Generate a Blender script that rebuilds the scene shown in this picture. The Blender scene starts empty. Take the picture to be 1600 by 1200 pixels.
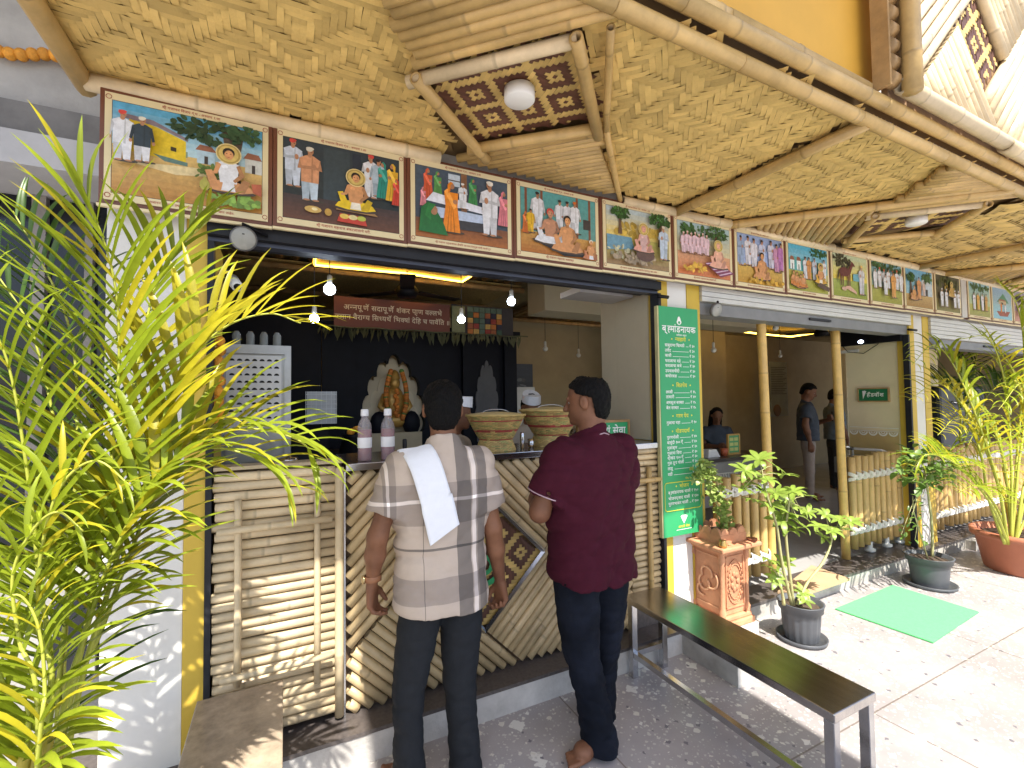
import bpy, math, random
import numpy as np
from math import sin, cos, pi, radians, sqrt
random.seed(7); np.random.seed(7)
S = bpy.context.scene
C = bpy.data.collections.new('scene'); S.collection.children.link(C)

# ------------------------------------------------------------------ camera
F = 720.0; EYE = np.array([0., 0., 1.62])
_vx = np.array([1457, 6, F]); _vx /= np.linalg.norm(_vx)
_up = np.array([-300, -21400, F]); _up -= _vx*(_up@_vx); _up /= np.linalg.norm(_up)
_R = np.array([_vx, np.cross(_up, _vx), _up])
from mathutils import Matrix, Vector
cam = bpy.data.objects.new('camera', bpy.data.cameras.new('camera')); C.objects.link(cam)
_r = _R@np.array([1, 0, 0]); _u = _R@np.array([0, -1, 0]); _b = _R@np.array([0, 0, -1])
cam.matrix_world = Matrix(((_r[0], _u[0], _b[0], 0), (_r[1], _u[1], _b[1], 0), (_r[2], _u[2], _b[2], 1.62), (0, 0, 0, 1)))
cam.data.lens = 16.2; cam.data.sensor_width = 36; cam.data.clip_start = .05; cam.data.clip_end = 2000
S.camera = cam
# measured photograph points -> metres on a known real plane
def ray(x, y): return _R@np.array([x-800, y-600, F])
def onz(x, y, z): d = ray(x, y); return EYE+d*(z-1.62)/d[2]
def ony(x, y, v): d = ray(x, y); return EYE+d*v/d[1]
def onx(x, y, v): d = ray(x, y); return EYE+d*v/d[0]

# ------------------------------------------------------------------ light
W = bpy.data.worlds.new('World'); S.world = W; W.use_nodes = True
_n = W.node_tree.nodes; _bg = _n['Background']
_sk = _n.new('ShaderNodeTexSky'); _sk.sky_type = 'NISHITA'; _sk.sun_disc = False
SUN = Vector((0.12, 1.0, -1.64)).normalized()           # way the light travels
_el = math.asin(-SUN.z); _sk.sun_elevation = _el
_sk.sun_rotation = math.atan2(-SUN.x, -SUN.y)
_sk.dust_density = 2.0
W.node_tree.links.new(_sk.outputs[0], _bg.inputs[0]); _bg.inputs[1].default_value = 0.125
sl = bpy.data.lights.new('sun', 'SUN'); sl.energy = 4.3; sl.angle = radians(.5); sl.color = (1, .95, .86)
so = bpy.data.objects.new('sun', sl); C.objects.link(so); so.rotation_euler = SUN.to_track_quat('-Z', 'Y').to_euler()
vs = S.view_settings; vs.view_transform = 'Standard'; vs.look = 'None'; vs.gamma = 1; vs.use_curve_mapping = False
vs.exposure = 1.25
S.cycles.max_bounces = 8; S.cycles.diffuse_bounces = 5

# ------------------------------------------------------------------ materials
_mc = {}
def mat(name, col, rough=.6, metal=0., var=.18, scale=6., bump=0., bscale=60., rnd=0., tone=False, vcol=False,
        emit=None, estr=0., trans=0., alpha=1., stretch=None, spec=.5, transl=0., var2=None, coat=0.):
    if name in _mc: return _mc[name]
    m = bpy.data.materials.new(name); m.use_nodes = True; nt = m.node_tree; N = nt.nodes; L = nt.links
    b = N['Principled BSDF']
    b.inputs['Roughness'].default_value = rough; b.inputs['Metallic'].default_value = metal
    b.inputs['Specular IOR Level'].default_value = spec
    if coat: b.inputs['Coat Weight'].default_value = coat
    if trans: b.inputs['Transmission Weight'].default_value = trans
    if alpha < 1: b.inputs['Alpha'].default_value = alpha
    tc = N.new('ShaderNodeTexCoord'); src = tc.outputs['Object']
    if stretch:
        mp = N.new('ShaderNodeMapping'); mp.inputs['Scale'].default_value = stretch; L.new(src, mp.inputs[0]); src = mp.outputs[0]
    def mul(a, f):
        mx = N.new('ShaderNodeMix'); mx.data_type = 'RGBA'; mx.blend_type = 'MULTIPLY'; mx.inputs[0].default_value = 1
        L.new(a, mx.inputs[6]); L.new(f, mx.inputs[7]); return mx.outputs[2]
    if vcol:
        at = N.new('ShaderNodeAttribute'); at.attribute_name = 'col'; cur = at.outputs['Color']
    else:
        rg = N.new('ShaderNodeRGB'); rg.outputs[0].default_value = (*col, 1); cur = rg.outputs[0]
    if var:
        nz = N.new('ShaderNodeTexNoise'); nz.inputs['Scale'].default_value = scale; nz.inputs['Detail'].default_value = 6; nz.inputs['Roughness'].default_value = .65
        L.new(src, nz.inputs[0])
        mr = N.new('ShaderNodeMapRange'); mr.inputs[1].default_value = .3; mr.inputs[2].default_value = .7
        mr.inputs[3].default_value = 1-var; mr.inputs[4].default_value = 1+var*.6
        L.new(nz.outputs[0], mr.inputs[0])
        if var2:
            mx = N.new('ShaderNodeMix'); mx.data_type = 'RGBA'
            nz2 = N.new('ShaderNodeTexNoise'); nz2.inputs['Scale'].default_value = scale*.35; nz2.inputs['Detail'].default_value = 5
            L.new(src, nz2.inputs[0])
            m2 = N.new('ShaderNodeMapRange'); m2.inputs[1].default_value = .42; m2.inputs[2].default_value = .62; L.new(nz2.outputs[0], m2.inputs[0])
            L.new(m2.outputs[0], mx.inputs[0]); L.new(cur, mx.inputs[6]); mx.inputs[7].default_value = (*var2, 1); cur = mx.outputs[2]
        cur = mul(cur, mr.outputs[0])
    if rnd:
        oi = N.new('ShaderNodeObjectInfo'); mr = N.new('ShaderNodeMapRange'); mr.inputs[3].default_value = 1-rnd; mr.inputs[4].default_value = 1+rnd*.5
        L.new(oi.outputs['Random'], mr.inputs[0]); cur = mul(cur, mr.outputs[0])
    if tone:
        at = N.new('ShaderNodeAttribute'); at.attribute_name = 'tone'; cur = mul(cur, at.outputs['Color'])
    L.new(cur, b.inputs['Base Color'])
    if bump:
        nb = N.new('ShaderNodeTexNoise'); nb.inputs['Scale'].default_value = bscale; nb.inputs['Detail'].default_value = 5; L.new(src, nb.inputs[0])
        bp = N.new('ShaderNodeBump'); bp.inputs['Strength'].default_value = bump; bp.inputs['Distance'].default_value = .01
        L.new(nb.outputs[0], bp.inputs['Height']); L.new(bp.outputs[0], b.inputs['Normal'])
    if emit:
        b.inputs['Emission Color'].default_value = (*emit, 1); b.inputs['Emission Strength'].default_value = estr
    if transl:
        tb = N.new('ShaderNodeBsdfTranslucent'); mx = N.new('ShaderNodeMixShader'); mx.inputs[0].default_value = transl
        L.new(cur, tb.inputs[0]); L.new(b.outputs[0], mx.inputs[1]); L.new(tb.outputs[0], mx.inputs[2])
        L.new(mx.outputs[0], N['Material Output'].inputs[0])
    _mc[name] = m; return m

BAM = mat('bamboo', (.58, .39, .15), .42, var=.22, scale=9, bump=.12, bscale=40, rnd=.22, tone=True, stretch=(1, 1, 1))
BAMC = mat('bamboo_counter', (.63, .475, .265), .42, var=.22, scale=9, bump=.12, bscale=40, rnd=.2, tone=True)
BAMP = mat('bamboo_pale', (.68, .545, .345), .4, var=.2, scale=8, bump=.12, bscale=40, rnd=.18, tone=True)
BAMB = mat('bamboo_brown', (.42, .26, .11), .55, var=.3, scale=12, bump=.2, bscale=50, rnd=.2, tone=True)
MATTING = mat('bamboo_matting', (.73, .51, .175), .5, var=.16, scale=5, bump=.15, bscale=150, rnd=.22, tone=True)
MATDARK = mat('bamboo_matting_dark', (.13, .055, .035), .5, var=.25, scale=9, rnd=.2, tone=True)
BACK = mat('matting_backing', (.20, .125, .05), .8, var=.2)
WHITE = mat('white_paint', (.74, .73, .70), .7, var=.06, scale=3, bump=.08, bscale=40, var2=(.66, .64, .60))
CREAM = mat('cream_paint', (.40, .32, .19), .65, var=.10, scale=3, bump=.05, var2=(.34, .27, .16))
YEL = mat('yellow_paint', (.60, .41, .05), .55, var=.1, scale=4, bump=.06)
YELW = mat('ochre_wall', (.72, .40, .05), .6, var=.1, scale=2, bump=.06, bscale=20, var2=(.66, .35, .045))
STEEL = mat('brushed_steel', (.55, .55, .56), .2, metal=1., var=.12, scale=3, bump=.02, stretch=(4, 4, 4))
DARK = mat('dark_metal', (.020, .021, .026), .5, var=.2, spec=.25)
BLK = mat('black_panel', (.006, .006, .009), .5, var=.2, spec=.2)
GREYM = mat('grey_shutter', (.42, .41, .41), .45, metal=.3, var=.1)
GRAN = mat('dark_granite', (.10, .085, .08), .35, var=.35, scale=60, bump=.02)
RENDER = mat('cement_render', (.52, .50, .46), .85, var=.22, scale=9, bump=.5, bscale=30, var2=(.40, .37, .33))
GREEN = mat('green_print', (.03, .34, .125), .45, var=.05)
WTXT = mat('white_lettering', (.85, .85, .82), .6, var=0)
YTXT = mat('yellow_lettering', (.75, .70, .06), .6, var=0)

# ------------------------------------------------------------------ object helpers
WO = {}
def setp(o, label=None, cat=None, group=None, kind=None):
    if label: o['label'] = label
    if cat: o['category'] = cat
    if group: o['group'] = group
    if kind: o['kind'] = kind
def empty(name, loc, label, cat, group=None):
    o = bpy.data.objects.new(name, None); C.objects.link(o); o.location = loc; o.empty_display_size = .05
    WO[o] = Vector(loc); setp(o, label, cat, group); return o
class MB:
    """collects geometry in world metres"""
    def __init__(s): s.v = []; s.f = []; s.t = []; s.c = []; s.sm = []
    def add(s, V, Fa, tone=1., col=None, smooth=False):
        k = len(s.v); s.v += [tuple(map(float, p)) for p in V]
        s.f += [tuple(i+k for i in f) for f in Fa]
        s.sm += [smooth]*len(Fa)
        s.t += (list(tone) if hasattr(tone, '__len__') else [tone]*len(V))
        s.c += [col or (1, 1, 1)]*len(V)
        return s
    def box(s, a, b, tone=1., col=None, rz=0, piv=None):
        x0, y0, z0 = a; x1, y1, z1 = b
        V = [(x0,y0,z0),(x1,y0,z0),(x1,y1,z0),(x0,y1,z0),(x0,y0,z1),(x1,y0,z1),(x1,y1,z1),(x0,y1,z1)]
        if rz:
            px, py = piv or ((x0+x1)/2, (y0+y1)/2)
            V = [(px+(x-px)*cos(rz)-(y-py)*sin(rz), py+(x-px)*sin(rz)+(y-py)*cos(rz), z) for x, y, z in V]
        return s.add(V, [(0,3,2,1),(4,5,6,7),(0,1,5,4),(1,2,6,5),(2,3,7,6),(3,0,4,7)], tone, col)
    def tube(s, P, R, n=8, tone=1., col=None, cap=True, smooth=True, flat=1.):
        P = [Vector(p) for p in P]; R = R if hasattr(R, '__len__') else [R]*len(P)
        V = []; Fa = []; T = []
        tn = tone if hasattr(tone, '__len__') else [tone]*len(P)
        up = None
        for i, p in enumerate(P):
            d = (P[min(i+1, len(P)-1)]-P[max(i-1, 0)])
            d = d.normalized() if d.length > 1e-9 else Vector((0, 0, 1))
            if up is None:
                up = Vector((0, 0, 1)) if abs(d.z) < .9 else Vector((0, 1, 0))
            u = d.cross(up); u = u.normalized() if u.length > 1e-6 else d.orthogonal().normalized()
            w = u.cross(d).normalized(); up = w
            for k in range(n):
                a = 2*pi*k/n; V.append(p+R[i]*(u*cos(a)+w*sin(a)*flat)); T.append(tn[i])
        for i in range(len(P)-1):
            for k in range(n):
                a = i*n+k; b = i*n+(k+1) % n; Fa.append((a, b, b+n, a+n))
        if cap:
            Fa.append(tuple(range(n))[::-1]); Fa.append(tuple((len(P)-1)*n+k for k in range(n)))
        return s.add(V, Fa, T, col, smooth)
    def lathe(s, c, prof, n=20, col=None, tone=1., close=False, ang=2*pi, sx=1., sy=1., tones=None):
        V = []; T = []
        for j, (r, z) in enumerate(prof):
            for k in range(n):
                a = ang*k/n; V.append((c[0]+r*cos(a)*sx, c[1]+r*sin(a)*sy, c[2]+z)); T.append(tones[j] if tones else tone)
        Fa = [(i*n+k, i*n+(k+1) % n, (i+1)*n+(k+1) % n, (i+1)*n+k) for i in range(len(prof)-1) for k in range(n)]
        if close: Fa.append(tuple(range(n))[::-1]); Fa.append(tuple((len(prof)-1)*n+k for k in range(n)))
        return s.add(V, Fa, T, col, True)
    def prism(s, poly, z0, z1, ax='z', tone=1., col=None):
        n = len(poly)
        def q(p, h):
            return {'z': (p[0], p[1], h), 'y': (p[0], h, p[1]), 'x': (h, p[0], p[1])}[ax]
        V = [q(p, z0) for p in poly]+[q(p, z1) for p in poly]
        Fa = [tuple(range(n))[::-1], tuple(range(n, 2*n))]+[(i, (i+1) % n, n+(i+1) % n, n+i) for i in range(n)]
        return s.add(V, Fa, tone, col)
    def ball(s, c, r, n=10, m=7, col=None, tone=1.):
        r = r if hasattr(r, '__len__') else (r, r, r)
        V = [(c[0], c[1], c[2]-r[2])]
        for j in range(1, m):
            t = -pi/2+pi*j/m
            V += [(c[0]+r[0]*cos(t)*cos(2*pi*k/n), c[1]+r[1]*cos(t)*sin(2*pi*k/n), c[2]+r[2]*sin(t)) for k in range(n)]
        V.append((c[0], c[1], c[2]+r[2])); L = len(V)-1
        Fa = [(0, 1+(k+1) % n, 1+k) for k in range(n)]
        for j in range(m-2):
            Fa += [(1+j*n+k, 1+j*n+(k+1) % n, 1+(j+1)*n+(k+1) % n, 1+(j+1)*n+k) for k in range(n)]
        Fa += [(L, 1+(m-2)*n+k, 1+(m-2)*n+(k+1) % n) for k in range(n)]
        return s.add(V, Fa, tone, col, True)
    def build(s, name, m, parent=None, label=None, cat=None, group=None, kind=None, loc=None, bevel=0):
        w = WO.get(parent, Vector((0, 0, 0))) if parent else Vector(loc or (0, 0, 0))
        V = [(x-w[0], y-w[1], z-w[2]) for x, y, z in s.v]
        me = bpy.data.meshes.new(name); me.from_pydata(V, [], s.f)
        me.polygons.foreach_set('use_smooth', s.sm)
        if len(s.v):
            a = me.attributes.new('tone', 'FLOAT_COLOR', 'POINT')
            t = np.array(s.t, dtype=np.float32); a.data.foreach_set('color', np.stack([t, t, t, np.ones_like(t)], 1).ravel())
            a = me.attributes.new('col', 'FLOAT_COLOR', 'POINT')
            cc = np.array(s.c, dtype=np.float32); a.data.foreach_set('color', np.concatenate([cc, np.ones((len(cc), 1), np.float32)], 1).ravel())
        me.materials.append(m); me.update()
        o = bpy.data.objects.new(name, me); C.objects.link(o); 
        if parent: o.parent = parent; WO[o] = w
        else: o.location = w; WO[o] = w
        if bevel:
            bv = o.modifiers.new('bevel', 'BEVEL'); bv.width = bevel; bv.segments = 2; bv.limit_method = 'ANGLE'
        setp(o, label, cat, group, kind); return o
def bx(name, a, b, m, parent=None, **k): return MB().box(a, b).build(name, m, parent, **k)
def struct(name, mb, m, parent=None): return mb.build(name, m, parent, kind='structure' if not parent else None)
def dup(o, loc=None, parent=None):
    c = o.copy(); C.objects.link(c)
    if parent: c.parent = parent
    for ch in list(o.children): dup(ch, None, c)
    if loc is not None: c.location = loc
    return c

def pole_mb(p0, p1, r, mb=None, n=9, hollow=True, seed=None, step=.42, half=False, taper=0.):
    """bamboo pole with swollen nodes and hollow ends"""
    mb = mb or MB(); p0 = Vector(p0); p1 = Vector(p1); L = (p1-p0).length; d = (p1-p0)/L
    rr = random.Random(seed if seed is not None else random.random())
    P = [0.]; R = [r]; T = [.95]; x = rr.uniform(.2, 1)*step
    while x < L-.03:
        for dx, dr, tt in ((-.010, 1., 1.), (-.003, 1.08, .80), (.003, 1.04, .70), (.010, .985, 1.05)):
            P.append(x+dx); R.append(r*dr); T.append(tt)
        x += step*rr.uniform(.75, 1.25)
    P.append(L); R.append(r); T.append(.95)
    bow = rr.uniform(-.15, .15)*r
    u = d.orthogonal().normalized()
    pts = [p0+d*q+u*bow*sin(pi*q/L) for q in P]
    R = [R[i]*(1-taper*P[i]/L) for i in range(len(P))]
    if hollow:
        pts = [pts[0]+d*r*1.2, pts[0]]+pts+[pts[-1], pts[-1]-d*r*1.2]
        R = [R[0]*.62, R[0]*.7]+R+[R[-1]*.7, R[-1]*.62]; T = [.35, .9]+T+[.9, .35]  # shade inside the hollow ends is put into the tone
        # inner rings need distinct direction; nudge
        pts[1] = pts[1]-d*.0005; pts[-2] = pts[-2]+d*.0005
    # build with constant frame
    w = d.cross(u); V = []; TT = []
    for i, p in enumerate(pts):
        for k in range(n):
            a = 2*pi*k/n; V.append(p+R[i]*(u*cos(a)+w*sin(a))); TT.append(T[i])
    Fa = [(i*n+k, i*n+(k+1) % n, (i+1)*n+(k+1) % n, (i+1)*n+k) for i in range(len(pts)-1) for k in range(n)]
    Fa.append(tuple(range(n))[::-1]); Fa.append(tuple((len(pts)-1)*n+k for k in range(n)))
    mb.add(V, Fa, TT, None, True); return mb
def pole(p0, p1, r, parent, m=BAM, name='bamboo_pole', **k):
    return pole_mb(p0, p1, r, **k).build(name, m, parent)

def inside(p, poly):
    x, y = p; c = False; n = len(poly)
    for i in range(n):
        x0, y0 = poly[i]; x1, y1 = poly[i-1]
        if (y0 > y) != (y1 > y) and x < (x1-x0)*(y-y0)/(y1-y0)+x0: c = not c
    return c
def clip_line(a, b, poly, samples=80):
    """part of segment a-b inside poly (single span)"""
    a = np.array(a); b = np.array(b); t = [i/samples for i in range(samples+1) if inside(a+(b-a)*i/samples, poly)]
    return (a+(b-a)*t[0], a+(b-a)*t[-1]) if len(t) > 2 else None

# ------------------------------------------------------------------ woven strips
def weave(poly, w, over, org, ux, uy, nrm, rot=0., block=0, motif=None, seed=1, sk=.12):
    """floats of a woven mat clipped to poly (u,v); returns list of (verts, faces, tones, is_weft, centre)"""
    rr = random.Random(seed); org = Vector(org); ux = Vector(ux); uy = Vector(uy); nrm = Vector(nrm)
    ca, sa = cos(rot), sin(rot)
    us = [(p[0]*ca+p[1]*sa, -p[0]*sa+p[1]*ca) for p in poly]
    u0, u1 = min(p[0] for p in us), max(p[0] for p in us); v0, v1 = min(p[1] for p in us), max(p[1] for p in us)
    nu = int((u1-u0)/w)+2; nv = int((v1-v0)/w)+2
    per = 2*over
    def warp(i, j):
        if motif: return motif(i, j)
        s = 1
        if block: s = 1 if (i//block) % 2 == 0 else -1; 
        ii = i % block if block else i
        if block and s < 0: ii = block-1-ii
        return ((ii+j) % per) < over
    G = [[warp(i, j) for j in range(nv)] for i in range(nu)]
    out = []
    def emit(ua, ub, va, vb, weft):
        cu, cv = (ua+ub)/2, (va+vb)/2
        px, py = cu*ca-cv*sa, cu*sa+cv*ca
        if not inside((px, py), poly): return
        V = []; T = []; ln = 5 if (ub-ua if weft else vb-va) > w*1.5 else 3
        t = rr.uniform(.82, 1.12); wd = rr.uniform(.47, .53); off = rr.uniform(-.03, .03)*w; sk_ = rr.uniform(-sk, sk)*w
        hm = rr.uniform(.05, .15)*w
        for q in range(ln):
            f = q/(ln-1)
            h = hm*min(1, 2.2*sin(pi*f)) if 0 < f < 1 else -.10*w
            for sd in (-1, 1):
                if weft: a, b = ua-.2*w+(ub-ua+.4*w)*f, cv+off+sd*wd*w+sk_*(f-.5)
                else: a, b = cu+off+sd*wd*w+sk_*(f-.5), va-.2*w+(vb-va+.4*w)*f
                x, y = a*ca-b*sa, a*sa+b*ca
                V.append(org+ux*x+uy*y+nrm*(h+(.04*w if sd > 0 else 0))); T.append(t*(.9 if f in (0, 1) else 1))
        Fa = [(2*q, 2*q+1, 2*q+3, 2*q+2) for q in range(ln-1)]
        out.append((V, Fa, T, weft, org+ux*px+uy*py))
    for i in range(nu):
        j = 0
        while j < nv:
            if G[i][j]:
                k = j
                while k < nv and G[i][k] and k-j < 6: k += 1
                emit(u0+i*w, u0+(i+1)*w, v0+j*w, v0+k*w, False); j = k
            else: j += 1
    for j in range(nv):
        i = 0
        while i < nu:
            if not G[i][j]:
                k = i
                while k < nu and not G[k][j] and k-i < 6: k += 1
                emit(u0+i*w, u0+k*w, v0+j*w, v0+(j+1)*w, True); i = k
            else: i += 1
    return out
def build_weave(fl, parent, mw, mf, singles=0, near=(0, 0, 1.6), name='strip', smooth=True):
    fl = sorted(fl, key=lambda q: (q[4]-Vector(near)).length)
    for V, Fa, T, weft, c in fl[:singles]:
        MB().add(V, Fa, T, None, True).build(name, mf if weft else mw, parent)
    for wf, m in ((False, mw), (True, mf)):
        mb = MB()
        for V, Fa, T, weft, c in fl[singles:]:
            if weft == wf: mb.add(V, Fa, T, None, True)
        if mb.v: mb.build('woven_strips', m, parent, kind='stuff')
def diamond_motif(P):
    """dark stepped diamonds with a pale flower inside, on a pale lattice: True = pale warp shows"""
    h = P//2
    def f(i, j):
        a = abs((i % P)-h); b = abs((j % P)-h); d = a+b
        if d > h: d = 2*h-d
        if d >= h-1: return True
        if d <= 2: return d != 0
        return False
    return f

# ------------------------------------------------------------------ lettering
_tc = {}
def glyphs(s):
    if s in _tc: return _tc[s]
    cu = bpy.data.curves.new('t', 'FONT'); cu.body = s; cu.size = 1; cu.offset = .012; cu.resolution_u = 2
    o = bpy.data.objects.new('t', cu)
    me = o.to_mesh(); V = [tuple(v.co) for v in me.vertices]; Fa = [tuple(p.vertices) for p in me.polygons]
    o.to_mesh_clear(); bpy.data.objects.remove(o); bpy.data.curves.remove(cu)
    w = max([v[0] for v in V]) if V else .3
    if s == 'ि': w = .262
    _tc[s] = (V, Fa, w); return _tc[s]
def deva(s):
    """visual clusters: list of (text, half)"""
    M_ = set('ािीुूृेैोौंःँॅॉ़'); out = []; i = 0
    while i < len(s):
        ch = s[i]
        if '\u0915' <= ch <= '\u0939' or '\u0905' <= ch <= '\u0914':
            pre = []; reph = False
            while i+1 < len(s) and s[i+1] == '्' and i+2 < len(s) and '\u0915' <= s[i+2] <= '\u0939':
                if s[i] == 'र': reph = True
                elif s[i+2] == 'र': break
                else: pre.append(s[i])
                i += 2
            base = s[i]; i += 1
            if i < len(s) and s[i] == '्': base += '्'; i += 1; i += (1 if i < len(s) and s[i] == 'र' else 0)
            m = ''
            while i < len(s) and s[i] in M_: m += s[i]; i += 1
            if 'ि' in m: out.append(('ि', False)); m = m.replace('ि', '')
            out += [(p, True) for p in pre]
            out.append((base+m+('ॅ' if reph else ''), False))
        else: out.append((ch, False)); i += 1
    return out
def text(mb, s, org, ux, uy, h, center=True, right=False, bold=0.):
    """flat lettering laid on a surface; h = letter height in metres; uses mb"""
    V = []; Fa = []; x = 0
    for t, half in deva(s):
        if t == ' ': x += .28; continue
        g, gf, w = glyphs(t)
        if half:
            w *= .66; g = [(min(p[0], w), p[1], 0) for p in g]
        k = len(V); V += [(p[0]+x, p[1]) for p in g]; Fa += [tuple(i+k for i in f) for f in gf]; x += w+.005
    org = Vector(org); ux = Vector(ux); uy = Vector(uy); sc = h/.72
    off = x/2 if center else (x if right else 0)
    mb.add([org+ux*(p[0]-off)*sc+uy*p[1]*sc for p in V], Fa)
    return x*sc

# ================================================================== SETTING
def terrazzo():
    m = mat('terrazzo', (.37, .34, .335), .38, var=.16, scale=2.5, var2=(.31, .285, .285)); nt = m.node_tree; N = nt.nodes; L = nt.links
    b = N['Principled BSDF']; base = b.inputs['Base Color'].links[0].from_socket
    tc = N.new('ShaderNodeTexCoord')
    wn = N.new('ShaderNodeTexNoise'); wn.inputs['Scale'].default_value = 30; L.new(tc.outputs['Object'], wn.inputs[0])
    va = N.new('ShaderNodeVectorMath'); va.operation = 'MULTIPLY_ADD'; va.inputs[1].default_value = (.03, .03, 0); L.new(wn.outputs['Color'], va.inputs[0]); L.new(tc.outputs['Object'], va.inputs[2])
    cur = base
    for sc, th, ex, c in ((8.5, .19, 4.5, (.66, .64, .59)), (17, .17, 3.6, (.62, .59, .52)), (14, .10, 6, (.16, .15, .17)), (45, .20, 2.6, (.52, .50, .46))):
        vo = N.new('ShaderNodeTexVoronoi'); vo.inputs['Scale'].default_value = sc; vo.distance = 'MANHATTAN'; vo.voronoi_dimensions = '2D'
        L.new(va.outputs[0], vo.inputs['Vector'])
        # random size per cell
        sp = N.new('ShaderNodeSeparateColor'); L.new(vo.outputs['Color'], sp.inputs[0])
        pw = N.new('ShaderNodeMath'); pw.operation = 'POWER'; pw.inputs[1].default_value = ex; L.new(sp.outputs[0], pw.inputs[0])
        mu = N.new('ShaderNodeMath'); mu.operation = 'MULTIPLY'; mu.inputs[1].default_value = th*2.4; L.new(pw.outputs[0], mu.inputs[0])
        lt = N.new('ShaderNodeMath'); lt.operation = 'LESS_THAN'; L.new(vo.outputs['Distance'], lt.inputs[0]); L.new(mu.outputs[0], lt.inputs[1])
        mx = N.new('ShaderNodeMix'); mx.data_type = 'RGBA'; L.new(lt.outputs[0], mx.inputs[0]); L.new(cur, mx.inputs[6]); mx.inputs[7].default_value = (*c, 1); cur = mx.outputs[2]
    # cast joints every 1.5 m
    br = N.new('ShaderNodeTexBrick'); br.offset = 0; br.inputs['Scale'].default_value = 1; br.inputs['Brick Width'].default_value = 1.35; br.inputs['Row Height'].default_value = 1.35
    br.inputs['Mortar Size'].default_value = .004; br.inputs['Color1'].default_value = (1, 1, 1, 1); br.inputs['Color2'].default_value = (1, 1, 1, 1); br.inputs['Mortar'].default_value = (.55, .5, .45, 1)
    L.new(tc.outputs['Object'], br.inputs['Vector'])
    mx = N.new('ShaderNodeMix'); mx.data_type = 'RGBA'; mx.blend_type = 'MULTIPLY'; mx.inputs[0].default_value = 1; L.new(cur, mx.inputs[6]); L.new(br.outputs[0], mx.inputs[7]); cur = mx.outputs[2]
    L.new(cur, b.inputs['Base Color']); return m
TERR = terrazzo()
struct('ground', MB().add([(-80, -80, 0), (80, -80, 0), (80, 80, 0), (-80, 80, 0)], [(0, 1, 2, 3)]), TERR)
FLOOR = mat('interior_floor_tile', (.40, .39, .385), .22, var=.12, scale=4)
struct('interior_floor', MB().box((2.3, 2.46, .0), (14, 9, .098)).box((-.6, 2.75, 0), (2.298, 9, .098)), FLOOR)
# step in front of the counter and thresholds
step = MB().box((-1.2, 2.2, 0), (2.27, 2.75, .125)); struct('step', step, mat('white_step', (.58, .56, .53), .75, var=.2, scale=7, bump=.3, var2=(.46, .44, .42)))
struct('step_slab', MB().box((-1.2, 2.195, .127), (2.268, 2.76, .145)), GRAN)
struct('threshold', MB().box((2.98, 2.28, 0), (6.4, 2.46, .095)).box((6.402, 2.20, 0), (12, 2.46, .095)), RENDER)
struct('threshold_slab', MB().box((2.98, 2.275, .097), (14, 2.50, .118)), GRAN)
struct('rendered_block', MB().prism([(2.27, 1.80), (2.36, 1.80), (2.84, 2.08), (2.90, 2.30), (2.27, 2.30)], 0, .12), RENDER)
MB().prism([tuple(onz(x, y, .13)[:2]) for x, y in ((1215, 925), (1268, 884), (1328, 905), (1255, 930))], .119, .137).build('stone_slab', mat('tan_slab', (.50, .34, .20), .6, var=.15, scale=8, bump=.2), None, 'tan stone slab lying on the dark threshold behind the potted umbrella plant', 'slab', loc=(3.7, 2.4, .12))

# building shell
def thing_box(name, label, cat, boxes, m, group=None, kind=None):
    mb = MB()
    for a, b in boxes: mb.box(a, b)
    return mb.build(name, m, None, label, cat, group, kind)
struct('building_wall', MB().box((-.64, 2.36, 3.0), (14, 2.6, 7)).box((-.64, 2.352, 2.42), (14, 2.60, 3.0)), mat('upper_render', (.5, .47, .42), .8, var=.15, bump=.2))
struct('pillar', MB().box((-.64, 2.352, 0), (-.376, 2.9, 2.42)), WHITE)
struct('pillar', MB().box((-.374, 2.346, 0), (-.30, 2.9, 2.42)), YEL)
piers = [(2.27, 2.36, 2.545, 2.67), (5.585, 5.68, 5.86, 5.98), (8.9, 9.0, 9.2, 9.3)]
for a, b, c, d in piers:
    dp = 2.75 if a < 3 else 2.45
    struct('pillar', MB().box((a, 2.346, 0), (b, dp, 2.42)), YEL)
    struct('pillar', MB().box((b+.002, 2.352, 0), (c-.002, dp, 2.42)), WHITE)
    struct('pillar', MB().box((c, 2.346, 0), (d, dp, 2.42)), YEL)
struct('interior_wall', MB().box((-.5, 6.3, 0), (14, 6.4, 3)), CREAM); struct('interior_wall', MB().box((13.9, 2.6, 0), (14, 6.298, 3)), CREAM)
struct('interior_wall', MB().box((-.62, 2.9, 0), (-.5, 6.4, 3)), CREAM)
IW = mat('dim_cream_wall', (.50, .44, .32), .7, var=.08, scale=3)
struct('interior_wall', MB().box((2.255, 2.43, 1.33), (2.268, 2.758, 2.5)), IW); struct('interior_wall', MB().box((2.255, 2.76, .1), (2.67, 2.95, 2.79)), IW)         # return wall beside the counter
struct('interior_ceiling', MB().box((-.6, 2.6, 2.86), (14, 6.5, 2.98)), mat('ceiling_board', (.35, .27, .14), .8, var=.3, scale=5))
struct('canopy_deck', MB().box((-.74, 1.16, 2.955), (14, 2.35, 3.02)), BACK)
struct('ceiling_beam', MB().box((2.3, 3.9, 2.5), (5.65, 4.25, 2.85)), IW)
# right-hand room wall (faces -x) with sign and painted border
RW = mat('room_wall_cream', (.74, .64, .42), .7, var=.08, scale=3)
_p = onx(1325, 640, 5.60)
struct('interior_wall', MB().box((5.60, 2.455, .1), (5.84, _p[1], 2.84)), RW)
struct('interior_wall', MB().box((8.0, 4.2, .1), (11, 4.3, 2.84)), RW)
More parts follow.
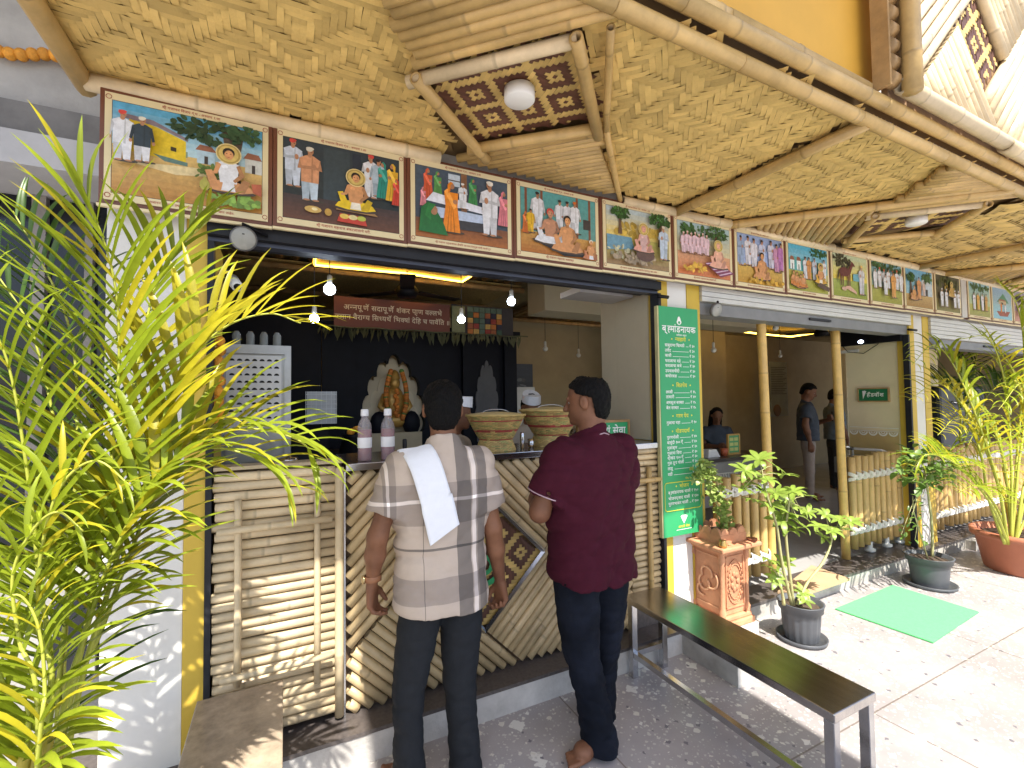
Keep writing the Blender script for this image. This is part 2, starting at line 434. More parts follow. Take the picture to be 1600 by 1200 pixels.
# painted border on that wall : ochre dado, white scallops
yb0, yb1 = 2.47, _p[1]-.01
zt = float(onx(1370, 668, 5.60)[2])
bd = MB().box((5.595, yb0, .3), (5.5985, yb1, zt-.03)); struct('painted_dado', bd, mat('ochre_dado', (.50, .36, .15), .7, var=.1))
sc = MB()
for q in (zt, zt-.035): sc.box((5.594, yb0, q-.006), (5.5965, yb1, q+.002))
ns = 5; wd = (yb1-yb0)/ns
for i in range(ns):
    cy = yb0+wd*(i+.5)
    for r0, r1 in ((.30, .47), (.12, .22)):
        n = 12; V = []
        for k in range(n+1):
            a = pi+pi*k/n; V += [(5.5925, cy+wd*r0*cos(a), zt-.045+wd*r0*sin(a)), (5.5925, cy+wd*r1*cos(a), zt-.045+wd*r1*sin(a))]
        sc.add(V, [(2*k, 2*k+1, 2*k+3, 2*k+2) for k in range(n)])
sc.build('painted_scallops', mat('white_border_paint', (.8, .78, .7), .7), None, kind='structure')

# left neighbour: plaster wall, beam, lintel and dark window
NW = mat('grey_plaster', (.38, .37, .35), .8, var=.22, scale=4, bump=.25, var2=(.28, .265, .24))
t = empty('neighbour_building', (-1.5, 2.6, 0), 'weathered grey plaster building with a dark window at the far left, behind the palm', 'building')
bx('wall', (-6, 2.62, 2.88), (-.66, 3.0, 6), NW, t)
bx('beam', (-6, 2.56, 2.74), (-.66, 3.0, 2.878), mat('dark_plaster', (.17, .165, .16), .85, var=.3, scale=6), t)
bx('lintel', (-6, 2.52, 2.60), (-.66, 3.0, 2.738), mat('white_lintel', (.40, .40, .41), .7, var=.12), t)
w = bx('window', (-6, 2.9, .9), (-.70, 2.92, 2.598), mat('window_glass', (.012, .014, .018), .12, var=.1, spec=.35), t)
bx('frame', (-1.05, 2.86, .9), (-1.00, 2.898, 2.598), mat('window_frame', (.22, .2, .18), .5), w)
bx('frame', (-.86, 2.86, .9), (-.83, 2.898, 2.598), _mc['window_frame'], w)
bx('frame', (-2.1, 2.86, .9), (-2.05, 2.898, 2.598), _mc['window_frame'], w)
bx('wall', (-6, 2.62, 0), (-.70, 2.95, .898), NW, t)
bx('added_shade_slab', (-6, 1.0, 3.95), (-.76, 2.619, 4.05), NW, t)  # unseen slab added to keep the plaster wall below in shade
bx('wall', (-.69, 2.56, 0), (-.645, 2.95, 2.598), WHITE, t)
# marigold garland across the plaster
g = empty('marigold_garland', (-1.1, 2.57, 3.1), 'orange marigold garland strung across the grey plaster above the beam', 'garland')
GAR = mat('marigold', (.75, .32, .03), .7, var=.3, scale=60, bump=.5, rnd=.25)
for i in range(34):
    x = -1.9+i*.035; z = 3.10+.02*sin(i*.7)
    MB().ball((x, 2.585, z), (.025, .025, .026), 8, 5).build('marigold', GAR, g)
# meter box low on the wall
m_ = empty('meter_box', (-.70, 2.45, .6), 'small dark metal box with a grey door on the wall behind the left palm', 'box')
bx('case', (-.80, 2.42, .55), (-.665, 2.558, .85), DARK, m_)
bx('door', (-.69, 2.40, .56), (-.667, 2.418, .84), GREYM, m_)
# seat block at the lower left
b_ = empty('stone_seat', (-.17, 1.9, 0), 'low block seat with a brown stone top before the pale bamboo gate', 'seat')
bx('base', (-.29, 1.45, 0), (-.012, 2.19, .435), RENDER, b_)
bx('top_slab', (-.30, 1.43, .437), (.0, 2.193, .465), mat('brown_granite', (.34, .27, .20), .25, var=.3, scale=20, var2=(.42, .33, .24)), b_, bevel=.004)

# ------------------------------------------------------------------ shutter boxes
sh = empty('shutter_box', (1, 2.33, 2.3), 'black roller shutter housing across the top of the food counter opening', 'shutter')
bx('housing', (-.298, 2.305, 2.345), (2.268, 2.50, 2.40), DARK, sh)
bx('bottom_rail', (-.298, 2.34, 2.325), (2.268, 2.40, 2.343), mat('dark_blue_metal', (.05, .055, .08), .4, metal=.3), sh)
bx('side_rail', (-.298, 2.33, .15), (-.275, 2.39, 2.323), DARK, sh)
bx('side_rail', (2.245, 2.31, .15), (2.268, 2.39, 2.323), DARK, sh)
MB().tube([(2.20, 2.27, 2.29), (2.29, 2.27, 2.29)], .012).build('latch', BLK, sh)
bx('motor_cover', (1.75, 2.51, 2.33), (2.20, 2.75, 2.37), GREYM, sh)
for (xa, xb, lab) in ((2.672, 5.583, 'grey roller shutter housing above the dining room opening'), (5.982, 8.898, 'pale rolled shutter above the far right opening beside the palm')):
    sh = empty('shutter_box', ((xa+xb)/2, 2.33, 2.3), lab, 'shutter')
    zz = 2.31 if xa < 5 else 2.21
    k = 3 if xa < 5 else 5; top = 2.42
    for i in range(k):
        a = zz+(top-zz)*i/k; bx('slat', (xa, 2.325, a), (xb, 2.40, a+(top-zz)/k-.004), mat('shutter_slat', (.60, .59, .56), .45, metal=.2, var=.08), sh)
    bx('housing', (xa, 2.36, zz-.09), (xb, 2.5, zz-.003), mat('shutter_dark_grey', (.20, .20, .205), .5, var=.15), sh)
    bx('side_rail', (xb-.03, 2.34, .12), (xb-.002, 2.39, zz-.092), DARK, sh)
    MB().tube([(xb-.09, 2.31, zz-.05), (xb+.06, 2.31, zz-.05)], .012).build('latch', BLK, sh)
    bx('handle', (xa+1.3, 2.345, zz-.05), (xa+1.6, 2.358, zz-.03), DARK, sh)

# ------------------------------------------------------------------ canopy
can = empty('bamboo_canopy', (3, 1.7, 2.9), 'bamboo canopy with woven mat ceiling running along the whole shopfront above the picture boards', 'canopy')
ZC = 2.90
def cp(x, y): return tuple(onz(x, y, ZC)[:2])
P = lambda a, z=ZC-.02: (a[0], a[1], z)
# wall pole and outer poles in lengths
x = -.70
for i, xe in enumerate((.73, 2.38, 2.92, 4.2, 5.8, 7.7, 9.6, 12)):
    if i != 1: pole((x, 2.30, ZC-.02), (xe-.01, 2.27, ZC-.02), .034, can, BAMP, seed=i)
    x = xe
pole((1.93, 2.28, ZC-.02), (2.38, 2.27, ZC-.02), .03, can, BAMP, seed=40)
x = -.72
for i, xe in enumerate((.95, 1.55, 2.35, 3.15, 4.2, 5.8, 7.7, 10, 13)):
    pole((x, 1.14, ZC-.01), (xe-.004, 1.14, ZC-.01), .030, can, BAM, seed=i+60); x = xe
x = -.72
for i, xe in enumerate((1.2, 2.45, 3.6, 5.2, 8, 13)):
    pole((x, 1.085, ZC+.048), (xe-.004, 1.085, ZC+.048), .029, can, BAM, seed=i+80); x = xe
pole((-.73, 1.1, ZC-.015), (-.71, 2.36, ZC-.015), .036, can, BAM, seed=5)
# mats
TO = ZC+.035
Ls = []
def mat_panel(poly, w=.0235, block=8, rot=0, singles=0, seed=1, over=4):
    fl = weave(poly, w, over, (0, 0, ZC+.02), (1, 0, 0), (0, 1, 0), (0, 0, -1), rot=rot, block=block, seed=seed)
    mb = MB(); mb.add([(p[0], p[1], ZC+.035) for p in poly], [tuple(range(len(poly)))])
    pn = mb.build('mat_backing', BACK, can)
    build_weave(fl, pn, MATTING, MATTING, singles, near=(.4, 1.3, 2.9))
PER = 3.16                                     # the ceiling motif repeats along the canopy
d1 = [(.469, 1.732), (.915, 1.300), (1.297, 1.700), (.862, 2.09)]    # diamond corners: left, outer, right, wall
SL = [(.20, 1.16), (.44, 1.70)]
# left mat: from canopy end to the split-bamboo wedge
mat_panel([(-.71, 1.14), (.24, 1.13), (.44, 1.50), (.50, 1.75), (.80, 2.28), (-.70, 2.30)], singles=150, seed=1, rot=.0)
mat_panel([(.94, 1.14), (2.38, 1.14), (2.38, 2.27), (1.86, 2.27), (1.25, 1.70), (.94, 1.27)], seed=2, rot=radians(45), singles=150)
mat_panel([(2.40, 1.14), (4.02, 1.14), (2.93, 2.27), (2.40, 2.27)], seed=3, rot=radians(45))
for i in range(1, 4):
    ox = i*PER+.1
    mat_panel([(1.15+ox, 1.14), (2.45+ox, 1.14), (2.60+ox, 2.27), (1.10+ox, 2.27), (1.36+ox, 1.70)], seed=4+i, rot=radians(45), over=4, w=.032)
    mat_panel([(2.47+ox, 1.14), (3.96+ox, 1.14), (3.0+ox, 2.27), (2.62+ox, 2.27)], seed=14+i, rot=radians(45), w=.032)
def wedge(ox, first=False, m=BAM):
    """diamond window of patterned weave framed by poles, split bamboo around it"""
    q = lambda p: (p[0]+ox, p[1])
    D = [q(p) for p in d1]
    w = .0172 if first else .024
    u = Vector((D[1][0]-D[0][0], D[1][1]-D[0][1], 0)).normalized(); v = Vector((-u.y, u.x, 0))
    v = Vector((D[3][0]-D[0][0], D[3][1]-D[0][1], 0)).normalized()
    poly = [(0, 0), ((Vector(P(D[1]))-Vector(P(D[0]))).dot(u), 0), ((Vector(P(D[1]))-Vector(P(D[0]))).dot(u), .58), (0, .58)]
    L1 = (Vector(P(D[1]))-Vector(P(D[0]))).length; L2 = (Vector(P(D[3]))-Vector(P(D[0]))).length
    poly = [(0, 0), (L1, 0), (L1, L2), (0, L2)]
    fl = weave(poly, w, 3, (D[0][0], D[0][1], ZC+.018), u, v, (0, 0, -1), rot=radians(45), motif=diamond_motif(14), seed=5)
    pn = MB().add([(p[0], p[1], ZC+.033) for p in D], [(0, 1, 2, 3)]).build('mat_backing', BACK, can)
    build_weave(fl, pn, MATTING, MATDARK, 0)
    # frame poles
    ext = lambda a, b, e0, e1: (Vector(P(a))-(Vector(P(b))-Vector(P(a))).normalized()*e0, Vector(P(b))+(Vector(P(b))-Vector(P(a))).normalized()*e1)
    for k, (i, j, e0, e1) in enumerate(((0, 1, .05, .0), (1, 2, .03, .05), (2, 3, .0, .05), (0, 3, .03, .10))):
        a, b = ext(D[i], D[j], e0, e1); dz = Vector((0, 0, -.012*(k % 2)-.004)); pole(a+dz, b+dz, .026, can, BAM if k else BAMP, seed=k+ox)
    # split bamboo: rows parallel to the D0-D1 edge, towards the street, and beyond the D2-D3 edge, towards the wall
    n = Vector((-(-v.x), v.y, 0)); out = -v
    slabA = [(.02+ox, 1.13), (1.01+ox, 1.13), (.985+ox, 1.262), q(d1[1]), q(d1[0])]
    for k in range(1, 15):
        a = Vector(P(D[0]))+out*(.045*k+.02); s = clip_line((a-u*1.2)[:2], (a+u*1.5)[:2], slabA)
        if s: pole((s[0][0], s[0][1], ZC-.006), (s[1][0], s[1][1], ZC-.006), .0235, can, m, seed=k*3+ox, hollow=first, n=8)
    slabB = [(.80+ox, 2.27), q(d1[3]), q(d1[2]), (1.34+ox, 1.71), (1.92+ox, 2.27)] if first else [(.62+ox, 2.27), q(d1[0]), q(d1[3]), (.95+ox, 2.27)]
    if first:
        for k in range(1, 22):
            a = Vector(P(D[3]))+v*(.040*k+.015); s = clip_line((a-u*1.2)[:2], (a+u*2)[:2], slabB)
            if s: pole((s[0][0], s[0][1], ZC-.002), (s[1][0], s[1][1], ZC-.002), .0215, can, m, seed=k*5+ox, hollow=False, n=8)
        pole((.99, 1.21, ZC-.02), (1.35, 1.70, ZC-.02), .016, can, BAM, seed=91); pole((1.35, 1.70, ZC-.02), (1.93, 2.30, ZC-.02), .016, can, BAM, seed=92)
    else:
        # left of the diamond the split poles run towards the wall, spaced so that each one reads
        reg = [(-.31+ox, 2.27), (.80+ox, .98+.3), q(d1[0]), (.99+ox, 2.27)]
        reg = [(-.34+ox+.10, 2.27), (.88+ox, 1.15), q(d1[1]), q(d1[0]), (.88+ox, 2.27)]
        for k in range(0, 26):
            a = Vector(P(D[0]))-u*(.048*k)+Vector((.40, .42, 0)); s = clip_line((a-v*2)[:2], (a+v*2)[:2], reg)
            if s: pole((s[0][0], s[0][1], ZC-.004), (s[1][0], s[1][1], ZC-.004), .024, can, m, seed=k*7+ox, hollow=False, n=8)
    # round ceiling lamp
    c = (.87+ox, 1.655)
    l = empty('ceiling_lamp', (c[0], c[1], ZC), 'round white ceiling lamp in the middle of the %s diamond of dark patterned weave' % ('nearest' if first else ('second' if ox < 4 else 'third' if ox < 7 else 'fourth')), 'lamp', 'round lamps under the canopy')
    MB().lathe((c[0], c[1], ZC-.045), [(.0, 0), (.058, 0), (.064, .006), (.064, .05), (.0, .05)], 28).build('lamp_cover', mat('white_plastic', (.85, .85, .83), .35, var=.02), l)
wedge(0, True); wedge(PER+.08); wedge(2*PER+.1); wedge(3*PER+.1)
# diagonal beams
for i, (a, b) in enumerate((((2.42, 1.14), (2.385, 2.29)), ((4.03, 1.14), (2.92, 2.29)), ((5.7, 1.14), (5.62, 2.29)), ((7.15, 1.14), (6.2, 2.29)), ((8.8, 1.14), (8.75, 2.29)), ((10.3, 1.14), (9.4, 2.29)))):
    pole(P(a, ZC-.02), P(b, ZC-.02), .03, can, BAM, seed=i+300)
    if i < 2: pole(P((a[0]+.045, a[1]), ZC-.002), P((b[0]+.05, b[1]), ZC-.002), .022, can, BAM, seed=i+310)

# upper balcony front: ochre wall, corner post, sunlit bamboo fascia
YY = 1.10
up = empty('balcony_front', (2.4, 1.1, 3.0), 'ochre balcony wall edged with bamboo above the canopy at the top of the picture', 'balcony')
bx('wall_panel', (.2, 1.15, 3.03), (2.5, 1.2, 4.45), YELW, up)
pole((.3, 1.115, 3.0), (1.45, 1.115, 3.0), .036, up, BAM, seed=1)
pole((1.44, 1.112, 2.998), (2.35, 1.115, 3.0), .036, up, BAM, seed=2)
bs = empty('bamboo_fascia', (3.5, 1.05, 3.0), 'sunlit bamboo panel with slanting poles and diamond weave at the top right corner', 'panel')
bx('backing', (2.46, 1.075, 2.98), (7.5, 1.10, 4.9), mat('fascia_backing', (.35, .22, .12), .7, var=.2), bs)
bx('side_board', (2.385, 1.03, 2.99), (2.40, 1.098, 4.6), BAMB, bs)
for i in range(17):                                        # scalloped ends of the side pieces
    pole((2.402, 1.00+.05, 3.03+i*.075), (2.455, 1.00+.05, 3.03+i*.075), .036, bs, BAMB, name='scallop_piece', seed=i, hollow=False, step=3)
pole((2.49, .995, 2.96), (2.49, .995, 4.6), .038, bs, BAM, seed=3, hollow=False)
pole((2.46, 1.02, 2.995), (3.55, 1.02, 2.995), .036, bs, BAMP, seed=4)
pole((3.55, 1.02, 2.985), (5.4, 1.02, 2.985), .04, bs, BAMP, seed=14)
pole((5.4, 1.02, 2.985), (7.5, 1.02, 2.985), .04, bs, BAMP, seed=15)
# pinwheel of slanting poles round a diamond weave on the fascia
def pinwheel(parent, x0, x1, z0, z1, cx, cz, s, r, y, m, steps=40, first=0, ylist=None, seedo=0, uv=None):
    """poles at 45 degrees laid round a woven diamond, each quarter butting on the next"""
    q = sqrt(.5); rect = [(x0, z0), (x1, z0), (x1, z1), (x0, z1)]
    toX = lambda a, b: (cx+(a-b)*q, cz+(a+b)*q)
    big = 6; dd = r*2.02
    for qd in range(4):
        for k in range(steps):
            o = s+r+dd*k+.012
            if qd == 0: a0, b0, a1, b1 = o, -s, o, big           # beyond upper-right edge, along b
            elif qd == 1: a0, b0, a1, b1 = -s, -o, big, -o       # beyond lower-right edge, along a
            elif qd == 2: a0, b0, a1, b1 = -o, s, -o, -big       # beyond lower-left
            else: a0, b0, a1, b1 = s, o, -big, o                 # beyond upper-left
            sg = clip_line(toX(a0, b0), toX(a1, b1), rect, 700)
            if sg is None: continue
            A, B = sg
            if np.linalg.norm(B-A) < .04: continue
            jj = random.Random(k*7+qd+seedo).uniform(-.003, .003)
            pole((A[0], y+jj, A[1]), (B[0], y+jj, B[1]), r, parent, m, seed=k*11+qd+seedo, n=8, hollow=qd % 2 == 0)
pinwheel(bs, 2.53, 4.6, 3.03, 4.5, 3.35, 3.50, .20, .028, 1.045, BAMP, 26, seedo=3)
pinwheel(bs, 4.65, 7.4, 3.03, 4.5, 5.9, 3.7, .30, .034, 1.045, BAMP, 26, seedo=5)
pole((2.9, 1.0, 4.1), (7.5, 1.0, 4.1), .05, bs, BAMP, seed=44)
for cx, cz, s in ((3.35, 3.5, .2), (5.9, 3.7, .3)):
    q = sqrt(.5)
    fl = weave([(-s, -s), (s, -s), (s, s), (-s, s)], .02, 3, (cx, 1.06, cz), (q, 0, q), (-q, 0, q), (0, -1, 0), rot=radians(45), motif=diamond_motif(14), seed=8)
    build_weave(fl, bs, MATTING, MATDARK, 0)
# unseen slab added overhead, notched to shade the counter, men and ochre wall
struct('shade_caster_slab', MB().prism([(.02, -3.2), (1.95, -3.2), (1.95, 0), (2.42, .05), (2.42, 1.08), (.02, 1.08)], 4.62, 4.75), mat('caster_concrete', (.55, .52, .48), .8))

# ================================================================== PICTURE BOARDS
FR = mat('brown_frame', (.16, .055, .03), .4, var=.1)
FRC = mat('cream_mount', (.72, .62, .38), .5, var=.03)
PRN = mat('painted_print', (1, 1, 1), .45, var=.22, scale=45, vcol=True)
RED = mat('red_lettering', (.35, .04, .03), .6, var=0)
class Pic:
    """flat picture drawn with coloured shapes, 0..4 wide, 0..3 high"""
    def __init__(s, x0, z0, w, h, y): s.mb = MB(); s.x0, s.z0, s.w, s.h, s.y = x0, z0, w, h, y; s.k = 0; s.r = random.Random(int(x0*100)+5)
    def poly(s, pts, c, jit=0):
        s.k += 1; y = s.y-.00012*s.k
        pts = [(min(4, max(0, p[0])), min(3, max(0, p[1]))) for p in pts]
        s.mb.add([(s.x0+p[0]/4*s.w, y, s.z0+p[1]/3*s.h) for p in pts], [tuple(range(len(pts)))], 1, c)
    def ell(s, x, y, a, b, c, n=12, rot=0):
        s.poly([(x+a*cos(2*pi*i/n)*cos(rot)-b*sin(2*pi*i/n)*sin(rot), y+a*cos(2*pi*i/n)*sin(rot)+b*sin(2*pi*i/n)*cos(rot)) for i in range(n)], c)
    def grad(s, y0, y1, c0, c1, n=6, x0=0, x1=4):
        for i in range(n):
            a = y0+(y1-y0)*i/n; b = y0+(y1-y0)*(i+1)/n; f = i/(n-1); c = tuple(c0[k]*(1-f)+c1[k]*f for k in range(3))
            s.mb.add([(s.x0+x0/4*s.w, s.y, s.z0+a/3*s.h), (s.x0+x1/4*s.w, s.y, s.z0+a/3*s.h), (s.x0+x1/4*s.w, s.y, s.z0+b/3*s.h), (s.x0+x0/4*s.w, s.y, s.z0+b/3*s.h)], [(0, 1, 2, 3)], 1, c)
    def blotch(s, x, y, rx, ry, c, n=25, sz=.13):
        for _ in range(n):
            a = s.r.uniform(0, 2*pi); q = sqrt(s.r.random()); f = s.r.uniform(.6, 1.3)
            s.ell(x+rx*q*cos(a), y+ry*q*sin(a), sz*s.r.uniform(.5, 1.3), sz*s.r.uniform(.3, .9), tuple(v*f for v in c), 7, a)
    def stand(s, x, y, h, robe, legs=None, skin=(.45, .22, .12), cap=None, arm=0, f=1):
        legs = legs or robe; w = h*.15; dk = tuple(v*.7 for v in robe); dl = tuple(v*.75 for v in legs)
        s.ell(x+.05*h, y, w*1.3, .03*h, (.06, .05, .04))
        for sx in (-1, 1): s.poly([(x+sx*w*.1, y+.02*h), (x+sx*w*.8, y), (x+sx*w*.95, y+.42*h), (x-sx*.02*h, y+.45*h)], legs if sx*f > 0 else dl)
        for sx in (-1, 1): s.ell(x+sx*w*.5+f*.02*h, y+.01*h, w*.38, .018*h, skin)
        s.poly([(x-w*.95, y+.34*h), (x+w*.95, y+.34*h), (x+w*1.0, y+.6*h), (x+w*1.15, y+.78*h), (x+w*.4, y+.85*h), (x-w*.4, y+.85*h), (x-w*1.15, y+.78*h), (x-w*.95, y+.6*h)], robe)
        s.poly([(x+w*.1, y+.34*h), (x+w*.2, y+.84*h), (x+w*.32, y+.84*h), (x+w*.35, y+.34*h)], dk)
        for sx in (-1, 1):
            if arm: s.poly([(x+sx*w*1.1, y+.78*h), (x+sx*w*1.35, y+.58*h), (x+f*w*.5, y+.60*h), (x+f*w*.4, y+.66*h), (x+sx*w*.9, y+.64*h)], dk); s.ell(x+f*w*.45, y+.64*h, w*.25, w*.4, skin)
            else: s.poly([(x+sx*w*1.1, y+.8*h), (x+sx*w*1.45, y+.5*h), (x+sx*w*1.2, y+.44*h), (x+sx*w*.8, y+.7*h)], dk); s.ell(x+sx*w*1.3, y+.44*h, w*.2, w*.28, skin)
        s.ell(x, y+.86*h, w*.25, .05*h, skin); s.ell(x+f*.01*h, y+.93*h, .05*h, .065*h, skin)
        s.ell(x-f*.01*h, y+.965*h, .055*h, .04*h, cap or (.02, .015, .015))
        if cap: s.ell(x, y+.985*h, .066*h, .032*h, cap)
        s.ell(x+f*.025*h, y+.915*h, .02*h, .006*h, (.05, .02, .02), 6)
    def woman(s, x, y, h, sari, f=1, skin=(.42, .2, .11)):
        w = h*.15; dk = tuple(v*.6 for v in sari); lt = tuple(min(1, v*1.5+.05) for v in sari)
        s.ell(x+.05*h, y, w*1.4, .03*h, (.06, .05, .04))
        s.poly([(x-w*1.15, y), (x+w*1.15, y), (x+w*.8, y+.5*h), (x+w*.9, y+.78*h), (x-w*.9, y+.78*h), (x-w*.75, y+.5*h)], sari)
        for q in (-.6, -.15, .35): s.poly([(x+w*q, y), (x+w*(q+.14), y), (x+w*q*.4+.02, y+.5*h), (x+w*q*.4, y+.5*h)], dk)
        s.poly([(x-w*.9, y+.78*h), (x-w*.5, y+.84*h), (x+w*.7, y+.5*h), (x+w*.3, y+.45*h)], lt)
        s.ell(x+f*.015*h, y+.9*h, .048*h, .06*h, skin)
        s.poly([(x-f*.065*h, y+.74*h), (x-f*.07*h, y+.92*h), (x-f*.01*h, y+.99*h), (x+f*.04*h, y+.965*h), (x-f*.01*h, y+.92*h), (x-f*.02*h, y+.8*h)], sari)
        s.ell(x+f*w*.5, y+.6*h, w*.3, w*.3, skin)
    def sit(s, x, y, h, skin=(.62, .30, .13), cloth=(.8, .75, .65), halo=True, top=None, hair=(.02, .012, .01), f=1):
        dk = tuple(v*.65 for v in skin)
        s.ell(x, y+.02*h, .52*h, .07*h, (.07, .05, .04))
        s.poly([(x-.48*h, y+.05*h), (x-.2*h, y), (x+.25*h, y), (x+.48*h, y+.06*h), (x+.40*h, y+.17*h), (x+.1*h, y+.26*h), (x-.1*h, y+.26*h), (x-.40*h, y+.17*h)], top or skin)
        s.poly([(x-.3*h, y+.02*h), (x-.42*h, y+.42*h), (x-.3*h, y+.45*h), (x-.12*h, y+.05*h)], skin if not top else top)
        s.poly([(x+.1*h, y+.03*h), (x+.28*h, y+.33*h), (x+.40*h, y+.28*h), (x+.3*h, y+.02*h)], dk if not top else tuple(v*.7 for v in top))
        s.poly([(x-.13*h, y+.02*h), (x+.13*h, y+.02*h), (x+.1*h, y+.2*h), (x-.1*h, y+.2*h)], cloth)
        s.poly([(x-.15*h, y+.2*h), (x+.15*h, y+.2*h), (x+.19*h, y+.55*h), (x+.2*h, y+.64*h), (x+.05*h, y+.7*h), (x-.05*h, y+.7*h), (x-.2*h, y+.64*h), (x-.19*h, y+.5*h)], cloth if not top else skin)
        s.ell(x-.07*h, y+.56*h, .06*h, .04*h, tuple(min(1, v*1.25) for v in (cloth if not top else skin)))
        s.poly([(x-.2*h, y+.64*h), (x-.27*h, y+.42*h), (x-.36*h, y+.4*h), (x-.33*h, y+.34*h), (x-.2*h, y+.38*h), (x-.13*h, y+.6*h)], skin)
        s.poly([(x+.2*h, y+.64*h), (x+.3*h, y+.4*h), (x+.12*h, y+.22*h), (x+.08*h, y+.27*h), (x+.2*h, y+.42*h), (x+.14*h, y+.6*h)], dk)
        s.poly([(x-.05*h, y+.66*h), (x+.05*h, y+.66*h), (x+.045*h, y+.76*h), (x-.045*h, y+.76*h)], dk)
        if halo: s.ell(x, y+.86*h, .235*h, .235*h, (.72, .60, .30), 20); s.ell(x, y+.86*h, .215*h, .215*h, (.42, .30, .08), 20); s.ell(x, y+.86*h, .18*h, .18*h, (.62, .46, .14), 20)
        s.ell(x, y+.885*h, .112*h, .112*h, hair); s.ell(x+.005*h, y+.835*h, .085*h, .105*h, skin); s.ell(x-.02*h, y+.85*h, .05*h, .06*h, tuple(min(1, v*1.2) for v in skin))
        for sx in (-1, 1): s.ell(x+sx*.035*h, y+.86*h, .018*h, .008*h, (.04, .02, .02), 6)
        s.ell(x, y+.785*h, .025*h, .008*h, (.4, .08, .06), 6)
    def tree(s, x, y, h, c=(.03, .09, .02)):
        s.poly([(x-.12*h, y), (x+.12*h, y), (x+.07*h, y+.5*h), (x+.14*h, y+h), (x-.1*h, y+h), (x-.05*h, y+.5*h)], (.14, .08, .05))
        s.blotch(x, y+h, .5*h, .25*h, c, 60, .13)
        s.blotch(x-.1*h, y+1.05*h, .45*h, .2*h, tuple(v*2.2 for v in c), 22, .08)
    def house(s, x, y, w, h, c, roof=(.3, .12, .07)):
        s.poly([(x, y), (x+w, y), (x+w, y+h), (x, y+h)], c); s.poly([(x-.05, y+h), (x+w+.05, y+h), (x+w*.8, y+h*1.4), (x+w*.15, y+h*1.45)], roof)
        s.poly([(x+w*.4, y), (x+w*.6, y), (x+w*.6, y+h*.6), (x+w*.4, y+h*.6)], (.05, .04, .04))
WH = (.72, .74, .80); SKY = (.10, .38, .62); SKYL = (.45, .65, .75); OCH = (.58, .33, .08); SAND = (.66, .46, .17); GRN = (.18, .28, .04); TURB = (.6, .06, .05); NIGHT = (.015, .02, .03); ORA = (.8, .25, .02)
def scene1(p):
    p.grad(1.6, 3, SKYL, SKY); p.grad(0, 1.6, (.45, .22, .05), SAND, 8)
    p.poly([(0, 1.5), (.5, 1.9), (1.9, 1.75), (1.9, 1.55)], (.2, .3, .2))
    p.poly([(.4, 1.45), (1.85, 1.35), (1.85, 2.1), (1.1, 2.4), (.4, 2.55)], (.75, .55, .03)); p.poly([(.3, 2.5), (1.1, 2.42), (1.9, 2.1), (1.9, 2.2), (1.0, 2.6), (.3, 2.65)], (.25, .2, .25))
    p.poly([(1.3, 1.3), (1.9, 1.25), (1.9, 1.38), (1.0, 1.5)], (.12, .22, .2)); p.poly([(1.45, 1.7), (1.6, 1.68), (1.6, 1.82), (1.45, 1.84)], (.05, .04, .02))
    p.poly([(.3, 1.1), (2.6, 1.3), (3.0, 1.1), (1.6, .9)], (.75, .62, .35))
    p.house(2.15, 1.45, .5, .45, (.45, .62, .75)); p.house(3.5, 1.4, .5, .5, (.6, .62, .6))
    p.poly([(2.9, .9), (3.4, .9), (3.3, 1.6), (3.5, 2.9), (2.8, 2.9), (3.0, 1.6)], (.10, .07, .05)); p.blotch(2.4, 2.6, 1.0, .45, (.03, .07, .03), 90, .13); p.blotch(3.5, 2.7, .5, .3, (.04, .10, .04), 40, .12)
    p.blotch(2.6, 1.1, .6, .25, (.12, .2, .04), 40, .1)
    p.blotch(3.2, .25, .8, .22, (.22, .38, .07), 50, .13)
    p.stand(.3, 1.0, 1.6, WH, cap=TURB); p.stand(.78, 1.05, 1.45, (.03, .05, .07), WH, cap=(.75, .72, .6))
    p.sit(3.05, .5, 1.55, cloth=WH); p.ell(2.4, .62, .14, .2, (.4, .38, .08)); p.ell(2.4, .82, .05, .09, (.4, .38, .08)); p.poly([(3.75, .6), (4, .5), (4, .95), (3.7, .9)], (.45, .12, .06))
def scene2(p):
    p.grad(.9, 3, (.02, .03, .035), (.03, .045, .06)); p.grad(0, .9, (.12, .05, .03), (.06, .04, .04))
    p.poly([(1.3, .9), (2.2, .9), (2.2, 2.9), (1.3, 2.9)], (.04, .06, .075)); p.poly([(2.3, 1), (2.6, 1), (2.6, 2.9), (2.3, 2.9)], (.02, .03, .05))
    p.stand(.3, 1.2, 1.75, (.55, .62, .75), cap=TURB, arm=1); p.stand(.85, .75, 2.0, (.62, .30, .16), (.5, .62, .75), cap=(.6, .58, .5), arm=1)
    p.stand(2.95, 1.25, 1.7, WH, cap=TURB, arm=1, f=-1); p.stand(3.22, 1.35, 1.5, (.4, .5, .6)); p.woman(3.4, 1.3, 1.5, (.02, .25, .2), -1); p.woman(3.75, 1.25, 1.55, (.7, .4, .03), -1); p.woman(3.9, 1.1, 1.1, (.55, .05, .03), -1)
    p.poly([(1.7, .55), (3.2, .5), (2.9, .75), (1.9, .8)], (.35, .2, .08)); p.sit(2.4, .62, 1.5, top=(.78, .55, .02)); p.poly([(1.75, .1), (2.8, .05), (2.7, .4), (1.85, .42)], (.5, .05, .03))
    for x, c in ((2.0, (.7, .5, .1)), (2.3, (.7, .62, .3)), (2.6, (.45, .5, .08))): p.ell(x, .32, .16, .1, c)
    p.ell(.95, .4, .28, .13, (.6, .4, .12)); p.ell(1.0, .42, .1, .06, (.8, .7, .4)); p.ell(1.45, .38, .12, .14, (.5, .3, .06))
